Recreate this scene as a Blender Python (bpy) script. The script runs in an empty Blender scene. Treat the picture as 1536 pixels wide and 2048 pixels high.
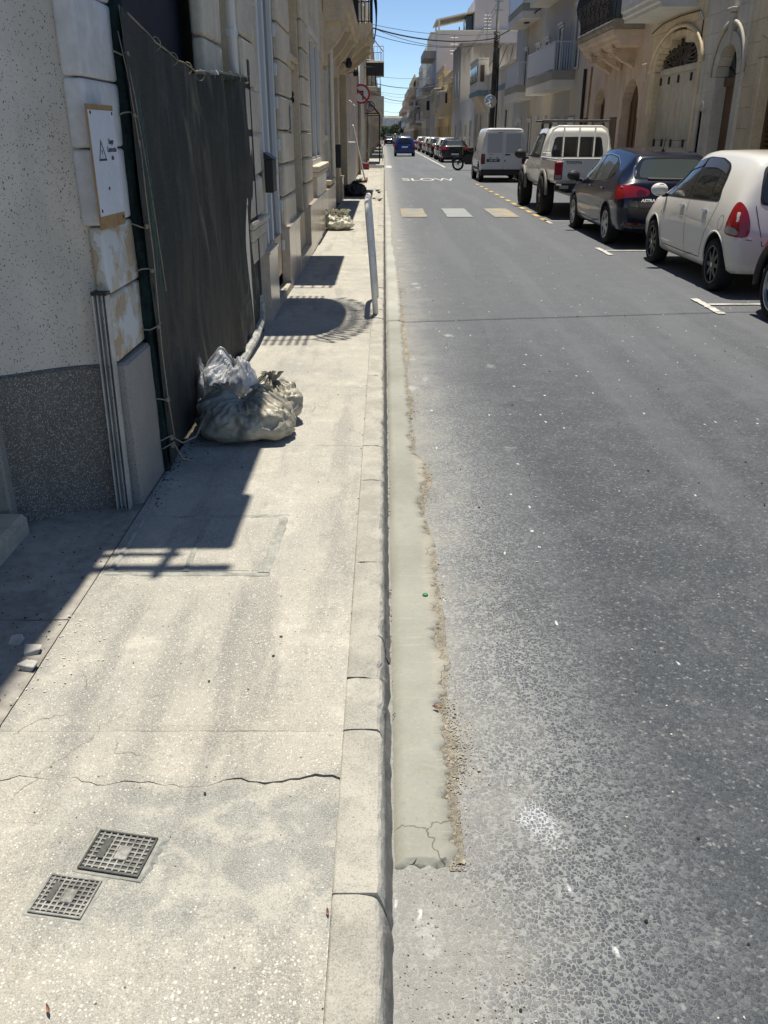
import bpy, bmesh, math, random
from mathutils import Vector, Matrix, noise as MN
from mathutils.bvhtree import BVHTree
RND = random.Random(11)
S = bpy.context.scene
COL = S.collection
rad = math.radians

# ---------------------------------------------------------------- camera, sky, sun, exposure
cam = bpy.data.cameras.new('camera')
cam.sensor_fit = 'VERTICAL'; cam.sensor_height = 24.0; cam.lens = 24.0 * 1700 / 2048
cam.clip_start = 0.05; cam.clip_end = 3000
camo = bpy.data.objects.new('camera', cam); COL.objects.link(camo)
camo.location = (0, 0, 1.7); camo.rotation_euler = (rad(90 - 23.92), 0, 0)
S.camera = camo
SUN = Vector((0.008, 0.22, 1.0)).normalized()          # towards the sun
SUN_EL = math.asin(SUN.z); SUN_AZ = math.atan2(SUN.x, SUN.y)
w = bpy.data.worlds.new('World'); S.world = w; w.use_nodes = True
wn = w.node_tree; bg = wn.nodes['Background']
sk = wn.nodes.new('ShaderNodeTexSky'); sk.sky_type = 'NISHITA'; sk.sun_disc = False
sk.sun_elevation = SUN_EL; sk.sun_rotation = SUN_AZ; sk.air_density = 0.6; sk.dust_density = 0.0; sk.ozone_density = 6.5; sk.altitude = 0
wn.links.new(sk.outputs[0], bg.inputs[0]); bg.inputs[1].default_value = 0.125
sl = bpy.data.lights.new('sun', 'SUN'); sl.energy = 4.85; sl.angle = rad(0.53); sl.color = (1, 0.97, 0.92)
so = bpy.data.objects.new('sun', sl); COL.objects.link(so)
so.rotation_euler = SUN.to_track_quat('Z', 'Y').to_euler(); so.location = (0, 0, 40)
S.cycles.max_bounces = 6; S.cycles.diffuse_bounces = 4; S.cycles.glossy_bounces = 3; S.cycles.transparent_max_bounces = 6
S.view_settings.view_transform = 'Standard'; S.view_settings.look = 'None'
S.view_settings.use_white_balance = True; S.view_settings.white_balance_temperature = 7300; S.view_settings.white_balance_tint = 8   # the phone's own white balance, set for open shade
S.view_settings.exposure = 0.33; S.view_settings.gamma = 1.0

# ---------------------------------------------------------------- object helpers
def tag(o, label=None, cat=None, group=None, kind=None):
    if label: o['label'] = label
    if cat: o['category'] = cat
    if group: o['group'] = group
    if kind: o['kind'] = kind
    return o
def thing(name, label, cat, loc=(0, 0, 0), rz=0.0, group=None):
    o = bpy.data.objects.new(name, None); COL.objects.link(o); o.empty_display_size = .2
    o.location = loc; o.rotation_euler = (0, 0, rz)
    return tag(o, label, cat, group)
def link(name, me, mat=None, parent=None, loc=None, rot=None, scale=None):
    o = bpy.data.objects.new(name, me); COL.objects.link(o)
    if mat is not None and not me.materials: me.materials.append(mat)
    if parent: o.parent = parent
    if loc: o.location = loc
    if rot: o.rotation_euler = rot
    if scale: o.scale = scale
    return o
class MB:
    def __init__(s): s.v = []; s.f = []
    def add(s, v, f):
        n = len(s.v); s.v += [tuple(p) for p in v]; s.f += [tuple(i + n for i in q) for q in f]; return s
    def box(s, x0, x1, y0, y1, z0, z1, c=0.0):
        if c <= 0:
            v = [(x, y, z) for x in (x0, x1) for y in (y0, y1) for z in (z0, z1)]
            return s.add(v, [(0, 1, 3, 2), (4, 6, 7, 5), (0, 4, 5, 1), (2, 3, 7, 6), (0, 2, 6, 4), (1, 5, 7, 3)])
        cx, cy, cz = (x0 + x1) / 2, (y0 + y1) / 2, (z0 + z1) / 2
        a, b, d = abs(x1 - x0) / 2, abs(y1 - y0) / 2, abs(z1 - z0) / 2
        c = min(c, a * .9, b * .9, d * .9); v = []; ix = {}
        for sx in (-1, 1):
            for sy in (-1, 1):
                for sz in (-1, 1):
                    for k in range(3):
                        ix[sx, sy, sz, k] = len(v)
                        v.append((cx + sx * (a - (c if k != 0 else 0)), cy + sy * (b - (c if k != 1 else 0)), cz + sz * (d - (c if k != 2 else 0))))
        f = []
        def I(t, k): return ix[t[0], t[1], t[2], k]
        for k in range(3):
            o1, o2 = [q for q in range(3) if q != k]
            for sg in (-1, 1):
                q = []
                for e1, e2 in ((-1, -1), (1, -1), (1, 1), (-1, 1)):
                    t = [0, 0, 0]; t[k] = sg; t[o1] = e1; t[o2] = e2; q.append(I(t, k))
                f.append(q if (sg > 0) == (k != 1) else q[::-1])
            for e1 in (-1, 1):
                for e2 in (-1, 1):
                    t1 = [0, 0, 0]; t2 = [0, 0, 0]
                    t1[k] = -1; t2[k] = 1; t1[o1] = t2[o1] = e1; t1[o2] = t2[o2] = e2
                    f.append([I(t1, o1), I(t2, o1), I(t2, o2), I(t1, o2)])
        for sx in (-1, 1):
            for sy in (-1, 1):
                for sz in (-1, 1): f.append([ix[sx, sy, sz, k] for k in range(3)])
        return s.add(v, f)
    def tube(s, pts, r, n=8, cap=True, r2=None):
        pts = [Vector(p) for p in pts]; m = len(pts); v = []; up = None
        for i, p in enumerate(pts):
            t = (pts[min(i + 1, m - 1)] - pts[max(i - 1, 0)]).normalized()
            if up is None: up = Vector((0, 0, 1)) if abs(t.z) < .9 else Vector((1, 0, 0))
            a = (up - t * up.dot(t)).normalized(); b = t.cross(a); up = a
            q = r[i] if isinstance(r, (list, tuple)) else (r if r2 is None else r + (r2 - r) * i / (m - 1))
            for k in range(n):
                h = 2 * math.pi * k / n; v.append(p + a * math.cos(h) * q + b * math.sin(h) * q)
        f = [(i * n + k, i * n + (k + 1) % n, (i + 1) * n + (k + 1) % n, (i + 1) * n + k) for i in range(m - 1) for k in range(n)]
        if cap: f += [tuple(range(n))[::-1], tuple((m - 1) * n + k for k in range(n))]
        return s.add(v, f)
    def prism(s, poly, axis, a, b):
        """poly 2D extruded along axis (0 x,1 y,2 z) from a to b"""
        n = len(poly)
        def P(p, t):
            q = list(p); q.insert(axis, t); return tuple(q)
        v = [P(p, a) for p in poly] + [P(p, b) for p in poly]
        f = [tuple(range(n)), tuple(range(2 * n - 1, n - 1, -1))] + [(i, n + i, n + (i + 1) % n, (i + 1) % n) for i in range(n)]
        return s.add(v, f)
    def grid(s, fn, nu, nv, closed_u=False):
        v = [fn(i / (nu if closed_u else nu - 1), j / (nv - 1)) for j in range(nv) for i in range(nu)]
        f = []
        for j in range(nv - 1):
            for i in range(nu if closed_u else nu - 1):
                k = (i + 1) % nu; f.append((j * nu + i, j * nu + k, (j + 1) * nu + k, (j + 1) * nu + i))
        return s.add(v, f)
    def lathe(s, prof, n=24, axis=2, c=(0, 0, 0)):
        """prof [(r,h)] spun about axis"""
        v = []
        for r, h in prof:
            for k in range(n):
                a = 2 * math.pi * k / n; p = [math.cos(a) * r, math.sin(a) * r]; p.insert(axis, h)
                v.append((p[0] + c[0], p[1] + c[1], p[2] + c[2]))
        m = len(prof)
        f = [(i * n + k, i * n + (k + 1) % n, (i + 1) * n + (k + 1) % n, (i + 1) * n + k) for i in range(m - 1) for k in range(n)]
        return s.add(v, f)
    def mesh(s, name='m', smooth=False, recalc=True):
        me = bpy.data.meshes.new(name); me.from_pydata(s.v, [], s.f)
        if recalc:
            b = bmesh.new(); b.from_mesh(me); bmesh.ops.recalc_face_normals(b, faces=b.faces); b.to_mesh(me); b.free()
        if smooth: me.shade_smooth()
        me.update(); return me
    def build(s, name, mat, parent=None, smooth=False, recalc=True, **k):
        return link(name, s.mesh(name, smooth, recalc), mat, parent, **k)
_bc = {}
def block(name, x0, x1, y0, y1, z0, z1, c, mat, parent, jit=0.0):
    """chamfered box as its own object; alike sizes share mesh data"""
    key = (round(x1 - x0, 2), round(y1 - y0, 2), round(z1 - z0, 2), c, mat.name)
    me = _bc.get(key)
    if me is None:
        a, b, d = [max(q, .01) / 2 for q in key[:3]]
        me = MB().box(-a, a, -b, b, -d, d, c).mesh(name, recalc=False); me.materials.append(mat); _bc[key] = me
    j = RND.uniform(-jit, jit) if jit else 0
    return link(name, me, None, parent, loc=((x0 + x1) / 2 + j, (y0 + y1) / 2, (z0 + z1) / 2))
def text(name, body, size, mat, parent, loc, rot, ext=.002, sx=1.0, bold=0.0, align='CENTER'):
    cu = bpy.data.curves.new(name, 'FONT'); cu.body = body; cu.size = size; cu.extrude = ext; cu.align_x = align; cu.align_y = 'CENTER'; cu.offset = bold
    t = bpy.data.objects.new('t', cu); COL.objects.link(t)
    me = bpy.data.meshes.new_from_object(t); bpy.data.objects.remove(t)
    return link(name, me, mat, parent, loc=loc, rot=rot, scale=(sx, 1, 1))

# ---------------------------------------------------------------- materials
class NG:
    def __init__(s, name, rough=.8, metal=0.0, spec=.5):
        s.m = bpy.data.materials.new(name); s.m.use_nodes = True; s.t = s.m.node_tree
        s.b = s.t.nodes['Principled BSDF']; s.b.inputs['Roughness'].default_value = rough
        s.b.inputs['Metallic'].default_value = metal; s.b.inputs['Specular IOR Level'].default_value = spec
        s._pos = None
    def n(s, t, **k):
        nd = s.t.nodes.new(t)
        for a, b in k.items(): setattr(nd, a, b)
        return nd
    def put(s, sock, val):
        if hasattr(val, 'is_output'): s.t.links.new(val, sock)
        elif isinstance(val, (tuple, list)):
            sock.default_value = tuple(val) + ((1.0,) if len(val) == 3 and len(sock.default_value) == 4 else ())
        else: sock.default_value = val
    @property
    def pos(s):
        if s._pos is None: s._pos = s.n('ShaderNodeNewGeometry').outputs['Position']
        return s._pos
    def obj(s): return s.n('ShaderNodeTexCoord').outputs['Object']
    def vmap(s, scale=(1, 1, 1), loc=(0, 0, 0), rot=(0, 0, 0), vec=None):
        m = s.n('ShaderNodeMapping'); s.put(m.inputs[0], vec or s.pos)
        m.inputs['Location'].default_value = loc; m.inputs['Rotation'].default_value = rot; m.inputs['Scale'].default_value = scale
        return m.outputs[0]
    def noise(s, scale, detail=4, rough=.55, vec=None, dist=0.0):
        q = s.n('ShaderNodeTexNoise'); s.put(q.inputs['Vector'], vec or s.pos); q.inputs['Scale'].default_value = scale
        q.inputs['Detail'].default_value = detail; q.inputs['Roughness'].default_value = rough; q.inputs['Distortion'].default_value = dist
        return q.outputs['Fac']
    def vor(s, scale, feature='F1', vec=None, rand=1.0):
        q = s.n('ShaderNodeTexVoronoi', feature=feature); s.put(q.inputs['Vector'], vec or s.pos)
        q.inputs['Scale'].default_value = scale; q.inputs['Randomness'].default_value = rand
        return q
    def ma(s, op, a, b=0.0, c=None, clamp=False):
        q = s.n('ShaderNodeMath', operation=op, use_clamp=clamp); s.put(q.inputs[0], a); s.put(q.inputs[1], b)
        if c is not None: s.put(q.inputs[2], c)
        return q.outputs[0]
    def step(s, f, a, b):
        q = s.n('ShaderNodeMapRange', interpolation_type='SMOOTHSTEP'); s.put(q.inputs[0], f)
        q.inputs[1].default_value = a; q.inputs[2].default_value = b; return q.outputs[0]
    def mix(s, f, a, b, blend='MIX'):
        q = s.n('ShaderNodeMix', data_type='RGBA', blend_type=blend); s.put(q.inputs[0], f); s.put(q.inputs[6], a); s.put(q.inputs[7], b)
        return q.outputs[2]
    def ramp(s, f, stops):
        q = s.n('ShaderNodeValToRGB'); s.put(q.inputs[0], f); e = q.color_ramp.elements
        while len(e) < len(stops): e.new(.5)
        for i, (p, c) in enumerate(stops): e[i].position = p; e[i].color = tuple(c) + (1,)
        return q.outputs[0]
    def warp(s, scale, amt, vec=None):
        q = s.n('ShaderNodeTexNoise'); s.put(q.inputs['Vector'], vec or s.pos); q.inputs['Scale'].default_value = scale; q.inputs['Detail'].default_value = 3
        a = s.n('ShaderNodeVectorMath', operation='SUBTRACT'); s.put(a.inputs[0], q.outputs['Color']); a.inputs[1].default_value = (.5, .5, .5)
        b = s.n('ShaderNodeVectorMath', operation='MULTIPLY_ADD'); s.put(b.inputs[0], a.outputs[0]); b.inputs[1].default_value = (amt, amt, amt); s.put(b.inputs[2], vec or s.pos); return b.outputs[0]
    def sep(s, v=None):
        q = s.n('ShaderNodeSeparateXYZ'); s.put(q.inputs[0], v or s.pos); return q.outputs
    def bump(s, h, strength=.4, dist=.01):
        q = s.n('ShaderNodeBump'); q.inputs['Strength'].default_value = strength; q.inputs['Distance'].default_value = dist
        s.put(q.inputs['Height'], h); s.t.links.new(q.outputs[0], s.b.inputs['Normal']); return q
    def col(s, c): s.put(s.b.inputs['Base Color'], c); return s
    def hsvrand(s, c, amt=.12):
        oi = s.n('ShaderNodeObjectInfo').outputs['Random']
        f = s.ma('MULTIPLY_ADD', oi, 2 * amt, 1 - amt)
        q = s.n('ShaderNodeVectorMath', operation='SCALE'); s.put(q.inputs[0], c); s.put(q.inputs['Scale'], f); return q.outputs[0]
def grimy(name, c, rough=.85, a=.22, s1=1.5, s2=25, bs=60, bstr=.25, bd=.004, streak=0.0, dirt=(.12, .1, .08), dirtamt=.0, rand=0.0, metal=0.0, spec=.3):
    g = NG(name, rough, metal, spec)
    n1 = g.noise(s1, 6, .6); n2 = g.noise(s2, 5, .6)
    f = g.ma('ADD', g.ma('MULTIPLY', n1, .6), g.ma('MULTIPLY', n2, .4))
    lo = tuple(q * (1 - a) for q in c); hi = tuple(min(1, q * (1 + a)) for q in c)
    k = g.mix(g.step(f, .36, .64), lo, hi)
    if streak:
        st = g.noise(1, 5, .6, vec=g.vmap((7, 7, .5)))
        k = g.mix(g.ma('MULTIPLY', g.step(st, .5, .75), streak), k, tuple(q * .45 for q in c))
    if dirtamt:
        d = g.noise(3.1, 8, .7, dist=.4)
        k = g.mix(g.ma('MULTIPLY', g.step(d, .5, .7), dirtamt), k, dirt)
    if rand: k = g.hsvrand(k, rand)
    g.col(k)
    if bstr: g.bump(g.noise(bs, 5, .65), bstr, bd)
    return g.m
def plain(name, c, rough=.5, metal=0.0, spec=.5, coat=0.0, em=None, alpha=None):
    g = NG(name, rough, metal, spec); g.col(c)
    if coat: g.b.inputs['Coat Weight'].default_value = coat; g.b.inputs['Coat Roughness'].default_value = .04
    return g.m
def paint(name, c, dust=.55, rough=.35):
    g = NG(name, rough, 0, .12); n = g.noise(3, 5, .6); d = g.noise(18, 6, .7)
    k = g.mix(g.ma('MULTIPLY', n, .16), c, tuple(q * .7 for q in c))
    z = g.sep()[2]
    low = g.ma('MULTIPLY', g.step(z, .75, .15), g.ma('MULTIPLY', d, dust))      # road dust on the sills
    k = g.mix(low, k, (.22, .2, .17))
    g.col(k); g.b.inputs['Coat Weight'].default_value = .8; g.b.inputs['Coat Roughness'].default_value = .06
    return g.m
# ---------------------------------------------------------------- ground materials
def walk_material():
    g = NG('pavement_concrete', .92, 0, .2); x, y, z = g.sep()
    big = g.noise(1.1, 6, .6); med = g.noise(5, 8, .68); fine = g.noise(60, 6, .75); vf = g.noise(260, 3, .7)
    c = g.ramp(big, [(.28, (.325, .292, .238)), (.42, (.425, .392, .328)), (.55, (.40, .372, .318)), (.66, (.325, .308, .275)), (.8, (.28, .27, .245))])
    c = g.mix(g.step(med, .50, .70), c, (.525, .488, .405))
    c = g.mix(g.ma('MULTIPLY', g.step(med, .47, .30), .6), c, (.255, .242, .22))
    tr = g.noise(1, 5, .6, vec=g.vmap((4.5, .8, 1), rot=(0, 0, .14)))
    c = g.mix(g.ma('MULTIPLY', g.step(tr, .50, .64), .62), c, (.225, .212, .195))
    br = g.noise(1, 4, .7, vec=g.vmap((2.0, 95, 1)))
    c = g.mix(g.ma('MULTIPLY', g.step(br, .54, .72), .3), c, (.25, .235, .21))
    dx = g.ma('MULTIPLY_ADD', g.noise(4, 7, .7), .9, -.45)
    yy = g.ma('ADD', y, g.ma('MULTIPLY', dx, .5)); xx = g.ma('ADD', x, dx)
    patch = g.ma('MULTIPLY', g.ma('MULTIPLY', g.step(yy, 1.26, 1.36), g.step(yy, 1.84, 1.74)), g.step(xx, -.95, -.6))
    c = g.mix(g.ma('MULTIPLY', patch, .8), c, g.mix(g.step(med, .38, .62), (.225, .228, .21), (.32, .315, .285)))
    pv = g.vor(7.5, 'DISTANCE_TO_EDGE', vec=g.warp(7, .16, g.warp(45, .02))).outputs['Distance']
    c = g.mix(g.ma('MULTIPLY', g.ma('MULTIPLY', patch, g.step(pv, .16, .03)), g.ma('MULTIPLY', g.step(med, .40, .58), .75)), c, (.46, .43, .365))
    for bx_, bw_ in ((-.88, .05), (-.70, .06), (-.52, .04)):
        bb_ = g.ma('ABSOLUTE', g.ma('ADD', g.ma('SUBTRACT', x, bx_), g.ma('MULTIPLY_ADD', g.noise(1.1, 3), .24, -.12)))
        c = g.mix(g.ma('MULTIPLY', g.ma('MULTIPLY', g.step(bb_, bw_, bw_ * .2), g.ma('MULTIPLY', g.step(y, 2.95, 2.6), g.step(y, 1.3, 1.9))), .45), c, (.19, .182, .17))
    # grain of the mix: sand, pale aggregate, pits
    c = g.mix(g.ma('MULTIPLY', g.step(vf, .48, .62), .45), c, (.56, .525, .45)); c = g.mix(g.ma('MULTIPLY', g.step(vf, .48, .34), .55), c, (.14, .13, .115))
    c = g.mix(g.ma('MULTIPLY', g.step(fine, .53, .70), .6), c, (.20, .186, .165))
    wv = g.warp(120, .004)
    for sc, th, lo in ((230, .72, .30), (135, .80, .34), (85, .80, .30)):
        v = g.vor(sc, 'F1', vec=wv); rc = g.sep(v.outputs['Color'])
        dens = g.ma('ADD', g.ma('MULTIPLY_ADD', g.noise(2.6, 5, .6), -.5, .25), th)
        if sc == 85: dens = g.ma('ADD', dens, g.ma('MULTIPLY', g.step(y, 1.28, 1.5), .19))
        chip = g.ma('MULTIPLY', g.step(v.outputs['Distance'], lo + .08, lo - .04), g.ma('GREATER_THAN', rc[0], g.ma('ADD', dens, g.ma('MULTIPLY', patch, .16))))
        c = g.mix(g.ma('MULTIPLY', chip, .75), c, g.mix(rc[1], (.48, .455, .39), (.74, .71, .63)))
    v3 = g.vor(26, 'F1', vec=g.vmap((1, 1, 1), (9, 4, 0))); rc3 = g.sep(v3.outputs['Color'])
    spk = g.ma('MULTIPLY', g.step(g.ma('ADD', v3.outputs['Distance'], g.ma('MULTIPLY_ADD', fine, .2, -.1)), .11, .05), g.ma('GREATER_THAN', rc3[1], .78))
    c = g.mix(g.ma('MULTIPLY', spk, .85), c, (.06, .053, .045))
    cr = g.vor(2.6, 'DISTANCE_TO_EDGE', vec=g.warp(5, .22, g.warp(30, .03))).outputs['Distance']
    crm = g.ma('MULTIPLY', g.step(cr, .006, .001), g.step(g.noise(1.3, 3), .58, .66))
    c = g.mix(g.ma('MULTIPLY', crm, .55), c, (.12, .105, .09))
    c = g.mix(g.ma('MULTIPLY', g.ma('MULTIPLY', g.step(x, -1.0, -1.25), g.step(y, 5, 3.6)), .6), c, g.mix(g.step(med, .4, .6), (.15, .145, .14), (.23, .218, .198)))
    c = g.mix(1.0, c, (.96, 1.0, 1.055), 'MULTIPLY'); g.col(c)
    h = g.ma('ADD', g.ma('MULTIPLY', fine, .7), g.ma('MULTIPLY', vf, .4)); h = g.ma('SUBTRACT', h, g.ma('MULTIPLY', crm, 1.2))
    g.bump(h, .7, .007)
    return g.m
def asphalt_material():
    g = NG('asphalt', .74, 0, .4); x, y, z = g.sep()
    warp = g.noise(.9, 5, .6); med = g.noise(3.5, 7, .68); fine = g.noise(42, 6, .75); vf = g.noise(300, 2, .6)
    wv = g.warp(70, .012); v = g.vor(92, 'F1', vec=wv); e = g.vor(92, 'DISTANCE_TO_EDGE', vec=wv); rc = g.sep(v.outputs['Color'])
    stone = g.ramp(rc[0], [(0, (.030, .034, .039)), (.5, (.060, .065, .071)), (.8, (.09, .092, .092)), (.95, (.16, .157, .148)), (1, (.26, .25, .23))])
    stone = g.mix(g.ma('MULTIPLY', g.step(vf, .42, .62), .22), stone, (.125, .125, .122))
    gap = g.step(g.ma('ADD', e.outputs['Distance'], g.ma('MULTIPLY_ADD', fine, .16, -.08)), .17, .04)
    lane = g.ma('ADD', x, g.ma('MULTIPLY_ADD', warp, 1.1, -.55))
    dust = g.ma('MULTIPLY', g.step(g.ma('ADD', x, g.ma('MULTIPLY_ADD', warp, .5, -.25)), .95, .2), g.ma('MULTIPLY_ADD', g.noise(2.2, 6, .7), .9, .5), clamp=True)
    bind = g.mix(dust, g.mix(g.step(med, .42, .66), (.062, .069, .078), (.12, .124, .13)), (.47, .46, .43))
    gap = g.ma('MULTIPLY', gap, g.ma('MULTIPLY_ADD', g.step(g.noise(24, 5, .7), .36, .60), .75, .25))
    isl = g.step(g.ma('ADD', e.outputs['Distance'], g.ma('MULTIPLY_ADD', fine, .26, -.13)), .06, .15)
    c = g.mix(g.ma('MULTIPLY', isl, g.ma('MULTIPLY_ADD', g.step(rc[2], .12, .2), .9, .05)), g.mix(.25, bind, stone), stone)
    gr = g.noise(150, 4, .75); c = g.mix(g.ma('MULTIPLY', g.step(gr, .54, .68), .4), c, (.17, .172, .172)); c = g.mix(g.ma('MULTIPLY', g.step(gr, .47, .34), .6), c, (.026, .028, .031))
    c = g.mix(g.ma('MULTIPLY', g.step(med, .5, .72), .2), c, (.13, .13, .13))
    trk = g.noise(1, 4, .55, vec=g.vmap((1.7, .10, 1), (0.4, 0, 0)))
    c = g.mix(g.ma('MULTIPLY', g.ma('MULTIPLY', g.step(trk, .48, .62), g.step(y, 2.2, 5)), .5), c, (.15, .152, .155))
    # farther road paler, its grazing sheen painted into the colour
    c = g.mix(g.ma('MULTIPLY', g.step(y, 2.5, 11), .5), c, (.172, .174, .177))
    film = g.ma('MULTIPLY', g.step(g.ma('ADD', x, g.ma('MULTIPLY_ADD', med, .7, -.35)), .52, .12), .85)
    film = g.ma('MULTIPLY', film, g.ma('MULTIPLY_ADD', fine, .9, .45), clamp=True)
    c = g.mix(film, c, g.mix(g.noise(16, 7, .75), (.235, .213, .18), (.40, .37, .32)))
    v4 = g.vor(3.6, 'F1', vec=g.warp(9, .12, g.vmap((1, .62, 1), (1.7, .3, 0), (0, 0, .55)))); r4 = g.sep(v4.outputs['Color'])
    sp = g.ma('MULTIPLY', g.step(g.ma('ADD', v4.outputs['Distance'], g.ma('MULTIPLY_ADD', fine, .5, -.25)), .20, .04), g.ma('GREATER_THAN', r4[0], .45))
    sp = g.ma('MULTIPLY', sp, g.step(x, 1.2, .5))
    c = g.mix(g.ma('MULTIPLY', sp, .6), c, (.52, .50, .45))
    v5 = g.vor(19, 'F1', vec=g.warp(60, .02, g.vmap((1, .45, 1), (.2, 2, 0), (0, 0, .7)))); r5 = g.sep(v5.outputs['Color'])
    ch = g.ma('MULTIPLY', g.step(g.ma('ADD', v5.outputs['Distance'], g.ma('MULTIPLY_ADD', fine, .2, -.1)), .17, .07), g.ma('GREATER_THAN', r5[0], .895))
    c = g.mix(ch, c, (.66, .65, .61))
    # one scuffed patch of white spray paint, worn off the stone tops
    fw = g.ma('MULTIPLY_ADD', g.noise(9, 6, .7), 1.6, -.8)
    ex = g.ma('MULTIPLY', g.ma('ADD', g.ma('SUBTRACT', x, .42), g.ma('MULTIPLY', g.ma('SUBTRACT', y, 1.78), .35)), 9.5); ey = g.ma('MULTIPLY', g.ma('SUBTRACT', y, 1.775), 6.5)
    r2 = g.ma('ADD', g.ma('ADD', g.ma('MULTIPLY', ex, ex), g.ma('MULTIPLY', ey, ey)), fw)
    wp = g.ma('MULTIPLY', g.step(r2, .55, -.45), g.ma('MULTIPLY_ADD', g.step(gap, .1, .7), .9, .08), clamp=True)
    c = g.mix(wp, c, (.80, .80, .79))
    v6 = g.vor(34, 'F1', vec=g.vmap((1, 1, 1), (5, 8, 0))); r6 = g.sep(v6.outputs['Color'])
    c = g.mix(g.ma('MULTIPLY', g.step(v6.outputs['Distance'], .12, .06), g.ma('GREATER_THAN', r6[2], .9)), c, (.012, .012, .013))
    c = g.mix(1.0, c, (.90, .97, 1.07), 'MULTIPLY'); g.col(c)
    hh = g.ma('ADD', g.ma('MULTIPLY', g.step(e.outputs['Distance'], 0, .22), .6), g.ma('MULTIPLY', fine, .6))
    hh = g.ma('MULTIPLY', hh, g.ma('MULTIPLY_ADD', film, -.5, 1))
    g.bump(hh, .7, .006)
    return g.m
def cement_material():
    g = NG('fresh_cement', .62, 0, .35); x, y, z = g.sep()
    n = g.noise(1.3, 5, .6); st = g.noise(1, 4, .65, vec=g.vmap((1.5, 38, 1))); f = g.noise(30, 5, .6)
    c = g.mix(g.step(n, .35, .65), (.235, .240, .212), (.300, .303, .270))
    c = g.mix(g.ma('MULTIPLY', g.step(st, .60, .74), .5), c, (.44, .45, .39))
    c = g.mix(g.ma('MULTIPLY', g.step(st, .40, .3), .4), c, (.25, .258, .215))
    c = g.mix(g.step(y, 8.2, 9.2), c, g.mix(g.step(n, .4, .6), (.33, .335, .31), (.40, .40, .37)))
    edge = g.step(g.ma('ADD', x, g.ma('MULTIPLY_ADD', f, .06, -.03)), .15, .215)
    c = g.mix(g.ma('MULTIPLY', edge, .6), c, (.40, .36, .29))
    pit = g.noise(85, 5, .75); c = g.mix(g.ma('MULTIPLY', g.step(pit, .56, .72), .55), c, (.17, .163, .135)); c = g.mix(g.ma('MULTIPLY', g.step(pit, .44, .32), .4), c, (.41, .415, .365))
    blot = g.noise(6, 7, .7, dist=.6); c = g.mix(g.ma('MULTIPLY', g.step(blot, .54, .7), .5), c, (.225, .215, .175)); c = g.mix(g.ma('MULTIPLY', g.step(blot, .44, .3), .35), c, (.37, .38, .33))
    ck = g.vor(5.5, 'DISTANCE_TO_EDGE', vec=g.warp(9, .12, g.warp(40, .02))).outputs['Distance']; ckm = g.ma('MULTIPLY', g.step(ck, .014, .003), g.ma('MAXIMUM', g.step(y, 1.95, 1.72), g.step(edge, .35, .8)))
    c = g.mix(g.ma('MULTIPLY', ckm, .75), c, (.09, .08, .065))
    g.col(c); g.bump(g.ma('SUBTRACT', g.ma('ADD', g.ma('MULTIPLY', st, .8), g.ma('MULTIPLY', pit, .5)), ckm), .45, .004)
    return g.m
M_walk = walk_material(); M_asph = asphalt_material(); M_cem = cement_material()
def kerb_material():
    g = NG('kerb_concrete', .9, 0, .2); x, y, z = g.sep()
    n1 = g.noise(7, 7, .65); n2 = g.noise(70, 5, .75); n3 = g.noise(240, 3, .7)
    c = g.mix(g.step(n1, .36, .64), (.31, .305, .28), (.425, .415, .375)); c = g.mix(g.ma('MULTIPLY', g.step(n2, .53, .7), .55), c, (.225, .21, .185)); c = g.mix(g.ma('MULTIPLY', g.step(n3, .48, .62), .4), c, (.56, .525, .45)); c = g.mix(g.ma('MULTIPLY', g.step(n3, .46, .34), .5), c, (.15, .14, .12))
    face = g.step(g.ma('ADD', x, g.ma('MULTIPLY_ADD', n2, .02, -.01)), -.004, .006)      # road face darkened, its shade put into the colour
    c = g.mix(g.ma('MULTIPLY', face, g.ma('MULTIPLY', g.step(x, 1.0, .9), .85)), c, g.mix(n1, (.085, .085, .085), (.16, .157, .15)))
    g.col(g.hsvrand(c, .06)); g.bump(g.ma('ADD', n2, g.ma('MULTIPLY', n3, .4)), .8, .006); return g.m
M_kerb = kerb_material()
M_strip = grimy('forecourt_concrete', (.28, .268, .245), .93, .3, 2.2, 22, 90, .5, .005, dirtamt=.6, dirt=(.14, .125, .105))
M_soil = grimy('joint_soil', (.10, .088, .07), .95, .3, 8, 60, 120, .6, .006)
M_white = grimy('road_paint_white', (.50, .495, .475), .7, .14, 4, 45, 80, .3, .003, dirtamt=.9, dirt=(.19, .19, .188))
M_yel = grimy('road_paint_yellow', (.50, .37, .14), .7, .14, 4, 45, 80, .3, .003, dirtamt=.35, dirt=(.3, .25, .14))
def patchpaint(name, a, b, amt):
    g = NG(name, .75, 0, .3); n = g.noise(2.2, 6, .65); f = g.noise(30, 5, .7)
    c = g.mix(g.step(n, .42, .58), a, b); g.col(g.mix(g.ma('MULTIPLY', g.step(f, .45, .7), amt), c, (.16, .16, .16))); return g.m
M_ped1 = patchpaint('crossing_paint_faded', (.22, .24, .25), (.36, .295, .19), .6)
M_ped2 = patchpaint('crossing_paint_bluish', (.26, .285, .30), (.29, .31, .32), .5)
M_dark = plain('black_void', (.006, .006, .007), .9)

def hz(x, y, s=1.0): return MN.noise((x * 3.1 * s, y * 3.1 * s, 1.7)) * .004 + MN.noise((x * 11 * s, y * 11 * s, 5.1)) * .0015

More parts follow.
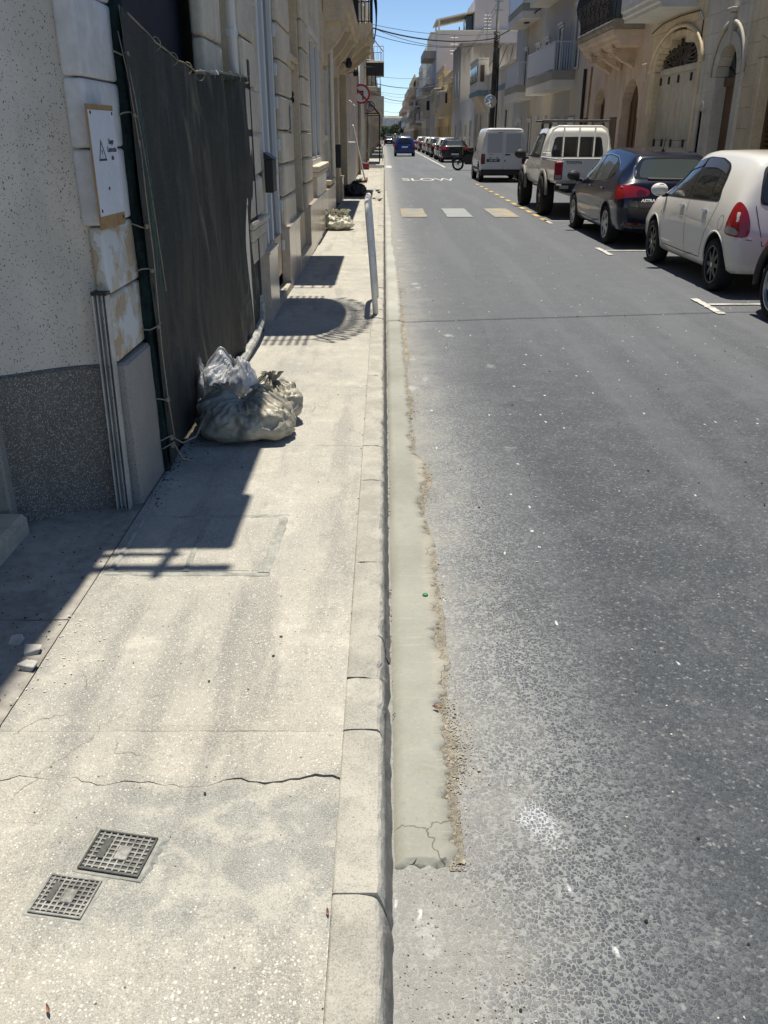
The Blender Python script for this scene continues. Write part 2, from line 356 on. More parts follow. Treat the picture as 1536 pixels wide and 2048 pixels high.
# ---------------------------------------------------------------- terrain, road
gm = MB().grid(lambda u, v: (-400 + 800 * u, -60 + 1060 * v, -.06), 2, 2)
tag(gm.build('ground', M_soil), kind='structure')
def roadz(x): return 0.03 * (1 - ((x - 2.9) / 2.9) ** 2) if 0 < x < 5.7 else 0
xs = [-.10 + 5.95 * i / 90 for i in range(91)]
ys = [-1.0 + .05 * i for i in range(120)] + [5 + .5 * i for i in range(60)] + [35 + 12 * i for i in range(24)] + [340]
rm = MB(); nx = len(xs)
rm.v = [(x, y, (hz(x, y) * .9 if y < 12 else 0) - .006) for y in ys for x in xs]
rm.f = [(j * nx + i, j * nx + i + 1, (j + 1) * nx + i + 1, (j + 1) * nx + i) for j in range(len(ys) - 1) for i in range(nx - 1)]
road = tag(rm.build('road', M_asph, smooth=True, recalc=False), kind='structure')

def sheet(name, poly, z, mat, parent=None, cat=None):
    m = MB(); m.v = [(p[0], p[1], z) for p in poly]; m.f = [tuple(range(len(poly)))]
    return m.build(name, mat, parent)
def rough_rect(x0, x1, y0, y1, a, n=14):
    pts = []
    for i in range(n): pts.append((x0 + (x1 - x0) * i / n, y0 + RND.uniform(-a, a)))
    for i in range(n): pts.append((x1 + RND.uniform(-a, a), y0 + (y1 - y0) * i / n))
    for i in range(n): pts.append((x1 + (x0 - x1) * i / n, y1 + RND.uniform(-a, a)))
    for i in range(n): pts.append((x0 + RND.uniform(-a, a), y1 + (y0 - y1) * i / n))
    return pts
ZM = .005
for (x0, x1, m, xs0) in ((.40, .98, M_ped1, .06), (1.44, 2.02, M_ped2, .0), (2.5, 3.08, M_ped1, 0)):
    sheet('crossing_block', rough_rect(x0, x1, 20.3, 22.75, .012), ZM, m, road)
for y in (24.0, 25.3, 26.6, 27.9, 29.4, 30.9, 32.4, 33.9):
    sheet('yellow_dash', rough_rect(3.45, 3.57, y, y + .62, .006, 6), ZM, M_yel, road)
for y in (19.3, 20.4, 21.5, 22.6): sheet('yellow_dash', rough_rect(3.45, 3.57, y, y + .6, .006, 6), ZM, M_yel, road)
for yb in (9.35, 14.1, 19.2):
    sheet('bay_mark', rough_rect(3.47, 3.55, yb - .45, yb + .45, .012, 16), ZM, M_white, road)
    sheet('bay_mark', rough_rect(3.556, 5.5, yb + .06, yb + .13, .012, 24), ZM, M_white, road)
for yb in (46.5, 51.0): sheet('bay_mark', rough_rect(3.5, 5.5, yb, yb + .14, .008, 8), ZM, M_white, road)
sheet('bay_line', rough_rect(3.42, 3.56, 52.5, 160, .02, 40), ZM, M_white, road)
sheet('give_way_block', rough_rect(.10, .44, 51.6, 55.6, .012), ZM, M_white, road)
wt = text('slow_lettering', 'SLOW', 1.0, M_white, road, (1.83, 37.9, ZM), (0, 0, 0), 0, 1.0, .012); wt.scale = (.78, 3.0, 1)
wt = text('faded_lettering', 'BUS', 1.0, M_ped2, road, (1.75, 84, ZM), (0, 0, 0), 0, 1.0, .012); wt.scale = (.8, 3.4, 1)

# ---------------------------------------------------------------- pavement, kerb and gutter
WZ = .12
def crack_y(base, seed, amp): return lambda x: base + MN.noise((x * 2.3, seed, 0)) * amp + MN.noise((x * 9, seed, 3)) * amp * .45 + MN.noise((x * 34, seed, 7)) * amp * .22 + MN.noise((x * 90, seed, 9)) * amp * .12
cracks = {1.79: (1.3, .055), 2.0: (2.2, .006), 4.48: (3.3, .006), 7.45: (4.1, .03)}
edges = [(-1.2, 0, 0)] + [(k, v[0], v[1]) for k, v in cracks.items()] + [(y, y, .004) for y in (10.4, 13.2, 16.1, 19.0, 21.7, 24.6, 27.0, 29.8, 32.6, 35.5, 38.2, 41.0, 43.6)]
pave = tag(bpy.data.objects.new('pavement', None), kind='structure'); COL.objects.link(pave)
def slab(ya, yb, x0, x1, zt, mat, ga, gb, res, name='concrete_slab', par=pave):
    fa = crack_y(*ya) if ya[2] else (lambda x: ya[0]); fb = crack_y(*yb) if yb[2] else (lambda x: yb[0])
    nxx = max(8, int((x1 - x0) / res)); nyy = max(4, int((yb[0] - ya[0]) / res))
    m = MB(); n = nxx + 1
    for j in range(-1, nyy + 2):
        for i in range(n):
            x = x0 + (x1 - x0) * i / nxx; t = min(max(j, 0), nyy) / nyy
            a = fa(x) + ga * max(.08, .40 + MN.noise((x * 4, ya[1], 9)) * 1.6 + MN.noise((x * 40, ya[1], 5)) * .9); b = fb(x) - gb * max(.08, .40 + MN.noise((x * 4, yb[1], 2)) * 1.6 + MN.noise((x * 55, yb[1], 4)) * .9)
            y = a + (b - a) * t; z = zt + hz(x, y)
            if j < 0 or j > nyy: z = -.05
            elif (j == 0 and ya[2]) or (j == nyy and yb[2]): z -= .005
            m.v.append((x, y, z))
    m.f = [(j * n + i, j * n + i + 1, (j + 1) * n + i + 1, (j + 1) * n + i) for j in range(nyy + 2) for i in range(n - 1)]
    return m.build(name, mat, par, smooth=False, recalc=False)
for i in range(len(edges) - 1):
    a, b = edges[i], edges[i + 1]
    gap = {1.79: .0042, 2.0: .0012, 4.48: .003, 7.45: .006}
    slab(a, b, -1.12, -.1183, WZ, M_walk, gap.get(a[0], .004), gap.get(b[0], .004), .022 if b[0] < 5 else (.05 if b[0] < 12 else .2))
slab((52.5, 0, 0), (53.0, 0, 0), -1.12, -.122, WZ, M_walk, 0, 0, .2)
slab((53.0, 0, 0), (130.0, 0, 0), -1.12, -.122, WZ, M_walk, 0, 0, 1.0)
slab((43.62, 0, 0), (47.5, 0, 0), -1.12, -.122, WZ, M_walk, 0, 0, .4)
for ya, yb in ((-1.2, 1.45), (1.456, 2.62), (2.626, 3.75)):
    slab((ya, 0, 0), (yb, 0, 0), -2.6, -1.128, WZ - .006, M_strip, 0, 0, .04, 'forecourt_slab')
MB().box(-2.6, -.03, -1.2, 130, -.09, .085).build('pavement_bed', M_soil, pave)
# kerb stones, one by one
kerb = tag(bpy.data.objects.new('kerb', None), kind='structure'); COL.objects.link(kerb)
kj = [-1.0, -.1, .75, 1.42, 2.0, 2.26, 2.52, 3.07, 3.53, 3.97, 4.48, 5.42, 6.0, 6.57, 7.34, 8.1]
while kj[-1] < 48: kj.append(kj[-1] + RND.uniform(.75, 1.1))
def kerbstone(ya, yb, k, res=.03):
    L = yb - ya; ny = max(3, int(L / res)); m = MB(); gj = .0045 if round(ya, 2) in (2.0, 2.26) else .0007
    prof = [(-.118, -.08), (-.118, .1165), (-.114, .1195), (-.09, .1205), (-.06, .121), (-.032, .1205), (-.016, .118), (-.007, .111), (-.002, .10), (.004, .075), (.012, .04), (.022, 0), (.024, -.08)]
    dz, dx, tl = RND.uniform(-.003, .004), RND.uniform(-.002, .002), RND.uniform(-.005, .005); chip = RND.random()
    for j in range(ny + 1):
        t = j / ny; e = min(t, 1 - t) * L; y = ya + gj + (L - 2 * gj) * t
        rnd = max(0, .006 - e) * .5
        for i, (x, z) in enumerate(prof):
            q = MN.noise((x * 30 + k, y * 14, z * 25)) * .004 + MN.noise((x * 80, y * 60, z * 70 + k)) * .0022
            cr = 0
            if 5 <= i <= 9: cr = max(0, MN.noise((y * 6, k * .3, 1.1)) - .22) * .02 + max(0, MN.noise((y * 21, k * .3, 4.1)) - .25) * (.03 if 1.9 < y < 3.2 else .010) * (1 if i < 8 else .7)
            if 9 < i < 12: cr += max(0, MN.noise((y * 9, z * 9, 1))) * (.012 if 1.9 < y < 3.2 else .003)
            m.v.append((x + (0 if i < 3 else dx + q - cr - (rnd if i > 4 else 0) + tl * (t - .5)), y, z + (dz + q - cr * .8 - rnd if i not in (0, 12) else 0)))
    n = len(prof)
    m.f = [(j * n + i, j * n + i + 1, (j + 1) * n + i + 1, (j + 1) * n + i) for j in range(ny) for i in range(n - 1)]
    m.f += [tuple(range(n)), tuple(ny * n + i for i in range(n))[::-1]]
    return m.build('kerb_stone', M_kerb, kerb, smooth=False)
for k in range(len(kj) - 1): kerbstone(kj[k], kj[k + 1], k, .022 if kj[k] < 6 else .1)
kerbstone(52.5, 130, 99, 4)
# right-hand pavement with its own kerb
slab((-2, 0, 0), (60, 0, 0), 5.78, 6.5, WZ, M_walk, 0, 0, .5)
slab((60, 0, 0), (330, 0, 0), 5.78, 6.5, WZ, M_walk, 0, 0, 4)
for k in range(60):
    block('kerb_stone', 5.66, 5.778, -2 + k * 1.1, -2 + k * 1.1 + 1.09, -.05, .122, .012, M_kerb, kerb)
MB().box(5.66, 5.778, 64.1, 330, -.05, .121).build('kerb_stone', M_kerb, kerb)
# wet cement gutter with a ragged outer edge
gut = [(1.61, .19), (1.73, .19), (1.87, .17), (2.06, .19), (2.23, .18), (2.51, .21), (2.67, .19), (3.05, .21), (3.3, .215), (3.52, .21), (3.8, .17), (4.0, .18), (4.26, .22), (4.53, .22), (4.69, .16), (5.53, .16), (6.3, .17), (7.29, .17), (8.59, .17), (11.17, .18), (15.7, .14), (19.6, .16), (25.8, .11), (30, .09)]
def lerp_tab(tab, y):
    for i in range(len(tab) - 1):
        if tab[i][0] <= y <= tab[i + 1][0]:
            t = (y - tab[i][0]) / (tab[i + 1][0] - tab[i][0]); return tab[i][1] + (tab[i + 1][1] - tab[i][1]) * t
    return tab[0][1] if y < tab[0][0] else tab[-1][1]
gy = []; y = 1.605
while y < 30: gy.append(y); y += .007 if y < 6 else (.03 if y < 12 else .15)
m = MB(); NC = 9
for j, y in enumerate(gy):
    e = lerp_tab(gut, y) + MN.noise((y * 9, 2.2, 0)) * .026 + MN.noise((y * 31, 4.2, 0)) * .022 + MN.noise((y * 90, 1.2, 0)) * .014 + RND.uniform(-.004, .004)
    y0 = y
    for i in range(NC):
        t = i / (NC - 1); g0 = .027 + abs(MN.noise((y * 13, 8, 0))) * .006; x = e - .004 if i == NC - 2 else g0 + (e - g0) * min(1, t * 1.02)
        ys0 = 1.605 + abs(MN.noise((x * 22, 3, 1))) * .05 + MN.noise((x * 80, 3, 8)) * .014; y0 = max(y, ys0); st_ = y < ys0 + .001
        z = .014 + MN.noise((x * 8, y * 3, 2)) * .003 + MN.noise((x * 2, y * 26, 2)) * .0016
        if i == 0: z = -.004
        elif i == NC - 1: z = -.012
        elif i == NC - 2: z = .012 + MN.noise((y * 50, 1, 3)) * .003
        if st_: z = -.012
        elif y < ys0 + .012: z = min(z, .010)
        m.v.append((x, y0, z))
m.f = [(j * NC + i, j * NC + i + 1, (j + 1) * NC + i + 1, (j + 1) * NC + i) for j in range(len(gy) - 1) for i in range(NC - 1)]
gch = tag(m.build('gutter_channel', M_cem, smooth=True, recalc=False), 'fresh grey cement gutter strip along the kerb', None, None, 'structure')
# rough mortar smeared beyond the trowelled edge
M_smear = grimy('rough_mortar', (.27, .245, .20), .95, .3, 8, 60, 140, .9, .008, dirtamt=.5, dirt=(.40, .375, .32))
m = MB(); NS = 12; sy = [1.62 + .008 * k for k in range(620)] + [6.6 + .04 * k for k in range(140)]
for y in sy:
    w_ = .012 + .055 * max(0, MN.noise((y * 1.7, 3.3, 0)) + .12) + .02 * max(0, MN.noise((y * 7, 6.3, 0)))
    for i in range(NS):
        t = i / (NS - 1); x = lerp_tab(gut, y) - .025 + (w_ + .03) * t + MN.noise((y * 40, i * .9, 2)) * .006
        h_ = max(-.012, (MN.noise((x * 60, y * 60, 1)) * .010 + MN.noise((x * 160, y * 160, 4)) * .006 + .004) * math.sin(math.pi * min(1, t * .9 + .1)))
        m.v.append((x, y, -.006 + h_ - (.006 if i in (0, NS - 1) else 0)))
m.f = [(j * NS + i, j * NS + i + 1, (j + 1) * NS + i + 1, (j + 1) * NS + i) for j in range(len(sy) - 1) for i in range(NS - 1)]
m.build('mortar_smear', M_smear, gch, recalc=False)

# ---------------------------------------------------------------- crumbs and pebbles (nobody could count them)
ROCK = [(1, 0, 0), (-1, 0, 0), (0, 1, 0), (0, -1, 0), (0, 0, 1), (0, 0, -1), (.6, .6, .5), (-.6, .5, .55), (.5, -.6, .5), (-.55, -.6, .45)]
def rocks(name, spots, mat, label):
    m = MB(); F = [(4, 6, 0), (4, 2, 6), (4, 7, 2), (4, 1, 7), (4, 9, 1), (4, 3, 9), (4, 8, 3), (4, 0, 8), (0, 6, 2), (2, 7, 1), (1, 9, 3), (3, 8, 0), (5, 0, 2), (5, 2, 1), (5, 1, 3), (5, 3, 0)]
    for x, y, z, r in spots:
        a = RND.uniform(0, 6.3); sc = [r * RND.uniform(.6, 1.3), r * RND.uniform(.6, 1.2), r * RND.uniform(.45, .9)]
        v = []
        for p in ROCK:
            q = [p[i] * sc[i] * RND.uniform(.75, 1.15) for i in range(3)]
            v.append((x + q[0] * math.cos(a) - q[1] * math.sin(a), y + q[0] * math.sin(a) + q[1] * math.cos(a), z + q[2] + sc[2] * .6))
        m.add(v, F)
    return tag(m.build(name, mat, recalc=False), label, None, None, 'stuff')
M_crumb = grimy('cement_crumbs', (.36, .325, .265), .95, .3, 9, 70, 150, .5, .003)
M_peb = grimy('dark_pebbles', (.035, .033, .031), .8, .4, 15, 70, 150, .4, .003)
M_chip = grimy('pale_chips', (.62, .58, .49), .9, .2, 15, 70, 150, .4, .003)
sp = []
for _ in range(21000):
    y = 1.6 + (RND.random() ** 1.7) * 9; e = lerp_tab(gut, y)
    cl = MN.noise((y * 2.1, 7.7, 0))
    if RND.random() > .45 + cl * 1.0: continue
    sp.append((e + abs(RND.gauss(0, .024)) * (1 + max(0, cl) * 1.8) - .022, y, -.004, RND.uniform(.0008, .0032) * (1 if RND.random() < .95 else 2.2)))
for _ in range(500): sp.append((RND.uniform(.03, .35), RND.uniform(.8, 1.6), -.004, RND.uniform(.001, .003)))
rocks('gutter_crumbs', sp, M_crumb, 'beige cement crumbs lying along the ragged gutter edge')
sp = []
for _ in range(260):
    y = 1 + RND.random() ** 1.6 * 13; sp.append((RND.uniform(.1, 3.4) ** 1.0, y, -.006, RND.choice((.0025, .003, .004, .005, .0075))))
for _ in range(70):
    y = 1.2 + RND.random() * 8; sp.append((RND.uniform(-1.1, -.13), y, WZ, RND.choice((.002, .0025, .003, .005))))
for _ in range(150): sp.append((-1.13 + abs(RND.gauss(0, .06)), RND.uniform(3.6, 4.6), WZ, RND.uniform(.002, .006)))
for _ in range(60): sp.append((.022 + abs(RND.gauss(0, .006)), RND.uniform(2, 9), .012, RND.uniform(.002, .005)))
for _ in range(160): sp.append((RND.uniform(-1.6, -1.15), RND.uniform(1.7, 3.6), WZ - .006, RND.uniform(.002, .005)))
for _ in range(14): sp.append((-.12 + RND.gauss(0, .003), RND.uniform(1, 6), WZ, RND.uniform(.003, .006)))
rocks('dark_gravel', sp, M_peb, 'dark bits of gravel scattered over road and pavement')
sp = []
for _ in range(90): sp.append((-1.06 + RND.gauss(0, .09), 2.4 + RND.gauss(0, .16), WZ, RND.uniform(.002, .006)))
for _ in range(160): sp.append((RND.uniform(.3, 2.6), 1.2 + RND.random() ** 1.5 * 7, -.005, RND.uniform(.0015, .0045)))
rocks('pale_gravel', sp, M_chip, 'pale stone chips scattered over road and pavement')
def chunk(x, y, z, s, rz, label):
    m = MB(); a, b, c = s
    v = []
    for i in range(8):
        sx, sy, sz = (i & 1) * 2 - 1, (i >> 1 & 1) * 2 - 1, (i >> 2 & 1)
        v.append((sx * a * RND.uniform(.35, 1.1), sy * b * RND.uniform(.45, 1.1), sz * c * RND.uniform(.45, 1.0)))
    m.add(v, [(0, 1, 3, 2), (4, 6, 7, 5), (0, 4, 5, 1), (2, 3, 7, 6), (0, 2, 6, 4), (1, 5, 7, 3)])
    b_ = bmesh.new(); me = m.mesh('stone_chunk'); b_.from_mesh(me); bmesh.ops.bevel(b_, geom=b_.edges[:], offset=.0025, segments=1, affect='EDGES'); b_.to_mesh(me); b_.free()
    o = link('stone_chunk', me, M_chunk, None, (x, y, z), (RND.uniform(-.1, .1), RND.uniform(-.1, .1), rz))
    return tag(o, label, 'stone', 'broken stones at the shadow edge')
M_chunk = grimy('limestone_chunk', (.42, .41, .385), .9, .2, 12, 60, 120, .5, .004)
chunk(-1.255, 2.475, .112, (.036, .022, .026), .1, 'flat pale stone chunk farthest back of the three at the shadow edge')
chunk(-1.185, 2.415, .112, (.042, .024, .028), .25, 'pale stone chunk between the two others at the shadow edge')
chunk(-1.155, 2.325, .112, (.030, .022, .034), -.2, 'small pale stone chunk closest to the drain covers at the shadow edge')
# bottle cap on the wet cement
t = thing('bottle_cap', 'tiny green bottle cap lying on the cement gutter', 'bottle cap', (.165, 2.975, .016)); t.scale = (.75, .75, .75)
M_cap = plain('green_plastic', (.03, .20, .08), .5)
cm = MB().lathe([(.0, .009), (.011, .009), (.0135, .0075), (.0145, 0), (.0125, 0), (.0115, .006), (0, .006)], 20); cm.build('cap_shell', M_cap, t, smooth=True)
rg = MB().lathe([(.0148, .0005), (.0155, .0005), (.0155, .002), (.0148, .002), (.0148, .0005)], 20); rg.build('tamper_ring', M_cap, t)
def leaf(x, y, z, r, rz, label):
    m = MB(); n = 8
    for i in range(n + 1):
        t_ = i / n; w = math.sin(math.pi * t_) ** .8 * r * .32
        m.v += [(-w, (t_ - .5) * r * 2, z + abs(t_ - .5) * .012), (0, (t_ - .5) * r * 2, z - .002 + abs(t_ - .5) * .012), (w, (t_ - .5) * r * 2, z + .003 + abs(t_ - .5) * .012)]
    m.f = [q for i in range(n) for q in ((i * 3, i * 3 + 1, i * 3 + 4, i * 3 + 3), (i * 3 + 1, i * 3 + 2, i * 3 + 5, i * 3 + 4))]
    tag(m.build('dry_leaf', M_leaf, None, loc=(x, y, 0), rot=(0, 0, rz)), label, 'leaf', 'fallen leaves on the pavement')
M_leaf = grimy('dry_leaf', (.26, .13, .09), .7, .3, 30, 90, 0, 0)
leaf(-.66, 1.13, .128, .011, .6, 'dry reddish leaf at the bottom left corner of the pavement')
leaf(-.125, 1.36, .125, .010, .2, 'tiny brown leaf lying against the kerb joint')
leaf(.17, 2.235, .02, .016, 1.2, 'small brown leaf lying on the cement gutter')

# ---------------------------------------------------------------- meter covers and inspection hatch
M_cov = grimy('cover_plastic', (.085, .088, .085), .7, .3, 18, 90, 200, .3, .001, dirtamt=.5, dirt=(.27, .26, .23))
M_covl = grimy('cover_ribs_dusty', (.27, .27, .255), .85, .4, 18, 90, 200, .3, .001)
M_seal = grimy('mortar_seal', (.30, .305, .28), .9, .25, 12, 60, 120, .6, .004)
def meter_cover(c, u, v, tilt, z, label, dusty):
    t = thing('meter_cover', label, 'drain cover', (c[0], c[1], z), math.atan2(u[1], u[0]), 'plastic meter covers')
    t.rotation_euler = (tilt, 0, math.atan2(u[1], u[0]))
    w_, h_ = math.hypot(*u) / 2, math.hypot(*v) / 2
    sh = (u[0] * v[0] + u[1] * v[1]) / math.hypot(*u) / (2 * h_)
    MB().box(-w_, w_, -h_, h_, -.03, .0015, .004).build('plate', M_cov, t)
    bed = MB(); nb = 48
    for k in range(nb):
        a = 2 * math.pi * k / nb; q = max(abs(math.cos(a)), abs(math.sin(a))); rr = 1 / q
        for sc_, zz in ((1.0, .0005), (1.10 + .12 * abs(MN.noise((math.cos(a) * 2 + c[0] * 9, math.sin(a) * 2, 1))), -.001 if not dusty else .0018), (1.22 + .3 * abs(MN.noise((math.cos(a) * 3, math.sin(a) * 3 + c[0] * 9, 4))), -.006 - .008 * (not dusty))): bed.v.append((math.cos(a) * rr * w_ * sc_, math.sin(a) * rr * h_ * sc_, zz))
    bed.f = [(k * 3 + j, k * 3 + j + 1, ((k + 1) % nb) * 3 + j + 1, ((k + 1) % nb) * 3 + j) for k in range(nb) for j in range(2)]
    bed.build('mortar_bed', M_seal, t, recalc=False)
    fr = MB()
    for a, b, c_, d in ((-w_, w_, -h_, -h_ + .005), (-w_, w_, h_ - .005, h_), (-w_, -w_ + .005, -h_ + .005, h_ - .005), (w_ - .005, w_, -h_ + .005, h_ - .005)): fr.box(a, b, c_, d, .0016, .0065, .0012)
    fr.build('rim', M_cov if not dusty else M_covl, t)
    n, k = 9, 9
    for i in range(1, n):
        x = -w_ + 2 * w_ * i / n
        MB().box(x - .0022, x + .0022, -h_ + .006, h_ - .006, .0016, .006, .0008).build('rib', M_covl, t)
    for i in range(1, k):
        y = -h_ + 2 * h_ * i / k
        MB().box(-w_ + .006, w_ - .006, y - .0022, y + .0022, .0017, .0055, .0008).build('rib', M_covl, t)
    MB().box(-w_ * .05, w_ * .38, -h_ * .36, h_ * .34, .0018, .0085, .0015).build('name_plate', M_covl, t)
    MB().box(-w_ * .62, -w_ * .38, -h_ * .4, h_ * .6, .0018, .0072, .001).build('tab', M_cov, t)
meter_cover((-.635, 1.528), (.15, -.028), (-.022, -.115), rad(3.2), .1275, 'tilted dark gridded meter cover with a raised black front edge', False)
meter_cover((-.722, 1.408), (.125, -.02), (-.025, -.105), 0, .1205, 'dusty sunken gridded meter cover beside the tilted one', True)
t = thing('inspection_hatch', 'concrete filled double inspection hatch sealed with grey mortar', 'hatch', (0, 0, 0))
for a, b in ((-1.06, -.80), (-.775, -.50)): slab((2.985, 0, 0), (3.47, 0, 0), a, b, WZ + .0015, M_walk, 0, 0, .03, 'lid', t)
def seam(p, q, w_, name='mortar_seam'):
    m = MB(); n = 30; dx, dy = q[0] - p[0], q[1] - p[1]; L = math.hypot(dx, dy); nx_, ny_ = -dy / L, dx / L
    for i in range(n + 1):
        t_ = i / n
        for k, (o, z) in enumerate(((-1, -.006), (-.55, .002), (0, .0045), (.5, .0025), (1, -.006))):
            o2 = o * w_ * (1 + MN.noise((t_ * 9 + p[0] * 7, o * 2, 3)) * .6)
            m.v.append((p[0] + dx * t_ + nx_ * o2, p[1] + dy * t_ + ny_ * o2, WZ + z + MN.noise((t_ * 14, o * 3, p[1])) * .004))
    m.f = [(i * 5 + k, i * 5 + k + 1, (i + 1) * 5 + k + 1, (i + 1) * 5 + k) for i in range(n) for k in range(4)]
    m.build(name, M_seal, t, recalc=False)
seam((-1.10, 2.965), (-.45, 2.955), .022); seam((-1.06, 3.50), (-.43, 3.52), .026); seam((-.788, 2.98), (-.79, 3.48), .02); seam((-.475, 2.97), (-.45, 3.5), .035); seam((-1.085, 2.98), (-1.08, 3.48), .018)
# ---------------------------------------------------------------- building materials
def terrazzo(name, base, chipc, scale, thr, size=.3, base2=None, bs=.2):
    g = NG(name, .75, 0, .3)
    n = g.noise(2.2, 6, .6); f = g.noise(70, 4, .6)
    c = g.mix(g.step(n, .35, .65), tuple(q * .88 for q in base), tuple(min(1, q * 1.08) for q in base)); dr = g.noise(1, 6, .65, vec=g.vmap((6, 6, .5))); c = g.mix(g.ma('MULTIPLY', g.step(dr, .52, .74), .3), c, tuple(q * .55 for q in base))
    c = g.mix(g.ma('MULTIPLY', f, .35), c, base2 or tuple(q * .8 for q in base))
    for i, (sc, th) in enumerate(((scale, thr), (scale * .6, thr + .04))):
        v = g.vor(sc, 'F1', vec=g.warp(sc * .9, .9 / sc, g.vmap((1, 1, .75), (i * 3.1, 0, i)))); r = g.sep(v.outputs['Color'])
        k = g.ma('MULTIPLY', g.step(v.outputs['Distance'], size, size * .7), g.ma('GREATER_THAN', r[0], th))
        c = g.mix(g.ma('MULTIPLY', k, .9), c, chipc)
    g.col(c); g.bump(f, bs, .003); return g.m
M_terr = terrazzo('cream_terrazzo', (.64, .585, .505), (.12, .105, .085), 165, .66, .31)
M_dado = terrazzo('dark_terrazzo', (.155, .143, .125), (.40, .375, .335), 230, .48, .40, (.05, .05, .05), .6)
M_dado2 = terrazzo('grey_terrazzo_plinth', (.32, .305, .275), (.10, .10, .10), 170, .5, .3, (.2, .195, .18), .3)
M_alu = grimy('aluminium', (.50, .50, .48), .45, .14, 9, 60, 150, .15, .001, metal=.25, dirtamt=.3, dirt=(.2, .19, .17))
M_wpaint = grimy('chalky_white_paint', (.66, .65, .63), .75, .14, 2.5, 18, 50, .3, .003, dirtamt=.25, dirt=(.38, .36, .31))
def peeling(name):
    g = NG(name, .85, 0, .25); P = g.pos
    d = g.noise(5.5, 7, .62, dist=.5); f = g.noise(45, 5, .6)
    stone = g.mix(g.noise(14, 6, .7), (.36, .25, .155), (.56, .47, .34)); under = g.mix(f, (.50, .46, .37), (.58, .54, .45))
    pt = g.mix(g.noise(3, 5), (.56, .57, .57), (.64, .65, .65))
    k1 = g.step(d, .46, .475); k2 = g.step(d, .53, .545)
    c = g.mix(k1, pt, under); c = g.mix(k2, c, stone); g.col(c)
    g.bump(g.ma('SUBTRACT', g.ma('MULTIPLY', f, .25), g.ma('ADD', k1, k2)), .7, .004); return g.m
M_peel = peeling('peeling_paint_stone')
M_lime = grimy('limestone', (.63, .56, .45), .9, .14, 1.6, 22, 70, .35, .004, streak=.35, rand=.06)
M_limed = grimy('limestone_reveal', (.62, .52, .38), .9, .14, 1.6, 22, 70, .35, .004, streak=.25)
M_mort = grimy('mortar_joint', (.30, .265, .21), .95, .2, 3, 30, 90, .4, .003)
M_marb = grimy('polished_marble', (.52, .445, .36), .22, .14, 2.2, 16, 0, 0, .001, streak=.3, rand=.07, spec=.5)
M_step = grimy('stone_step', (.42, .38, .31), .85, .2, 4, 30, 80, .3, .003)
M_glass = plain('window_glass', (.035, .04, .045), .06, 0, .6)
M_glass2 = plain('dusty_glass', (.10, .105, .11), .2, 0, .5)
M_wpvc = plain('white_pvc', (.66, .67, .66), .4)
M_black = plain('black_metal', (.012, .012, .013), .45)
M_iron = grimy('wrought_iron', (.018, .018, .02), .55, .2, 9, 40, 0, 0)
M_wood = grimy('brown_wood', (.13, .075, .042), .55, .3, 2, 40, 0, 0, streak=.4)
M_greyw = grimy('weathered_grey_wood', (.47, .44, .365), .85, .14, 2.5, 40, 60, .35, .003, streak=.5)
M_ply = grimy('plywood', (.34, .215, .10), .8, .2, 4, 50, 60, .2, .002)
M_paper = grimy('sign_paper', (.62, .64, .68), .6, .06, 4, 30, 0, 0)
M_ink = plain('printed_ink', (.03, .035, .05), .7)
M_rope = grimy('rope', (.29, .255, .19), .9, .2, 30, 90, 200, .4, .002)
M_conc = grimy('rendered_concrete', (.52, .48, .41), .9, .16, 1.2, 20, 50, .3, .004, streak=.4)
M_voidblue = grimy('dark_blue_tarpaulin', (.022, .027, .042), .6, .2, 1.2, 12, 0, 0)

def core_and_blocks(parent, Xf, sg, y0, y1, z0, z1, ch, bl, mat, opens=(), gap=.007, deep=.35, mort=None, jit=.002, first=0, c=.006, bname='stone_block'):
    """ashlar wall: one mortar core cut to the openings, and a block object for each stone. sg=+1 faces +x, -1 faces -x"""
    core = MB(); z = z0; row = first
    while z < z1 - .02:
        zt = min(z + ch, z1); zm = (z + zt) / 2; seg = [(y0, y1)]
        for o in opens:
            q = o(zm)
            if not q: continue
            ns = []
            for a, b in seg:
                if q[1] <= a or q[0] >= b: ns.append((a, b)); continue
                if q[0] > a: ns.append((a, q[0]))
                if q[1] < b: ns.append((q[1], b))
            seg = ns
        for a, b in seg:
            if b - a < .02: continue
            xa, xb = sorted((Xf - sg * deep, Xf - sg * .012)); core.box(xa, xb, a, b, z, zt)
            y = y0 + (bl * .5 if row % 2 else 0) - bl
            while y < b:
                ya, yb = max(y, a), min(y + bl, b)
                if yb - ya > .05:
                    xa, xb = sorted((Xf - sg * .05, Xf)); block(bname, xa, xb, ya + gap / 2, yb - gap / 2, z + gap / 2, zt - gap / 2, c, mat, parent, jit)
                y += bl
        z = zt; row += 1
    core.build('mortar_core', mort or M_mort, parent, recalc=False)
def rect_open(a, b, za, zb): return lambda z: (a, b) if za <= z <= zb else None
def arch_open(yc, hw, zs, ex=0.0):
    def f(z):
        if z <= zs: return (yc - hw - ex, yc + hw + ex)
        d = z - zs; r = hw + ex
        if d < r: q = math.sqrt(r * r - d * d); return (yc - q, yc + q)
    return f
def voussoirs(parent, Xf, sg, yc, r, zs, th, n, mat, deep=.3, proud=.02, name='voussoir', rz=1.0):
    for k in range(n):
        a0, a1 = math.pi * k / n + .008, math.pi * (k + 1) / n - .008; p = []
        for rr, aa in ((r, a0), (r, (a0 + a1) / 2), (r, a1), (r + th, a1), (r + th, (a0 + a1) / 2), (r + th, a0)): p.append((yc + math.cos(aa) * rr, zs + math.sin(aa) * rr * rz))
        xa, xb = sorted((Xf - sg * deep, Xf + sg * proud)); MB().prism(p, 0, xa, xb).build(name, mat, parent)
